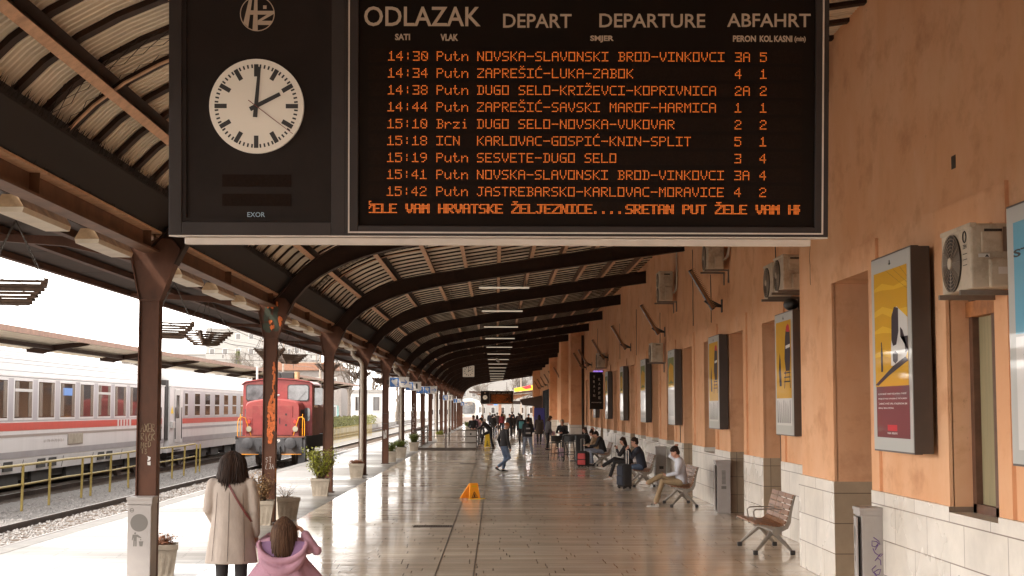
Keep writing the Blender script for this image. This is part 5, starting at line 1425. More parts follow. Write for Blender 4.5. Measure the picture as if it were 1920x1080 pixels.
# ================================================================== coaches on the second track
def section(half, pts): return [(-x, z) for x, z in pts] + [(x, z) for x, z in reversed(pts)]
def coach(y0, y1, style, label):
    XCN = -14.66; L = y1 - y0
    t = thing('passenger_coach', label, 'train coach', (XCN, y0, -.30), 0, 'white passenger coaches')
    W = 1.41; zo = .30
    Z = lambda z: z + zo
    prof = [(1.33, .36), (1.40, .72), (W, .95), (W, 3.0), (1.39, 3.06)]
    m = MB(); pts = section(W, prof)
    m.loft([[(x, y, Z(z)) for x, z in pts] for y in (0, L)]); m.build('body', M['coach'], t, bevel=.0)
    rp = [(1.40, 3.055), (1.36, 3.14), (1.24, 3.38), (1.02, 3.60), (.7, 3.77), (.35, 3.86), (0, 3.885)]
    ring = [(-x, z) for x, z in rp] + [(x, z) for x, z in reversed(rp[:-1])]
    m = MB(); m.loft([[(x * f, y, Z(3.055 + (z - 3.055) * f)) for x, z in ring] for y, f in ((.0, .90), (.25, .97), (.7, 1.0), (L - .7, 1.0), (L - .25, .97), (L, .90))])
    rf = m.build('roof', M['coach_roof'], t, smooth=True, angle=50)
    m = MB(); m.box(W - .02, W + .03, 0, L, Z(3.03), Z(3.07)); m.build('gutter', M['coach'], t)
    if style == 'A':
        for i in range(9):
            a = i / 9; x = 1.33 - a * 1.15; z = None
            for (p, q) in zip(rp, rp[1:]):
                if q[0] <= x <= p[0]: z = p[1] + (q[1] - p[1]) * (p[0] - x) / (p[0] - q[0])
            m = MB(); m.tube([(x, .7, Z(z)), (x, L - .7, Z(z))], .014, 5); m.build('roof_seam', M['coach_grey'], rf)
    S = W + .004
    def plate(name, mt, ya, yb, za, zb, th=.006, par=t, off=0.0, bev=0):
        m = MB(); m.box(S + off, S + off + th, ya - y0, yb - y0, Z(za), Z(zb)); return m.build(name, M[mt], par, bevel=bev)
    if style == 'A':
        plate('window_band', 'coach_band', y0 + 2.2, y1 - 2.2, 1.80, 2.98, .003)
        plate('red_stripe', 'coach_red', y0 + .4, 52.6, 1.54, 1.76); plate('red_stripe', 'coach_red', 54.6, y1 - .4, 1.54, 1.76)
        for q in range(4): plate('red_bar', 'coach_red', 52.85 + q * .42, 53.03 + q * .42, 1.54, 1.76)
        plate('brown_line', 'coach_brown', y0 + .4, y1 - .4, 1.36, 1.43)
        plate('grey_band', 'coach_grey', y0, y1, .78, .96, .003)
        for k in range(-3, 8):
            yc = 42.1 + 2.17 * k
            if yc > y1 - 3: break
            f = plate('window', 'coach', yc - .86, yc + .86, 1.82, 2.99, .012, bev=.01)
            m = MB(); m.box(S + .0125, S + .016, yc - y0 - .77, yc - y0 + .77, Z(1.89), Z(2.92)); m.build('pane', M['glass'], f)
            for s in (-1, 1):
                n = 6; m = MB()
                m.strip([(S + .018 + .004 * (i % 2), yc - y0 + s * (.42 + .32 * i / n), Z(2.90)) for i in range(n + 1)], [(S + .018 + .004 * (i % 2), yc - y0 + s * (.42 + .34 * i / n), Z(1.92)) for i in range(n + 1)])
                m.build('curtain', M['curtain'], f, recalc=False)
            if k % 4 == 0:
                m = MB(); m.box(S + .017, S + .024, yc - y0 - .77, yc - y0 + .77, Z(2.62), Z(2.70)); m.build('tilt_bar', M['white'], f)
            if k == 2:
                m = MB(); m.box(S + .017, S + .02, yc - y0 - .6, yc - y0 + .5, Z(2.55), Z(2.78)); m.build('blue_reflection', M['sign_blue'], f)  # blue reflection on the window glass, laid on as a coloured slab
        g = plate('grille', 'coach_brown', 46.55, 48.25, 1.03, 1.40, .012)
        m = MB()
        for i in range(16): m.box(S + .012, S + .03, 46.62 - y0 + i * .1, 46.68 - y0 + i * .1, Z(1.06), Z(1.37))
        m.build('louvres', M['concrete'], g)
        m = MB(); text_mb(m, '61 78 19-70 012-1', 0, 2.0, Z(1.16), Z(1.24), 0, .0, to=lambda u, v: (S + .004, 44.1 - y0 + u, v)); m.build('number_lettering', M['coach_brown'], t)
        for yy in (38.2, 40.1, 42.3, 46.2, 49.6, 53.4, 56.2):
            m = MB(); m.bar((1.345, yy - y0, Z(.38)), (1.405, yy - y0, Z(.72)), .012, .006); m.build('skirt_joint', M['under'], t)
        for yy in (44.0, 45.1, 50.6, 51.7, 41.0):
            m = MB(); m.box(1.36, 1.402, yy - y0 - .38, yy - y0 + .38, Z(.44), Z(.70)); v = m.build('skirt_vent', M['under'], t)
        doors = [(y1 - 1.75, y1 - .85)]
    else:
        plate('window_band', 'coach_band', y0 + 2.6, y1 - 2.6, 1.74, 2.92, .003)
        plate('red_stripe', 'coach_red', y0 + 2.5, y1 - .4, 1.52, 1.73)
        plate('grey_line', 'coach_grey', y0 + 2.5, y1 - .4, 1.28, 1.38); plate('grey_band', 'coach_grey', y0 + 2.6, y1, .72, .95, .003)
        for k in range(0, 9):
            yc = 64.2 + 2.35 * k
            if yc > y1 - 3: break
            w2 = .3 if k == 0 else .55
            f = plate('window', 'white', yc - w2 - .05, yc + w2 + .05, 1.80, 2.86, .012)
            m = MB(); m.box(S + .0125, S + .016, yc - y0 - w2, yc - y0 + w2, Z(1.86), Z(2.80)); m.build('pane', M['glass'], f)
            m = MB(); m.box(S + .0165, S + .024, yc - y0 - w2, yc - y0 + w2, Z(2.27), Z(2.33)); m.build('sash_bar', M['white'], f)
        doors = [(y0 + .9, y0 + 2.0)]
    for (a, b) in doors:
        d = plate('door', 'white', a, b, .75, 2.95, .02, bev=.01)
        m = MB(); m.box(S + .0205, S + .024, a - y0 + .25, b - y0 - .25, Z(1.75), Z(2.7)); m.build('door_window', M['glass'], d)
        for yy in (a - .05, b + .05):
            m = MB(); m.tube([(S + .06, yy - y0, Z(.9)), (S + .06, yy - y0, Z(2.2))], .018, 6); m.build('hand_rail', M['black'], t)
        m = MB(); 
        for q in range(2): m.box(1.2, S + .05, a - y0, b - y0, Z(.36 + q * .25 - .2), Z(.40 + q * .25 - .2))
        m.build('door_step', M['under'], t)
    if style == 'B':
        m = MB(); m.add([(S + .002, .2, Z(1.95)), (S + .002, .7, Z(1.95)), (S + .002, .45, Z(2.25))], [(0, 1, 2)]); m.build('warning_triangle', M['yellow_plastic'], t, recalc=False)
        m = MB(); m.box(.6, 1.35, -.55, -.001, Z(.9), Z(3.3)); m.box(-1.35, -.6, -.55, -.001, Z(.9), Z(3.3)); m.build('gangway', M['under'], t)
        m = MB(); m.box(S, S + .1, .15, .65, Z(1.35), Z(1.62)); m.build('tail_lamp_box', M['white'], t, bevel=.01)
    m = MB(); m.box(-1.1, 1.1, 1.0, L - 1.0, Z(.12), Z(.355)); m.build('underframe', M['under'], t)
    for yc in (3.5, L - 3.5):
        m = MB(); m.box(-1.15, 1.15, yc - 1.7, yc + 1.7, .35, .66); b = m.build('bogie', M['under'], t)
        for yy in (yc - 1.25, yc + 1.25):
            for sx in (-1, 1):
                m = MB(); m.tube([(sx * .70, yy, .46), (sx * .84, yy, .46)], .46, 20); m.build('wheel', M['rail'], b)
    for yy in (8, 11, 14.5, 17.5):
        if yy < L - 5:
            m = MB(); m.box(.3, 1.2, yy - .9, yy + .9, Z(-.02), Z(.34)); m.build('equipment_box', M['under'], t)
    return t
coach(33.6, 60.0, 'A', 'white coach with wide windows and broad red stripe, nearest the camera on the left')
coach(61.0, 87.2, 'B', 'second white coach with small sash windows, behind the nearest coach')

# ================================================================== red shunting locomotive
t = thing('shunting_locomotive', 'faded red shunting locomotive with orange handrails standing at the platform', 'locomotive', (-9.55, 63.2, -.30), 0)
Zl = lambda z: z + .30
m = MB(); m.box(-1.5, 1.5, .55, 11.2, Zl(.84), Zl(.98)); m.box(-1.2, 1.2, .9, 11.0, Zl(.35), Zl(.84)); m.build('frame', M['under'], t)
m = MB(); m.box(-1.35, 1.35, .45, .62, Zl(.22), Zl(.975)); m.box(-.62, .62, .40, .45, Zl(.30), Zl(.9)); bb = m.build('buffer_beam', M['loco_grey'], t, bevel=.02)
m = MB(); text_mb(m, '379', .02, .42, Zl(.72), Zl(.86), .395, .02); m.build('number', M['chalk_white'], bb)
for s in (-1, 1):
    m = MB(); c = (s * .90, 0, Zl(.69)); m.tube([(c[0], -.02, c[2]), (c[0], .0, c[2]), (c[0], .05, c[2])], [.20, .24, .24], 28); m.tube([(c[0], .05, c[2]), (c[0], .45, c[2])], [.11, .15], 16); m.build('buffer', M['loco_grey'], t, smooth=True, angle=30)
    m = MB(); m.box(s * .90 - .42, s * .90 + .42, .30, .7, Zl(.21), Zl(.235)); m.build('step_edge', M['amber'], t)
    m = MB(); m.box(s * 1.32 - .16, s * 1.32 + .16, .5, 1.0, Zl(-.22), Zl(.84)); m.build('guard_plate', M['loco_grey'], t, bevel=.02)
m = MB(); m.tube([(0, .3, Zl(.62)), (0, .1, Zl(.55)), (.0, .1, Zl(.35)), (.03, .2, Zl(.25))], .045, 8); m.tube([(.42, .4, Zl(.55)), (.45, .25, Zl(.3)), (.40, .35, Zl(.05))], .035, 8); m.build('coupling', M['black'], t)
# hood
hp = [(-1.165, .98), (-1.165, 2.28), (-1.10, 2.40), (-.95, 2.47), (-.5, 2.55), (0, 2.58), (.5, 2.55), (.95, 2.47), (1.10, 2.40), (1.165, 2.28), (1.165, .98)]
m = MB(); m.loft([[(x * f, y, Zl(.98 + (z - .98) * g)) for x, z in hp] for y, f, g in ((.95, .96, .965), (1.0, .985, .985), (1.08, 1, 1), (2.5, 1, 1))]); hd = m.build('hood', M['loco_pink'], t, smooth=True, angle=35)
m = MB(); m.box(-.86, .86, .925, .955, Zl(1.02), Zl(2.28)); m.build('hood_door', M['loco'], hd, bevel=.008)
for s in (-1, 1):
    m = MB(); m.box(s * .98 - .15, s * .98 + .15, .915, .96, Zl(1.12), Zl(1.76)); lb = m.build('lamp_plate', M['loco'], hd, bevel=.02)
    m = MB(); m.tube([(s * .99, .90, Zl(1.28)), (s * .99, .86, Zl(1.28))], [.125, .115], 24); m.build('headlight', M['lens'], hd, smooth=True, angle=30)
    m = MB(); m.tube([(s * .99, .91, Zl(1.58)), (s * .99, .85, Zl(1.58))], [.09, .075], 20); m.build('marker_lamp', M['coach_red'], hd, smooth=True, angle=30)
m = MB(); m.tube([(-.1, .93, Zl(2.35)), (-.1, .86, Zl(2.35))], .15, 20); m.build('top_lamp', M['loco'], hd, smooth=True, angle=30)
m = MB(); m.ball((.12, 1.2, Zl(2.68)), .16, .1, .06, M=Matrix.Rotation(R(-20), 3, 'Y')); m.build('horn', M['white'], hd, smooth=True)
m = MB()
for z in (1.45, 1.9):
    m.box(.55, .62, .915, .93, Zl(z - .04), Zl(z + .04))
m.box(.30, .33, .905, .925, Zl(1.5), Zl(1.75)); m.build('door_latch', M['black'], hd)
for s in (-1, 1):
    for q in range(2):
        m = MB(); x = s * (.22 + .2 * q); m.tube([(x, .42, Zl(.55)), (x, .22, Zl(.50)), (x + .03, .18, Zl(.25)), (x + .05, .3, Zl(.1))], .025, 7); m.build('air_hose', M['black'], t)
for q in range(7):
    m = MB(); m.box(1.166, 1.18, 1.2 + q * .16, 1.3 + q * .16, Zl(1.3), Zl(2.1)); m.build('side_grille', M['under'], hd)
m = MB(); m.box(-1.4, 1.4, .44, .452, Zl(.93), Zl(.985)); m.build('rust_edge', M['loco_rust'], bb)
# cab
cp = [(-1.52, .98), (-1.50, 3.20), (-1.40, 3.27), (-.7, 3.38), (0, 3.415), (.7, 3.38), (1.40, 3.27), (1.50, 3.20), (1.52, .98)]
m = MB(); m.loft([[(x, y, Zl(z)) for x, z in cp] for y in (2.4, 5.2)]); cb = m.build('cab', M['loco'], t, smooth=True, angle=30)
rp = [(-1.58, 3.18), (-1.42, 3.29), (-.7, 3.40), (0, 3.435), (.7, 3.40), (1.42, 3.29), (1.58, 3.18)]
m = MB(); m.loft([[(x, y, Zl(z)) for x, z in rp] + [(x * .98, y, Zl(z + .05)) for x, z in reversed(rp)] for y in (2.3, 5.3)]); m.build('cab_roof', M['loco'], t)
def rrect(x0, x1, z0, z1, r, n=5):
    out = []
    for cx, cz, a0 in ((x1 - r, z1 - r, 0), (x0 + r, z1 - r, 90), (x0 + r, z0 + r, 180), (x1 - r, z0 + r, 270)):
        for i in range(n + 1): a = R(a0 + 90 * i / n); out.append((cx + r * math.cos(a), cz + r * math.sin(a)))
    return out
for s in (-1, 1):
    xs = (.47, 1.34) if s > 0 else (-1.34, -.42)
    m = MB(); p0 = rrect(xs[0] - .04, xs[1] + .04, Zl(2.47), Zl(3.20), .12); m.prism(p0, 2.375, 2.399); fr = m.build('windscreen', M['black'], cb)
    m = MB(); m.prism(rrect(xs[0], xs[1], Zl(2.51), Zl(3.16), .1), 2.36, 2.374); m.build('pane', M['windscreen'], fr)
    m = MB(); m.bar(((xs[0] + xs[1]) / 2, 2.35, Zl(2.5)), (xs[1] - .1, 2.35, Zl(2.9)), .012, .012); m.build('wiper', M['black'], fr)
    m = MB(); m.prism(rrect(s * 1.30 - .12, s * 1.30 + .12, Zl(1.6), Zl(2.18), .1), 2.38, 2.399); m.build('side_light', M['windscreen'], cb)
m = MB(); m.box(1.515, 1.535, 2.5, 5.1, Zl(1.0), Zl(3.15)); sd = m.build('cab_side', M['loco_rust'], t)
m = MB(); m.box(1.536, 1.545, 2.9, 4.3, Zl(2.2), Zl(3.0)); m.build('side_window', M['windscreen'], sd)
m = MB(); m.box(1.6, 1.95, 2.5, 2.53, Zl(2.3), Zl(3.05)); m.build('mirror', M['windscreen'], t, bevel=.01)
m = MB(); m.loft([[(x * .95, y, Zl(.98 + (z - .98) * .97)) for x, z in hp] for y in (5.2, 10.8)]); m.build('rear_hood', M['loco_rust'], t)
for s in (-1, 1):
    m = MB(); x = s * 1.42
    m.tube([(x, .62, Zl(.2)), (x, .62, Zl(1.55)), (x - s * .04, .66, Zl(1.72)), (x - s * .15, .72, Zl(1.80)), (x - s * .28, .8, Zl(1.76)), (x - s * .52, .95, Zl(1.0))], .017, 8)
    m.tube([(x - s * .1, .7, Zl(1.0)), (x - s * .1, .7, Zl(1.92))], .016, 8); m.build('handrail', M['amber'], t, smooth=True)
for (x, w, h) in ((-.55, .28, .22), (.05, .28, .22)):
    m = MB(); m.box(x, x + w * 1.9, 3.2, 3.9, Zl(3.47), Zl(3.47 + h * 1.3)); m.build('roof_box', M['black'], t, bevel=.02)
m = MB(); m.tube([(.72, 3.3, Zl(3.44)), (.72, 3.3, Zl(3.78))], .12, 14); m.build('exhaust', M['lamp_body'], t)
m = MB(); m.tube([(-1.0, 3.0, Zl(3.42)), (-1.0, 3.0, Zl(4.0))], .05, 10); m.build('aerial', M['white'], t)
for yy in (2.4, 5.4, 8.4):
    for s in (-1, 1):
        m = MB(); m.tube([(s * .70, yy, .52), (s * .86, yy, .52)], .52, 24); m.build('wheel', M['rail'], t)
for yy in (1.2, 10.6):
    m = MB()
    for q in range(3): m.box(1.25, 1.52, yy - .25, yy + .25, Zl(-.1 + q * .32), Zl(-.06 + q * .32))
    m.build('step', M['under'], t)

# ================================================================== yellow railing between the tracks
t = thing('yellow_railing', 'yellow pipe railing with rusty posts between the tracks on the left', 'railing', (-12.0, 40, -.44))
for z, r in ((1.17, .034), (.68, .026)):
    m = MB(); m.tube([(0, y, z + .012 * math.sin(y * .7)) for y in range(-16, 23, 3)], r, 8); m.build('rail', M['yellow'], t, smooth=True)
for yw in (26.5, 28.8, 31.1, 33.5, 35.9, 38.2, 40.5, 43.7, 44.7, 46.9, 49.2, 51.4, 53.6, 55.8, 58.0, 60.2, 61.0):
    m = MB(); m.box(-.028, .028, -.028, .028, 0, 1.16); o = m.build('post', M['yellow'], t); o.location = (random.uniform(-.02, .02), yw - 40, 0); o.rotation_euler = (R(random.uniform(-1.2, 1.2)), R(random.uniform(-1.5, 1.5)), 0)
t = thing('yellow_fence', 'long yellow picket fence between the tracks beyond the locomotive', 'fence', (-12.0, 90, -.44))
for z in (1.12, .25):
    m = MB(); m.box(-.02, .02, -10, 110, z - .02, z + .02); m.build('rail', M['yellow'], t)
pf = None
for i in range(96):
    y = -10 + i * .5 if i < 60 else 20 + (i - 60) * 1.0
    if pf is None:
        m = MB(); m.box(-.015, .015, -.015, .015, 0, 1.2); pf = m.build('picket', M['yellow'], t); o = pf
    else: o = pf.copy(); C.objects.link(o); o.parent = t
    o.location = (0, y, 0)

# ================================================================== canopy of the next platform
t = thing('far_platform_canopy', 'low flat canopy with orange fascia over the next platform behind the coaches', 'canopy', (-19, 40, 0))
m = MB(); m.loft([[(2.0, y, 4.93), (1.2, y, 4.97), (-.5, y, 4.7), (-3.8, y, 5.0), (-3.8, y, 5.06), (-.5, y, 4.78), (1.2, y, 5.05), (2.0, y, 5.01)] for y in (-16, 150)]); m.build('roof_sheet', M['sheet'], t)
m = MB(); m.box(2.0, 2.07, -16, 150, 4.84, 5.05); m.build('fascia', M['fascia'], t)
m = MB(); m.box(.2, .4, -16, 150, 4.62, 4.78); m.build('beam', M['steel_dark'], t)
for i in range(14):
    y = -12 + i * 11.7
    m = MB(); m.prism([(1.95, 4.90), (1.8, 4.80), (.3, 4.55), (-.6, 4.3), (-.6, 4.68), (1.2, 4.92)], y - .1, y + .1); m.build('bracket', M['steel_dark'], t)
    m = MB(); m.box(-.75, -.5, y - .12, y + .12, .02, 4.66); m.build('post', M['steel_dark'], t)

# ================================================================== far surroundings
def building(x0, x1, y0, y1, z1, mt, label, cols, rows, roof=None, win='glass', name='apartment_building', wz=(.35, .75)):
    t = thing(name, label, 'building', ((x0 + x1) / 2, y0, -.46))
    w = (x1 - x0) / 2; h = z1 + .46; d = y1 - y0
    m = MB(); m.box(-w, w, 0, d, 0, h); m.build('wall', M[mt], t)
    for r in range(rows):
        for c in range(cols):
            cw = 2 * w / cols; ch = h / rows
            m = MB(); xa = -w + cw * c; m.box(xa + cw * .28, xa + cw * .72, -.06, -.004, ch * r + ch * wz[0], ch * r + ch * wz[1]); f = m.build('window', M['white'], t)
            m = MB(); m.box(xa + cw * .33, xa + cw * .67, -.08, -.0605, ch * r + ch * (wz[0] + .03), ch * r + ch * (wz[1] - .03)); m.build('pane', M[win], f)
    if roof:
        m = MB(); m.prism([(-w - .5, h), (w + .5, h), (w * .8, h + roof), (-w * .8, h + roof)], -.5, d); m.build('roof', M['far_roof'], t)
    else:
        m = MB(); m.box(-w - .15, w + .15, -.15, d + .15, h, h + .4); m.build('parapet', M['facade'], t)
    return t
building(-64, -44, 330, 345, 19.5, 'facade', 'tall pale apartment block behind the bare trees above the locomotive', 7, 6)
building(-90, -70, 360, 372, 15, 'facade', 'pale distant apartment block further left behind the coach roof', 6, 5)
building(-44, -38.5, 320, 330, 16, 'facade', 'narrow white block seen between the second and third columns', 2, 5)
g = building(-33.5, -22.2, 215, 226, 7.6, 'facade_dark', 'grey weathered railway building with graffiti beyond the picket fence', 5, 2, 1.2, name='railway_building')
m = MB(); m.add([(2.0, -.02, .5), (5.4, -.02, .5), (5.3, -.02, 3.0), (3.6, -.02, 3.4), (2.1, -.02, 2.8)], [(0, 1, 2, 3, 4)]); m.build('teal_mural', M['teal_paint'], g, recalc=False)
m = MB(); rg = random.Random(8)
m.tube([(2.2 + i * .32, -.05, 1.4 + .7 * math.sin(i * 1.3)) for i in range(11)], .07, 5); m.tube([(2.5 + i * .3, -.05, 2.4 + .35 * math.cos(i * 2.1)) for i in range(9)], .05, 5); m.build('graffiti_lines', M['black'], g)
m = MB(); m.box(-4.9, -2.6, -.1, -.004, .4, 5.0); m.build('dark_gate', M['brown_cloth'], g); m = MB(); m.box(-2.2, -1.7, -.15, -.004, .2, 5.5); m.build('white_pipe', M['white'], g)
building(-20.5, -15.5, 210, 215, 4.4, 'white', 'small white kiosk with dark windows beside the graffiti building', 2, 1, name='kiosk', wz=(.45, .9))
building(-15, -9.5, 330, 345, 13, 'facade', 'pale far block behind the middle columns', 3, 4, 2)
building(-8.8, 12, 360, 372, 11.5, 'facade', 'pale building closing the view beyond the end of the platform', 9, 3, None)
building(14, 40, 350, 362, 13, 'facade', 'pale far building behind the end of the station wall', 8, 4, 2)
def bare_tree(x, y, h, seed, label):
    rt = random.Random(seed)
    t = thing('bare_tree', label, 'tree', (x, y, -.46), 0, 'bare trees behind the station')
    tr = MB(); cr = MB()
    tr.tube([(0, 0, 0), (.1, 0, h * .25), (0, .1, h * .45)], [h * .022, h * .017, h * .012], 7)
    def grow(p, d, l, r, dep):
        q = p + d * l; mid = p.lerp(q, .5) + Vector((rt.gauss(0, l * .07), rt.gauss(0, l * .07), rt.gauss(0, l * .05)))
        cr.tube([p, mid, q], [r, r * .8, r * .6], 4 if dep > 1 else 3, caps=False)
        if dep == 0: return
        for _ in range(rt.choice((3, 4))):
            nd = (d + Vector((rt.gauss(0, .55), rt.gauss(0, .55), rt.gauss(.12, .35)))).normalized()
            grow(p.lerp(q, rt.uniform(.45, 1)), nd, l * rt.uniform(.58, .8), r * .58, dep - 1)
    for _ in range(6):
        grow(Vector((0, .05, h * rt.uniform(.25, .45))), Vector((rt.gauss(0, .5), rt.gauss(0, .5), 1)).normalized(), h * .24, h * .009, 4)
    tr.build('trunk', M['bark'], t); cr.build('crown', M['bark'], t)
    return t
for i, (px, d, ztop, lab) in enumerate(((445, 260, 12, 'bare pale tree left of the second column above the coach roof'), (478, 240, 15, 'tall bare tree just left of the second column'), (530, 250, 14, 'bare tree between the second column and the locomotive basket'), (225, 200, 12.5, 'bare treetops left of the nearest column'),
                                        (655, 205, 12.5, 'bare tree above the graffiti building'), (700, 235, 15, 'bare tree behind the fourth column'), (745, 250, 14, 'bare tree behind the nearest blue sign'), (790, 280, 13, 'distant bare tree among the middle columns'), (960, 330, 12, 'bare tree beyond the end of the platform'), (985, 300, 9, 'small bare tree left of the far pilaster'), (905, 320, 10, 'bare tree near the white railcar'))):
    bare_tree((px - 930) * d / 2800, d, ztop, 20 + i, lab)
t = thing('conifer', 'dark round evergreen beside the pale apartment block', 'tree', ((447 - 930) * 245 / 2800, 245, -.46))
m = MB(); m.cyl((0, 0, 0), (0, 0, 8), .2, .05, 8); m.build('trunk', M['bark'], t)
m = MB(); rc = random.Random(6)
for _ in range(2600):
    z = rc.uniform(2, 12); r = (12.3 - z) / 10 * 2.2 * rc.random() ** .5; a = rc.uniform(0, 6.28); p = Vector((r * math.cos(a), r * math.sin(a), z)); d = Vector((math.cos(a), math.sin(a), rc.uniform(-.6, .3))) * .5; s = Vector((-math.sin(a), math.cos(a), 0)) * .12
    m.add([p - s, p + s, p + d], [(0, 1, 2)])
m.build('crown', M['leaf'], t, recalc=False)
# overhead line masts
def mast(x, y, h, label, arm=4.5):
    t = thing('catenary_mast', label, 'mast', (x, y, -.46), 0, 'overhead line masts')
    m = MB(); m.tube([(0, 0, 0), (0, 0, h)], [.16, .10], 8); m.build('pole', M['bracket'], t)
    m = MB(); m.tube([(-arm * .7, 0, h - 1.3), (arm * .7, 0, h - 1.3)], .05, 6); m.tube([(0, 0, h - .3), (arm * .5, 0, h - 1.25)], .02, 5); m.build('cross_arm', M['bracket'], t)
    for x_ in (-arm * .6, arm * .6):
        m = MB(); m.tube([(x_, 0, h - 1.3), (x_, 0, h - 1.9)], [.06, .04], 6); m.build('insulator', M['brown_cloth'], t)
    return t
for i, (x, y, h) in enumerate(((-27, 190, 12.5), (-22, 225, 11), (-17.6, 150, 8.5), (-30, 250, 14), (-11.5, 215, 10), (4, 240, 10))):
    mast(x, y, h, ['grey overhead line mast left of the third column', 'overhead line mast with cross arm beside the fourth column', 'low mast behind the second column with a wide arm', 'tall far mast among the bare trees', 'far mast behind the row of small signs', 'far mast at the end of the platform'][i])
for i, (x, z, ya, yb, lab) in enumerate(((-9.6, 5.9, 60, 330, 'overhead wire above the locomotive track'), (-14.7, 5.95, 70, 330, 'overhead wire above the coach track'), (-24, 7.5, 60, 330, 'overhead wire beyond the next platform'), (-27, 9.3, 60, 330, 'highest overhead wire on the left'))):
    t = thing('overhead_wire', lab, 'wire', (x, ya, z))
    m = MB(); m.tube([(0, (yb - ya) * q / 40, -.25 * math.sin(q * .8) ** 2) for q in range(41)], .022, 4); m.build('contact_wire', M['wire'], t)
    m = MB(); m.tube([(0, (yb - ya) * q / 40, .9 - .5 * math.sin(q * .4) ** 2) for q in range(41)], .018, 4); m.build('carrier_wire', M['wire'], t)
for i, (y, z, lab) in enumerate(((170, 8.3, 'upper cross wire spanning the tracks behind the locomotive'), (150, 7.0, 'lower cross wire spanning the tracks behind the locomotive'))):
    t = thing('cross_span', lab, 'wire', (-20, y, z)); m = MB(); m.tube([(-14, 0, .1), (0, 0, -.1), (12, 0, .1)], .03, 4); m.build('span_wire', M['wire'], t)
    m = MB()
    for q in range(5): m.box(-11 + q * 5 - .05, -11 + q * 5 + .05, -.05, .05, -.45, -.05)
    m.build('insulators', M['wire'], t)
t = thing('hedge', 'yellow green hedge along the tracks behind the picket fence', 'hedge', (-17.2, 150, -.46))
t2 = MB(); rh = random.Random(9)
for _ in range(5200):
    p = Vector((rh.uniform(-.6, .6), rh.uniform(-25, 60), rh.uniform(.1, 1.7))); d = Vector((rh.uniform(-1, 1), rh.uniform(-1, 1), rh.uniform(-.5, 1))).normalized() * .22; s = d.orthogonal().normalized() * .09
    t2.add([p - s, p + d, p + s], [(0, 1, 2)])
t2.build('foliage', M['hedge'], t, recalc=False)
# things at the far end of the platform
t = thing('white_railcar', 'white railcar with big dark windscreen standing at the far end', 'train', (-3.9, 214, -.3))
m = MB(); m.loft([[(x * f, y, z) for x, z in [(-1.4, .4), (-1.4, 3.0), (-1.1, 3.7), (0, 3.95), (1.1, 3.7), (1.4, 3.0), (1.4, .4)]] for y, f in ((0, .72), (.5, .9), (1.4, 1), (40, 1))]); m.build('body', M['white'], t, smooth=True, angle=40)
m = MB(); m.prism(rrect(-.9, .9, 1.7, 3.3, .3), -.06, .02); m.build('windscreen', M['windscreen'], t)
m = MB(); m.prism(rrect(-.9, .9, .5, 1.2, .2), -.05, .02); m.build('bumper', M['coach_brown'], t)
for s in (-1, 1):
    m = MB(); m.tube([(s * .75, -.07, 1.45), (s * .75, 0, 1.45)], .12, 14); m.build('headlight', M['lens'], t)
    m = MB(); m.box(s * 1.405 - .01, s * 1.405 + .01, 3, 38, 1.8, 2.8); m.build('side_window', M['glass'], t)
m = MB(); m.box(-1.1, 1.1, 1, 38, .05, .4); m.build('underframe', M['under'], t)
t = thing('end_canopy', 'small brown canopy with bright yellow and red advertising at the platform end', 'canopy', (1.5, 206, 0))
m = MB(); m.prism([(-5.2, 4.35), (0, 4.0), (4.5, 4.55), (4.5, 4.75), (0, 4.2), (-5.2, 4.55)], -1, 8); m.build('roof', M['steel_dark'], t)
m = MB(); m.prism([(-4.5, 4.2), (-1, 3.0), (-.7, 3.0), (-.7, 4.0)], -.2, .2); m.prism([(.2, 4.0), (.2, 3.1), (3.4, 4.2)], -.2, .2); m.build('bracket', M['steel_lit'], t)
m = MB(); m.box(-1.15, -.75, -.15, .15, 0, 4.0); m.build('post', M['fascia'], t)
m = MB(); m.prism([(1.0, 4.45), (4.4, 4.78), (4.4, 5.5), (1.0, 4.9)], -1.2, -1.05); a = m.build('yellow_banner', M['p_gold'], t)
m = MB(); m.prism([(2.0, 5.0), (3.2, 5.4), (3.4, 4.95), (2.6, 4.8)], -1.25, -1.21); m.build('red_patch', M['p_red'], a)
m = MB(); m.box(-2.7, -1.9, -.3, -.2, 2.6, 3.2); m.build('red_sign', M['burgundy'], t); m = MB(); m.box(-1.8, -1.3, -.3, -.2, 2.6, 3.2); m.build('blue_sign', M['sign_blue'], t); m = MB(); m.box(-.2, 1.9, -.3, -.2, 2.75, 3.2); m.build('dark_sign', M['board'], t)
t = thing('cafe_awning', 'dark brown folded awning beside the last pilaster', 'awning', (4.9, 158, 0))
m = MB(); m.prism([(-2.4, 3.1), (-.1, 3.5), (-.1, 1.9), (-.6, 1.8), (-.9, 2.4), (-2.1, 2.5)], -1.2, 1.2); m.build('canvas', M['brown_cloth'], t)
m = MB(); m.box(-.25, -.1, -.2, .2, 0, 1.9); m.build('post', M['black'], t)
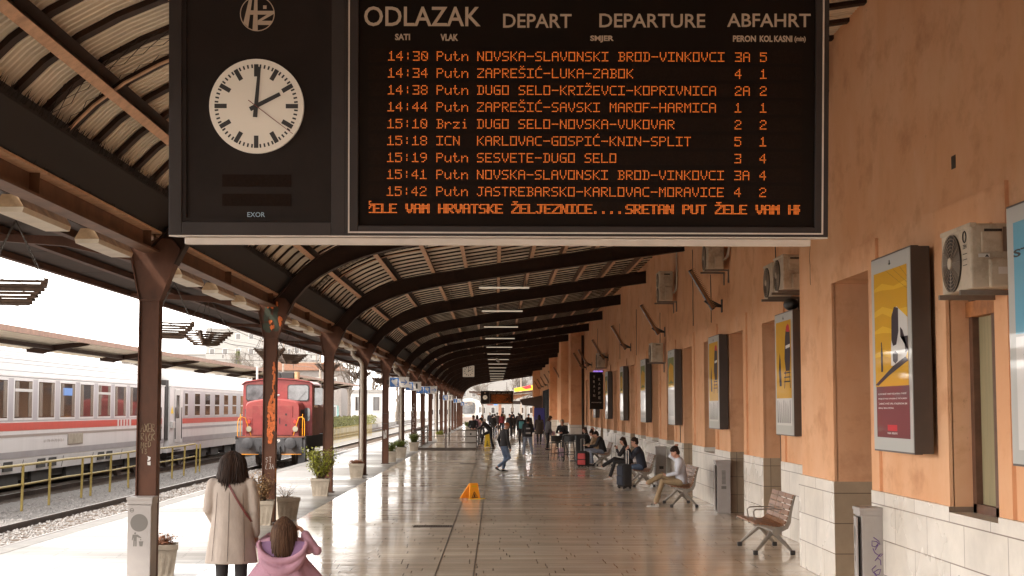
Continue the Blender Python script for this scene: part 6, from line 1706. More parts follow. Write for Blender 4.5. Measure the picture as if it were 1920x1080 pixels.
# ================================================================== people
def bake(mb, voxel, smooth=4):
    me = mb.mesh('tmp', [])
    o = bpy.data.objects.new('tmp', me); C.objects.link(o)
    r = o.modifiers.new('r', 'REMESH'); r.mode = 'VOXEL'; r.voxel_size = voxel
    s = o.modifiers.new('s', 'SMOOTH'); s.iterations = smooth; s.factor = .5
    dg = bpy.context.evaluated_depsgraph_get()
    out = bpy.data.meshes.new_from_object(o.evaluated_get(dg))
    bpy.data.objects.remove(o); bpy.data.meshes.remove(me)
    out.polygons.foreach_set('use_smooth', [True] * len(out.polygons))
    return out
def put(me, name, mt, parent):
    me.name = name; me.materials.clear(); me.materials.append(M[mt])
    o = bpy.data.objects.new(name, me); C.objects.link(o)
    if parent is not None: o.parent = parent
    return o
V = Vector
def oval(mb, pts, rx, ry, right, n=18):
    """loft of ellipses along a spine; rx across the shoulders, ry front to back"""
    pts = [V(p) for p in pts]; right = V(right).normalized(); rings = []
    for i, p in enumerate(pts):
        t = (pts[min(i + 1, len(pts) - 1)] - pts[max(i - 1, 0)]).normalized()
        r = (right - t * right.dot(t)).normalized(); f = t.cross(r)
        rings.append([p + r * math.cos(2 * math.pi * j / n) * rx[i] + f * math.sin(2 * math.pi * j / n) * ry[i] for j in range(n)])
    mb.loft(rings)
def limb(mb, pts, rs, n=12):
    mb.tube(pts, rs, n)
    for p, r in zip(pts, rs): mb.ball(p, r * .99, n=n, m=6)
def hand(mb, wrist, d, palm_n, s=1.0, curl=.4, left=False):
    d = V(d).normalized(); pn = V(palm_n); pn = (pn - d * pn.dot(d)).normalized(); sd = d.cross(pn) * (1 if left else -1)
    w = V(wrist); c = w + d * .05 * s
    mb.tube([w, w + d * .03 * s, c + d * .025 * s], [.022 * s, .03 * s, .030 * s], 8); mb.ball(c, .037 * s, .037 * s, .022 * s, 8, 6)
    for k, (o, l) in enumerate(((-.027, .062), (-.009, .074), (.009, .070), (.026, .055))):
        p = w + d * .085 * s + sd * o * s; q = p + (d * math.cos(curl) + pn * math.sin(curl)) * l * .5 * s; e = q + (d * math.cos(curl * 2.4) + pn * math.sin(curl * 2.4)) * l * .5 * s
        mb.tube([p - d * .02 * s, p, q, e], [.009 * s, .0095 * s, .0085 * s, .0065 * s], 6)
    p = w + d * .03 * s - sd * .028 * s; q = p + (d * .7 - sd * .5 + pn * .35).normalized() * .035 * s
    mb.tube([w + d * .02 * s, p, q, q + (d * .9 + pn * .3).normalized() * .03 * s], [.012 * s, .012 * s, .010 * s, .008 * s], 6)
def head_mesh(mb, c, fdir, up, s=1.0):
    f = V(fdir).normalized(); u = V(up); u = (u - f * u.dot(f)).normalized(); r = f.cross(u)
    Mx = Matrix((r, f, u)).transposed()
    P = lambda x, y, z: V(c) + Mx @ V((x * s, y * s, z * s))
    mb.ball(P(0, -.008, .03), .074 * s, .092 * s, .085 * s, 18, 12, Mx)
    mb.ball(P(0, .018, -.03), .060 * s, .070 * s, .082 * s, 16, 10, Mx)
    mb.ball(P(0, .055, -.085), .026 * s, .024 * s, .02 * s, 10, 6, Mx)
    mb.tube([P(0, .082, .02), P(0, .105, -.022), P(0, .085, -.03)], [.009 * s, .014 * s, .008 * s], 6)
    mb.ball(P(0, .080, -.058), .024 * s, .012 * s, .009 * s, 8, 5, Mx)
    mb.ball(P(0, .078, .022), .055 * s, .014 * s, .010 * s, 10, 5, Mx)
    for sx in (-1, 1):
        mb.ball(P(sx * .076, -.006, -.008), .010 * s, .022 * s, .034 * s, 8, 6, Mx)
    return P, Mx
def hair_cap(c, P, Mx, s, style, rnd):
    mb = MB()
    if style == 'bald': return None
    if style == 'beanie':
        mb.ball(P(0, -.012, .055), .086 * s, .104 * s, .080 * s, 16, 10, Mx); mb.tube([P(0, -.01, .02), P(0, -.01, .05)], [.09 * s, .09 * s], 16)
        return mb
    mb.ball(P(0, -.022, .050), .084 * s, .098 * s, .082 * s, 18, 12, Mx)
    mb.ball(P(0, -.05, -.005), .080 * s, .066 * s, .085 * s, 14, 10, Mx)
    k = {'short': 26, 'tousled': 60, 'long': 20, 'bun': 14}.get(style, 20)
    for _ in range(k):
        a = rnd.uniform(0, 6.28); e = rnd.uniform(.2, 1.4); x, y, z = .08 * math.cos(a) * math.cos(e), -.02 + .095 * math.sin(a) * math.cos(e), .055 + .078 * math.sin(e)
        mb.ball(P(x, y, z), .02 * s, n=6, m=5)
    if style in ('long', 'ponytail'):
        for sx in (-1, 1): mb.tube([P(sx * .07, -.02, .04), P(sx * .085, -.02, -.06), P(sx * .075, -.03, -.18)], [.03 * s, .035 * s, .02 * s], 8)
        oval(mb, [P(0, -.05, .05), P(0, -.075, -.06), P(0, -.075, -.2)], [.08 * s, .095 * s, .075 * s], [.05 * s, .045 * s, .03 * s], Mx @ V((1, 0, 0)), 12)
    if style == 'bun': mb.ball(P(0, -.06, .14), .045 * s, n=10, m=8)
    return mb
def shoe(mb, ankle, fdir, s=1.0, up=(0, 0, 1)):
    a = V(ankle); f = V(fdir).normalized(); u = V(up); u = (u - f * u.dot(f)).normalized(); r = f.cross(u)
    h = .085 * s
    sec = ((-.07, .030, .055), (-.03, .036, .075), (.04, .040, .060), (.10, .045, .040), (.155, .042, .030), (.19, .028, .022))
    rings = []
    for y, w, hh in sec:
        c = a + f * y * s - u * h
        rings.append([c + r * w * s * math.cos(t) + u * ((hh if math.sin(t) > 0 else 0) * s * math.sin(t) + .0) for t in [2 * math.pi * (j + .5) / 12 for j in range(12)]])
    mb.loft(rings)
def person(label, loc, rz, J, clothes, hair=('short', 'hair_dark'), head_dir=(0, 1, 0), head_up=(0, 0, 1), scale=1.0, vox=.011, group=None, extras=None, curl=.5, girth=1.0, seed=1, glasses=False):
    """J: joints in metres for a 1.75 m figure that looks along +y; clothes: top, legs, shoes, coat length"""
    rnd = random.Random(seed)
    top, legs, shoes_, hem = clothes[:4]
    right = (V(J['shR']) - V(J['shL'])).normalized()
    hc = V(J['head']); hd = V(head_dir).normalized()
    body = MB()
    P, Mx = head_mesh(body, hc, hd, head_up)
    limb(body, [V(J['neck']) - V((0, 0, .05)), hc + Mx @ V((0, -.02, -.06))], [.058, .052])
    oval(body, [J['pel'], V(J['pel']).lerp(V(J['chest']), .5), J['chest'], V(J['neck']) - V((0, 0, .03))], [.15 * girth, .14 * girth, .165 * girth, .07], [.10 * girth, .095 * girth, .10 * girth, .06], right)
    for s in 'LR':
        limb(body, [J['sh' + s], J['el' + s], J['wr' + s]], [.045, .036, .025]); limb(body, [J['hip' + s], J['kn' + s], J['an' + s]], [.075, .05, .038])
        d = V(J['wr' + s]) - V(J['el' + s]); hdn = J.get('hd' + s, d)
        inward = (V(J['pel']) * .5 + V(J['chest']) * .5) - V(J['wr' + s]); inward.z *= .2
        hand(body, J['wr' + s], hdn, J.get('pn' + s, inward), 1.0, curl, s == 'L')
    root = put(bake(body, vox * .72, 3), 'person', 'skin', None)
    root.location = loc; root.rotation_euler = (0, 0, rz); root.scale = (scale,) * 3
    tag(root, label, 'person', group)
    j = MB(); g = girth
    pel, ch, nk = V(J['pel']), V(J['chest']), V(J['neck'])
    if hem == 'coat':
        kn = (V(J['knL']) + V(J['knR'])) / 2; low = pel.lerp(kn, .75)
        oval(j, [low, pel.lerp(low, .3), pel, pel.lerp(ch, .5), ch, nk - V((0, 0, .02))], [.235 * g, .215 * g, .195 * g, .18 * g, .205 * g, .08], [.16 * g, .15 * g, .14 * g, .13 * g, .135 * g, .07], right)
    else:
        lowp = pel + (pel - ch).normalized() * .06
        oval(j, [lowp, pel, pel.lerp(ch, .5), ch, nk.lerp(ch, .25), nk + V((0, 0, .015))], [.185 * g, .19 * g, .175 * g, .20 * g, .14, .072], [.13 * g, .135 * g, .128 * g, .13 * g, .10, .066], right)
    for s in 'LR':
        a, b, c = V(J['sh' + s]), V(J['el' + s]), V(J['wr' + s])
        limb(j, [a.lerp(nk, .3), a, b, c.lerp(b, .06)], [.06, .068, .053, .040])
    put(bake(j, vox, 5), 'coat' if hem == 'coat' else 'jacket', top, root)
    q = MB()
    oval(q, [pel + (pel - ch).normalized() * .05, pel + (ch - pel).normalized() * .06], [.165 * g, .16 * g], [.125 * g, .12 * g], right)
    for s in 'LR': limb(q, [V(J['hip' + s]), V(J['kn' + s]), V(J['an' + s]).lerp(V(J['kn' + s]), .08)], [.098 * g, .068, .058])
    put(bake(q, vox, 4), 'trousers', legs, root)
    for s in 'LR':
        k = MB(); shoe(k, J['an' + s], J.get('ft' + s, (0, 1, 0)), 1.08, J.get('up' + s, (0, 0, 1))); put(k.mesh('x', []), 'shoe', shoes_, root).data.polygons.foreach_set('use_smooth', [True] * 84) if False else put(bake(k, .008, 2), 'shoe', shoes_, root)
    hb = hair_cap(hc, P, Mx, 1.0, hair[0], rnd)
    if hb: put(bake(hb, .010 if vox < .014 else .014, 2), 'hair' if hair[0] != 'beanie' else 'knit_cap', hair[1], root)
    for sx in (-1, 1):
        e = MB(); e.ball(P(sx * .030, .078, .004), .011, .006, .006, 8, 6, Mx); put(e.mesh('eye', []), 'eye', 'dial', root)
    if glasses:
        e = MB()
        for sx in (-1, 1):
            e.tube([P(sx * .032 + .024 * math.cos(a * .5236), .098, .004 + .018 * math.sin(a * .5236)) for a in range(12)], .0035, 4, closed=True); e.tube([P(sx * .055, .096, .008), P(sx * .078, .0, .008)], .003, 4)
        e.tube([P(-.01, .099, .006), P(.01, .099, .006)], .003, 4); put(e.mesh('glasses', []), 'glasses', 'dial', root)
    if extras: extras(root, J, P, Mx)
    return root
def stand(stride=0.0, lean=0.0, armL=None, armR=None, bend=0.0, turn=0):
    """walking or standing joints; stride swings the legs along y"""
    sw = stride
    J = dict(pel=(0, 0, .95), chest=(0, lean * .32, 1.30), neck=(0, lean * .52, 1.49), head=(0, lean * .68 + .03, 1.635),
             shL=(-.19, lean * .45, 1.42), shR=(.19, lean * .45, 1.42), hipL=(-.09, 0, .92), hipR=(.09, 0, .92),
             knL=(-.10, sw * .42 + .02, .50), knR=(.10, -sw * .25 + .03, .50), anL=(-.10, sw * .62, .09), anR=(.10, -sw * .85, .09 + abs(sw) * .13))
    J['elL'] = (-.25, lean * .35 - sw * .3 - .03, 1.13); J['wrL'] = (-.24, lean * .35 - sw * .35 + .06, .88)
    J['elR'] = (.25, lean * .35 + sw * .3 - .03, 1.13); J['wrR'] = (.24, lean * .35 + sw * .4 + .06, .88)
    if abs(sw) > .05: J['ftR'] = (0, 1, -.45); J['upR'] = (0, .45, 1)
    if armL: J['elL'], J['wrL'] = armL
    if armR: J['elR'], J['wrR'] = armR
    return J
def sit(lean=.1, drop=0.0):
    """seat surface at 0.44 m, hips at origin, looking along +y"""
    J = dict(pel=(0, 0, .56), chest=(0, lean * .5, .90), neck=(0, lean * 1.0, 1.08), head=(0, lean * 1.35 + .02, 1.215), shL=(-.19, lean * .9, 1.01), shR=(.19, lean * .9, 1.01),
             hipL=(-.10, .03, .54), hipR=(.10, .03, .54), knL=(-.13, .46, .54), knR=(.13, .46, .54), anL=(-.13, .48, .09), anR=(.13, .48, .09),
             elL=(-.25, lean + .10, .76), elR=(.25, lean + .10, .76), wrL=(-.10, lean + .33, .74), wrR=(.10, lean + .33, .74))
    return J

# ------------------------------------------------------------------ seated along the wall (looking towards the tracks)
RZ = R(90)
J = sit(.06); J.update(knL=(-.10, .45, .56), anL=(-.10, .60, .09), knR=(.0, .44, .70), anR=(-.02, .78, .52), ftR=(0, 1, .15), elL=(-.26, .12, .76), wrL=(-.08, .34, .70),
                       elR=(.22, .22, 1.12), wrR=(.11, .14, 1.32), hdR=(-.5, -.3, .6), pnR=(-.6, -.3, -.6), hdL=(.5, .7, .15), pnL=(.3, 0, 1), head=(0, .15, 1.205))
def phone(root, J, P, Mx):
    m = MB(); m.box(-.05, .03, .42, .50, .735, .745, None); m.build('phone', M['dial'], root)
    m = MB(); m.tube([(-.10, .595, .10), (-.10, .575, .17)], [.045, .043], 10); m.build('sock', M['p_white'], root)
    m = MB()
    for q in range(3): m.box(-.145, -.142, .63 + q * .03, .645 + q * .03, .03, .07)
    m.build('shoe_mark', M['dial'], root)
person('young man in pale shirt and khaki trousers, legs crossed, hand in hair', (4.10, 33.15, 0), RZ, J, ('shirt_blue', 'khaki', 'shoe_white', ''), ('tousled', 'hair_dark'), (0, .86, -.42), vox=.010, extras=phone, seed=3, scale=.98)
J = sit(.14); J.update(anL=(-.13, .50, .09), anR=(.12, .36, .09), elL=(-.27, .30, .80), wrL=(-.08, .40, 1.02), hdL=(.2, 0, 1), pnL=(.4, -.8, 0), wrR=(.06, .42, .98), elR=(.24, .36, .80), hdR=(-.2, 0, 1), pnR=(-.4, -.8, 0))
person('man with glasses in dark jacket and jeans, seated behind a suitcase with silver handle', (4.05, 41.6, 0), RZ, J, ('navy', 'jeans', 'dark_cloth', ''), ('short', 'hair_dark'), (.1, .95, -.2), vox=.011, glasses=True, seed=4)
J = sit(.13); J.update(knL=(-.09, .46, .56), anL=(-.09, .62, .09), knR=(-.02, .47, .66), anR=(-.05, .86, .42), ftR=(0, 1, .25), elL=(-.25, .30, .78), wrL=(-.06, .40, .96), hdL=(.2, 0, 1), pnL=(.3, -.8, 0), elR=(.25, .30, .78), wrR=(.08, .38, .92), hdR=(-.3, .1, 1), pnR=(-.4, -.8, 0))
def food(root, J, P, Mx):
    m = MB(); m.ball((0, .44, 1.06), .05, .035, .03, 8, 6); m.build('snack', M['tan'], root)
person('woman in black clothes and white shoes, legs crossed, eating with both hands', (4.05, 45.7, 0), RZ, J, ('dark_cloth', 'dark_cloth', 'shoe_white', ''), ('long', 'hair_dark'), (0, .93, -.3), vox=.012, extras=food, seed=5, scale=.95)
J = sit(.17); J.update(head=(0, .27, 1.16), anL=(-.12, .42, .09), anR=(.12, .50, .09))
person('man in black jacket and blue jeans bending forward beside the red suitcase', (4.05, 56.6, 0), RZ, J, ('dark_cloth', 'jeans_pale', 'dark_cloth', ''), ('short', 'hair_dark'), (.15, .85, -.45), vox=.013, seed=6)
J = sit(.16)
person('seated person in tan patterned coat just beyond the man in black jacket', (4.0, 59.2, 0), RZ, J, ('tan', 'jeans_pale', 'dark_cloth', ''), ('bun', 'hair_dark'), (.1, .9, -.3), vox=.013, seed=7, scale=.96)
J = sit(.10)
person('balding seated man in dark coat, farther along the wall benches', (4.15, 62.0, 0), RZ, J, ('dark_cloth', 'dark_cloth', 'dark_cloth', ''), ('bald', 'hair_brown'), (-.3, .9, -.1), vox=.014, seed=8, scale=1.04)
J = sit(.10)
person('seated person in black hooded coat beyond the balding man', (4.0, 65.0, 0), RZ, J, ('dark_cloth', 'dark_cloth', 'dark_cloth', ''), ('long', 'hair_brown'), (-.2, .9, -.2), vox=.014, seed=9, scale=1.0)
J = sit(.12)
o = person('grey haired person seated at the cafe table in dark coat', (3.1, 69.0, .30), R(160), J, ('dark_cloth', 'dark_cloth', 'dark_cloth', ''), ('short', 'concrete'), (0, .9, -.2), vox=.015, seed=10)
t = thing('cafe_chair', 'black chair under the grey haired cafe guest', 'chair', (3.1, 69.0, 0), R(160))
m = MB(); m.box(-.22, .22, -.2, .22, .70, .75); m.build('seat', M['black'], t); m = MB(); m.box(-.22, .22, -.24, -.2, .75, 1.1); m.build('backrest', M['black'], t)
for sx in (-1, 1):
    for sy in (-1, 1):
        m = MB(); m.cyl((sx * .19, sy * .18, 0), (sx * .19, sy * .18, .71), .015, n=6); m.build('leg', M['black'], t)

# ------------------------------------------------------------------ walking and standing
J = stand(.30, .10); J.update(knL=(-.10, .12, .50), anL=(-.10, .03, .09), knR=(.10, .17, .49), anR=(.09, -.30, .17), wrR=(.22, .14, .82), elR=(.26, .03, 1.10), head=(0, .12, 1.61))
person('man with orange cap, black jacket and jeans walking across the wet floor', (.27, 51.5, 0), R(-62), J, ('dark_cloth', 'jeans', 'dark_cloth', ''), ('beanie', 'orange_beanie'), (0, .9, -.3), vox=.012, seed=11, scale=.96)
def printed(root, J, P, Mx):
    m = MB(); m.box(-.09, .09, -.152, -.146, 1.24, 1.30); m.box(-.11, .11, -.152, -.146, 1.02, 1.10); m.build('back_print', M['bin'], root)
J = stand(.0); J.update(knL=(-.15, .02, .50), anL=(-.19, .0, .09), knR=(.15, .02, .50), anR=(.21, .0, .09), ftR=(.7, .7, 0), wrL=(-.13, .20, 1.05), wrR=(.13, .20, 1.05))
person('man in black printed jacket and pale jeans standing with feet apart, back to camera', (1.44, 67.6, 0), R(3), J, ('dark_cloth', 'jeans_pale', 'shoe_white', ''), ('short', 'hair_dark'), (0, 1, -.2), vox=.012, extras=printed, seed=12, scale=.99, girth=1.12)
def teal_bag(root, J, P, Mx):
    m = MB(); m.box(-.15, .15, -.32, -.14, .98, 1.4); m.build('rucksack', M['teal'], root, bevel=.05)
J = stand(.2)
person('person in black with teal rucksack walking away beside the man in pale jeans', (1.5, 88, 0), R(0), J, ('dark_cloth', 'dark_cloth', 'dark_cloth', ''), ('short', 'hair_dark'), (0, 1, 0), vox=.016, extras=teal_bag, seed=13)
J = stand(.25)
person('woman in long dark brown coat walking away near the cafe', (2.62, 91, 0), R(-5), J, ('brown_cloth', 'dark_cloth', 'dark_cloth', 'coat'), ('long', 'hair_dark'), (0, 1, 0), vox=.016, seed=14, girth=1.1)
def pinkbag(root, J, P, Mx):
    m = MB(); m.box(-.10, .10, .15, .4, .75, .98); m.build('pale_bag', M['pink_case'], root, bevel=.04)
J = stand(.1, .18)
person('person in grey jacket and dark shorts bending over a pale bag at the cafe', (2.68, 78, 0), R(-70), J, ('grey_cloth', 'dark_cloth', 'dark_cloth', ''), ('ponytail', 'hair_brown'), (0, .8, -.5), vox=.014, extras=pinkbag, seed=15)
J = stand(.0, -.0); J.update(pel=(0, -.08, .96), chest=(0, .18, 1.26), neck=(0, .36, 1.40), head=(0, .46, 1.52), shL=(-.19, .30, 1.33), shR=(.19, .30, 1.33), elL=(-.24, .48, 1.12), wrL=(-.2, .66, 1.04), elR=(.24, .48, 1.12), wrR=(.2, .66, 1.04),
                             hipL=(-.09, -.08, .93), hipR=(.09, -.08, .93), knL=(-.1, -.10, .50), anL=(-.1, -.22, .09), knR=(.1, .36, .72), anR=(.1, .40, .32))
person('man in dark jacket leaning on the railing with one foot raised', (-.36, 81, 0), R(90), J, ('dark_cloth', 'dark_cloth', 'dark_cloth', ''), ('short', 'hair_dark'), (0, .9, -.2), vox=.014, seed=16)
J = stand(.0, .22); J.update(elL=(-.26, .26, 1.16), wrL=(-.12, .42, 1.05), elR=(.26, .26, 1.16), wrR=(.12, .42, 1.05))
person('man in black jacket leaning on the railing behind the grey panel, facing the camera', (-1.27, 84.0, 0), R(180), J, ('dark_cloth', 'dark_cloth', 'dark_cloth', ''), ('short', 'hair_dark'), (.5, .85, -.1), vox=.014, seed=17)
far = [(-1.25, 100, 20, ('pink', 'navy'), 'long', 'woman in pink top beyond the man leaning on the railing', ''), (-.95, 104, 180, ('coat_beige', 'dark_cloth'), 'long', 'woman in pale and black clothes near the railing end', ''),
       (-.25, 112, 0, ('dark_cloth', 'dark_cloth'), 'short', 'tall man in black seen over the leaning man', ''), (-.10, 126, 0, ('grey_cloth', 'dark_cloth'), 'short', 'person in grey patterned jacket with a round bag in the crowd', ''),
       (.12, 140, 0, ('brown_cloth', 'dark_cloth'), 'short', 'person in brown coat, left part of the distant crowd', ''), (.52, 134, 10, ('red_cloth', 'dark_cloth'), 'long', 'person in red jacket in the middle of the crowd', ''),
       (1.02, 112, 180, ('dark_cloth', 'dark_cloth'), 'short', 'man in dark jacket coming towards the camera behind the walking man', ''), (1.36, 118, 0, ('dark_cloth', 'dark_cloth'), 'short', 'man in black walking away right of the oncoming man', 'coat'),
       (1.62, 150, 0, ('navy', 'dark_cloth'), 'short', 'small far person in navy at the middle of the crowd', ''), (1.95, 122, 0, ('brown_cloth', 'dark_cloth'), 'long', 'person in violet brown coat left of the teal rucksack', 'coat'), (2.05, 136, 0, ('dark_cloth', 'navy'), 'short', 'tall far man in black behind the teal rucksack', ''),
       (2.35, 108, 5, ('dark_cloth', 'dark_cloth'), 'beanie', 'person in black with hooded head right of the teal rucksack', ''), (.75, 158, 0, ('tan', 'jeans'), 'short', 'far small person in tan jacket in the crowd', ''), (-.6, 150, 180, ('navy', 'jeans'), 'short', 'far small person in navy near the railing', '')]
for i, (x, y, rz, (a, b), hs_, lab, hem) in enumerate(far):
    def bag(root, J, P, Mx):
        m = MB(); m.ball((.32, 0, .62), .16, .14, .2, 10, 8); m.build('round_bag', M['brown_cloth'], root)
    person(lab, (x, y, 0), R(rz), stand(.22 if rz != 180 else .15), (a, b, 'dark_cloth', hem), (hs_, 'hair_dark'), (0, 1, 0), vox=.02, seed=30 + i, scale=random.uniform(.95, 1.04), group='people in the distant crowd', extras=bag if i == 3 else None)

# ------------------------------------------------------------------ woman in the beige coat, seen from behind
WX, WY, kk = -2.72, 15.55, 1 / 180
def wx(px): return (px - 440) * kk
def wz(py): return CAM_H - (py - 766) * kk
J = dict(pel=(0, 0, .92), chest=(0, .0, 1.25), neck=(0, .02, 1.44), head=(0, .04, 1.585), shL=(-.19, 0, 1.385), shR=(.185, 0, 1.385), hipL=(-.085, 0, .90), hipR=(.09, 0, .90), knL=(-.095, .03, .48), knR=(.10, .03, .48), anL=(-.10, 0, .09), anR=(.105, 0, .09),
         elL=(-.235, -.01, 1.12), wrL=(-.20, .16, .98), elR=(.235, -.02, 1.10), wrR=(.235, .06, .86))
body = MB(); P, Mx = head_mesh(body, J['head'], (0, 1, 0), (0, 0, 1))
limb(body, [(0, .0, 1.36), (0, .02, 1.52)], [.06, .052]); oval(body, [J['pel'], (0, 0, 1.1), J['chest'], (0, .0, 1.38)], [.15, .13, .155, .08], [.1, .09, .1, .06], (1, 0, 0))
for s in 'LR':
    limb(body, [J['sh' + s], J['el' + s], J['wr' + s]], [.04, .034, .024]); limb(body, [J['hip' + s], J['kn' + s], J['an' + s]], [.08, .052, .038])
hand(body, J['wrL'], (.3, .9, -.2), (.5, .2, -.5), 1, .6, True); hand(body, J['wrR'], (-.02, .15, -1), (-1, .2, 0), 1, .45)
root = put(bake(body, .0075, 3), 'person', 'skin', None); root.location = (WX, WY, 0)
tag(root, 'woman in long beige wool coat with thin burgundy bag strap, seen from behind', 'person')
j = MB()
n = 40; rings = []
for z, a, b, fl in ((.572, .262, .20, .05), (.60, .260, .198, .05), (.75, .240, .178, .045), (.92, .218, .158, .03), (1.05, .200, .142, .012), (1.15, .196, .138, .008), (1.25, .203, .138, .006), (1.33, .208, .130, 0), (1.385, .190, .112, 0), (1.425, .125, .088, 0), (1.455, .082, .072, 0), (1.475, .074, .068, 0)):
    ring_ = []
    for i in range(n):
        t_ = 2 * math.pi * i / n
        f = 1 + fl * (math.cos(t_ * 7 + .6) * .5 + math.cos(t_ * 4) * .4)
        ring_.append((a * math.cos(t_) * f, b * math.sin(t_) * f + (.02 * (1.2 - z) if math.sin(t_) < 0 else 0) * 0, z))
    rings.append(ring_)
j.loft(rings)
for s, sg in (('L', -1), ('R', 1)):
    a, b, c = V(J['sh' + s]), V(J['el' + s]), V(J['wr' + s])
    limb(j, [a.lerp(V((0, 0, 1.4)), .35), a + V((sg * .005, 0, -.015)), a.lerp(b, .5) + V((sg * .008, 0, 0)), b, b.lerp(c, .5), c.lerp(b, .02)], [.058, .070, .066, .062, .056, .050], 14)
coat = put(bake(j, .009, 4), 'coat', 'coat_beige', root)
m = MB()
for x0_, x1_ in ((-.005, -.004), (-.13, -.17), (.125, .165)):
    zs = [1.36 - .04 * q for q in range(20)]
    def back_y(x, z):
        best = None
        for (z0, a0, b0), (z1, a1, b1) in zip(((.572, .262, .20), (.75, .240, .178), (.92, .218, .158), (1.05, .200, .142), (1.25, .203, .138), (1.385, .19, .112)), ((.75, .240, .178), (.92, .218, .158), (1.05, .200, .142), (1.25, .203, .138), (1.385, .19, .112), (1.5, .1, .08))):
            if z0 <= z <= z1: q = (z - z0) / (z1 - z0); a_, b_ = a0 + (a1 - a0) * q, b0 + (b1 - b0) * q; best = -b_ * math.sqrt(max(.05, 1 - (x / a_) ** 2))
        return best
    m.tube([(x0_ + (x1_ - x0_) * q / 19, back_y(x0_ + (x1_ - x0_) * q / 19, z) - .003, z) for q, z in enumerate(zs)], .0022, 4)
m.build('coat_seam', M['brown_cloth'], root)
m = MB(); pts = [(wx(432) + (wx(478) - wx(432)) * q / 14, 0, wz(897) + (wz(975) - wz(897)) * q / 14) for q in range(15)]
pts = [(x, back_y(x, z) - .012, z) for x, _, z in pts]
m.loft([[(x - .011, y, z), (x + .011, y - .001, z + .004), (x + .011, y + .006, z + .004), (x - .011, y + .006, z)] for x, y, z in pts]); m.build('bag_strap', M['burgundy'], root)
m = MB(); m.ball((.17, .22, .90), .08, .06, .10); m.build('handbag', M['burgundy'], root, smooth=True)
m = MB(); limb(m, [(-.095, 0, .80), (-.095, .02, .48), (-.10, 0, .10)], [.085, .066, .055]); limb(m, [(.10, 0, .80), (.10, .02, .48), (.105, 0, .10)], [.085, .066, .055]); put(bake(m, .010, 3), 'trousers', 'dark_cloth', root)
for s in 'LR':
    m = MB(); shoe(m, J['an' + s], (0, 1, 0), 1.0); put(bake(m, .008, 2), 'shoe', 'dark_cloth', root)
for sx in (-1, 1):
    e = MB(); e.ball(P(sx * .030, .078, .004), .011, .006, .006, 8, 6, Mx); put(e.mesh('eye', []), 'eye', 'dial', root)
def hair_fall(parent, cx, cy, ctop, rx, ry, zb, mt, seed, cnt, flare=1.0, face_gap=1.2, rag=.03, core=.86, waist=None):
    """a base shell plus many thin locks that fall from the crown"""
    rn = random.Random(seed); mb = MB()
    def prof(f):  # radius factor along the fall, 0 crown .. 1 tips
        return math.sin(min(1, f * 2.4) * math.pi / 2) ** .8 if f < .42 else 1 + (flare - 1) * (f - .42) / .58
    rings = []
    for q in range(15):
        f = .015 + .93 * q / 14; k = prof(f) * core
        rings.append([(cx + rx * k * math.cos(t_), cy + ry * k * math.sin(t_) - (.01 if f > .5 else 0), ctop - (ctop - zb) * f) for t_ in [2 * math.pi * i / 20 for i in range(20)]])
    mb.loft(rings)
    for _ in range(cnt):
        t_ = rn.uniform(math.pi / 2 + face_gap, math.pi * 2.5 - face_gap); ln = 1 + rn.gauss(0, rag) * 2; tw = rn.gauss(0, .10); k2 = rn.uniform(.92, 1.07); w = rn.uniform(.004, .011)
        pts = []
        for q in range(9):
            f = .02 + (.98 * q / 8) * ln; a = t_ + tw * f * f; k = prof(min(f, 1)) * k2
            pts.append((cx + rx * k * math.cos(a) + rn.gauss(0, .002), cy + ry * k * math.sin(a) + rn.gauss(0, .002), ctop - (ctop - zb) * f))
        mb.tube(pts, [w * .6] + [w] * 6 + [w * .7, .0012], 5)
    o = mb.build('hair', M[mt], parent, smooth=True); return o
hair_fall(root, -.002, .025, wz(844), .128, .125, wz(903), 'hair_dark', 5, 420, 1.22, .9, .035, .9)

# ------------------------------------------------------------------ girl in pink
GX, GY = -2.17, 15.45
def gx(px): return (px - 537) * kk
def gz(py): return CAM_H - (py - 766) * kk
hc = V((gx(538), .03, .905))
J = dict(neck=(.0, .02, .80), shL=(-.135, 0, .765), shR=(.135, 0, .765), elL=(-.245, .10, .74), wrL=(-.16, .24, .82), elR=(.335, -.01, .69), wrR=(.165, .04, .905))
body = MB(); P, Mx = head_mesh(body, hc, (0, 1, .05), (0, 0, 1), .90)
limb(body, [(0, .01, .72), (0, .02, .84)], [.042, .038]); oval(body, [(0, 0, .45), (0, 0, .6), (0, 0, .72), (0, .01, .79)], [.11, .105, .115, .05], [.08, .08, .08, .045], (1, 0, 0))
for s in 'LR':
    limb(body, [J['sh' + s], J['el' + s], J['wr' + s]], [.032, .028, .020])
hand(body, J['wrR'], (-.9, .1, .25), (0, 1, 0), .72, .5); hand(body, J['wrL'], (.7, .5, .2), (.3, 0, -1), .72, .5, True)
for sx in (-1, 1): limb(body, [(sx * .06, 0, .45), (sx * .065, .02, .25), (sx * .065, 0, .06)], [.06, .042, .03])
root = put(bake(body, .0065, 3), 'person', 'skin', None); root.location = (GX, GY, 0); root.scale = (1.02,) * 3
tag(root, 'small girl in pink hooded coat with long brown hair, arm raised, seen from behind', 'person')
j = MB(); n = 44; rings = []
for z, a, b, fl in ((.30, .43, .26, .12), (.40, .385, .24, .11), (.50, .315, .205, .09), (.60, .235, .165, .05), (.68, .185, .135, .02), (.74, .168, .118, .0), (.785, .130, .095, 0), (.815, .07, .065, 0)):
    rings.append([(a * math.cos(t_) * (1 + fl * math.cos(5 * t_ + .5)) + .005, b * math.sin(t_) * (1 + fl * .6 * math.cos(6 * t_)), z) for t_ in [2 * math.pi * i / n for i in range(n)]])
j.loft(rings)
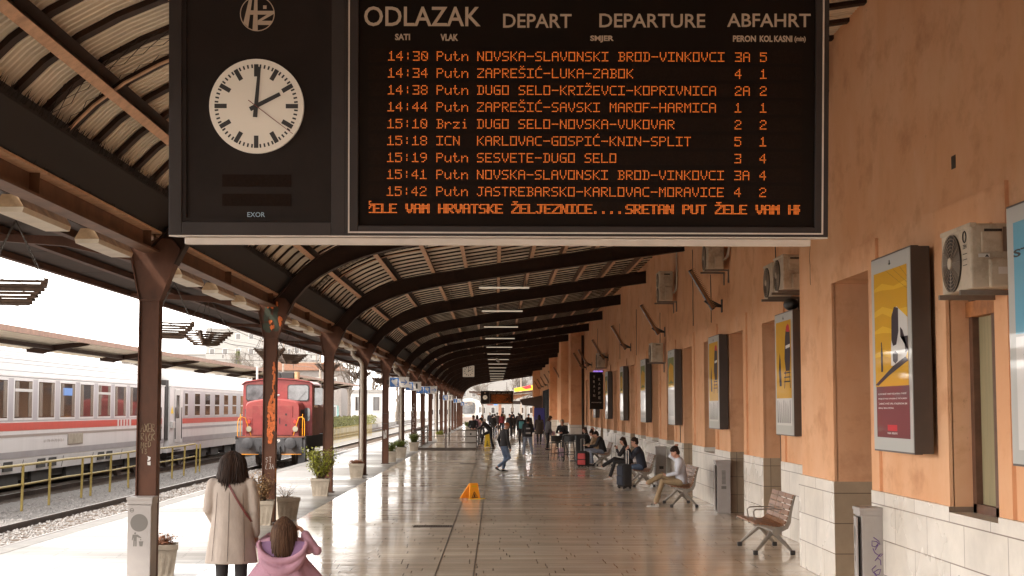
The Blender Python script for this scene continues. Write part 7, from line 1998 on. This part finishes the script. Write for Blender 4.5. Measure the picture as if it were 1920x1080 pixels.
limb(j, [(-.06, 0, .75), J['shL'], J['elL'], V(J['wrL']).lerp(V(J['elL']), .1)], [.06, .062, .055, .044]); limb(j, [(.06, 0, .75), J['shR'], V(J['shR']).lerp(V(J['elR']), .55) + V((0, 0, -.02)), J['elR'], V(J['elR']).lerp(V(J['wrR']), .5), V(J['wrR']).lerp(V(J['elR']), .28)], [.06, .062, .056, .052, .044, .047])
coat = put(bake(j, .0085, 4), 'coat', 'pink', root)
# hood lying open on the back: a U shaped roll with a lilac inside
m = MB(); U = []
for q in range(25):
    a = math.pi + math.pi * q / 24
    U.append(V((.005 + .242 * math.cos(a) * (1.0 if q not in (0, 24) else .95), -.085 - .10 * math.sin(math.pi * q / 24) , .755 + .20 * math.sin(a) * .92 + .03)))
rr_ = [.018 + .020 * math.sin(math.pi * q / 24) for q in range(25)]
limb(m, U, rr_, 10)
hoodlow = [V((p.x * .93, p.y + .0, p.z - .05 - .05 * math.sin(math.pi * i / 24))) for i, p in enumerate(U)]
limb(m, hoodlow, [.02 + .035 * math.sin(math.pi * q / 24) for q in range(25)], 8)
put(bake(m, .0085, 4), 'hood', 'pink', root)
m = MB(); A = [V((p.x * .93, p.y + .012, p.z)) for p in U]; cen = V((.005, -.085, .80))
m.add([cen] + A, [(0, i + 1, i + 2) for i in range(24)]); m.build('hood_lining', M['pink_lining'], root, recalc=False)
m = MB(); rs2 = random.Random(17)
for _ in range(90):
    t_ = rs2.uniform(math.pi + .25, 2 * math.pi - .25); z = rs2.uniform(.40, .60); q = (z - .30) / .32; a, b = .42 - .2 * q, .26 - .10 * q
    fx = (1 + .1 * math.cos(5 * t_ + .5)); m.ball((a * math.cos(t_) * fx, b * math.sin(t_) * (1 + .06 * math.cos(6 * t_)) - .004, z), .004, n=5, m=4)
m.build('pale_dots', M['shirt_blue'], root)
hair_fall(root, hc.x, -.015, 1.035, .112, .128, gz(1034), 'hair_brown', 8, 700, 1.22, .8, .07, .84)
for sx in (-1, 1):
    e = MB(); e.ball(P(sx * .030, .078, .004), .010, .006, .006, 8, 6, Mx); put(e.mesh('eye', []), 'eye', 'dial', root)
    m = MB(); shoe(m, (sx * .065, 0, .065), (0, 1, 0), .7); put(bake(m, .008, 2), 'shoe', 'shoe_white', root)
    m = MB(); limb(m, [(sx * .06, 0, .42), (sx * .065, .02, .25), (sx * .065, 0, .075)], [.068, .05, .04]); put(bake(m, .009, 3), 'legging', 'grey_cloth', root)
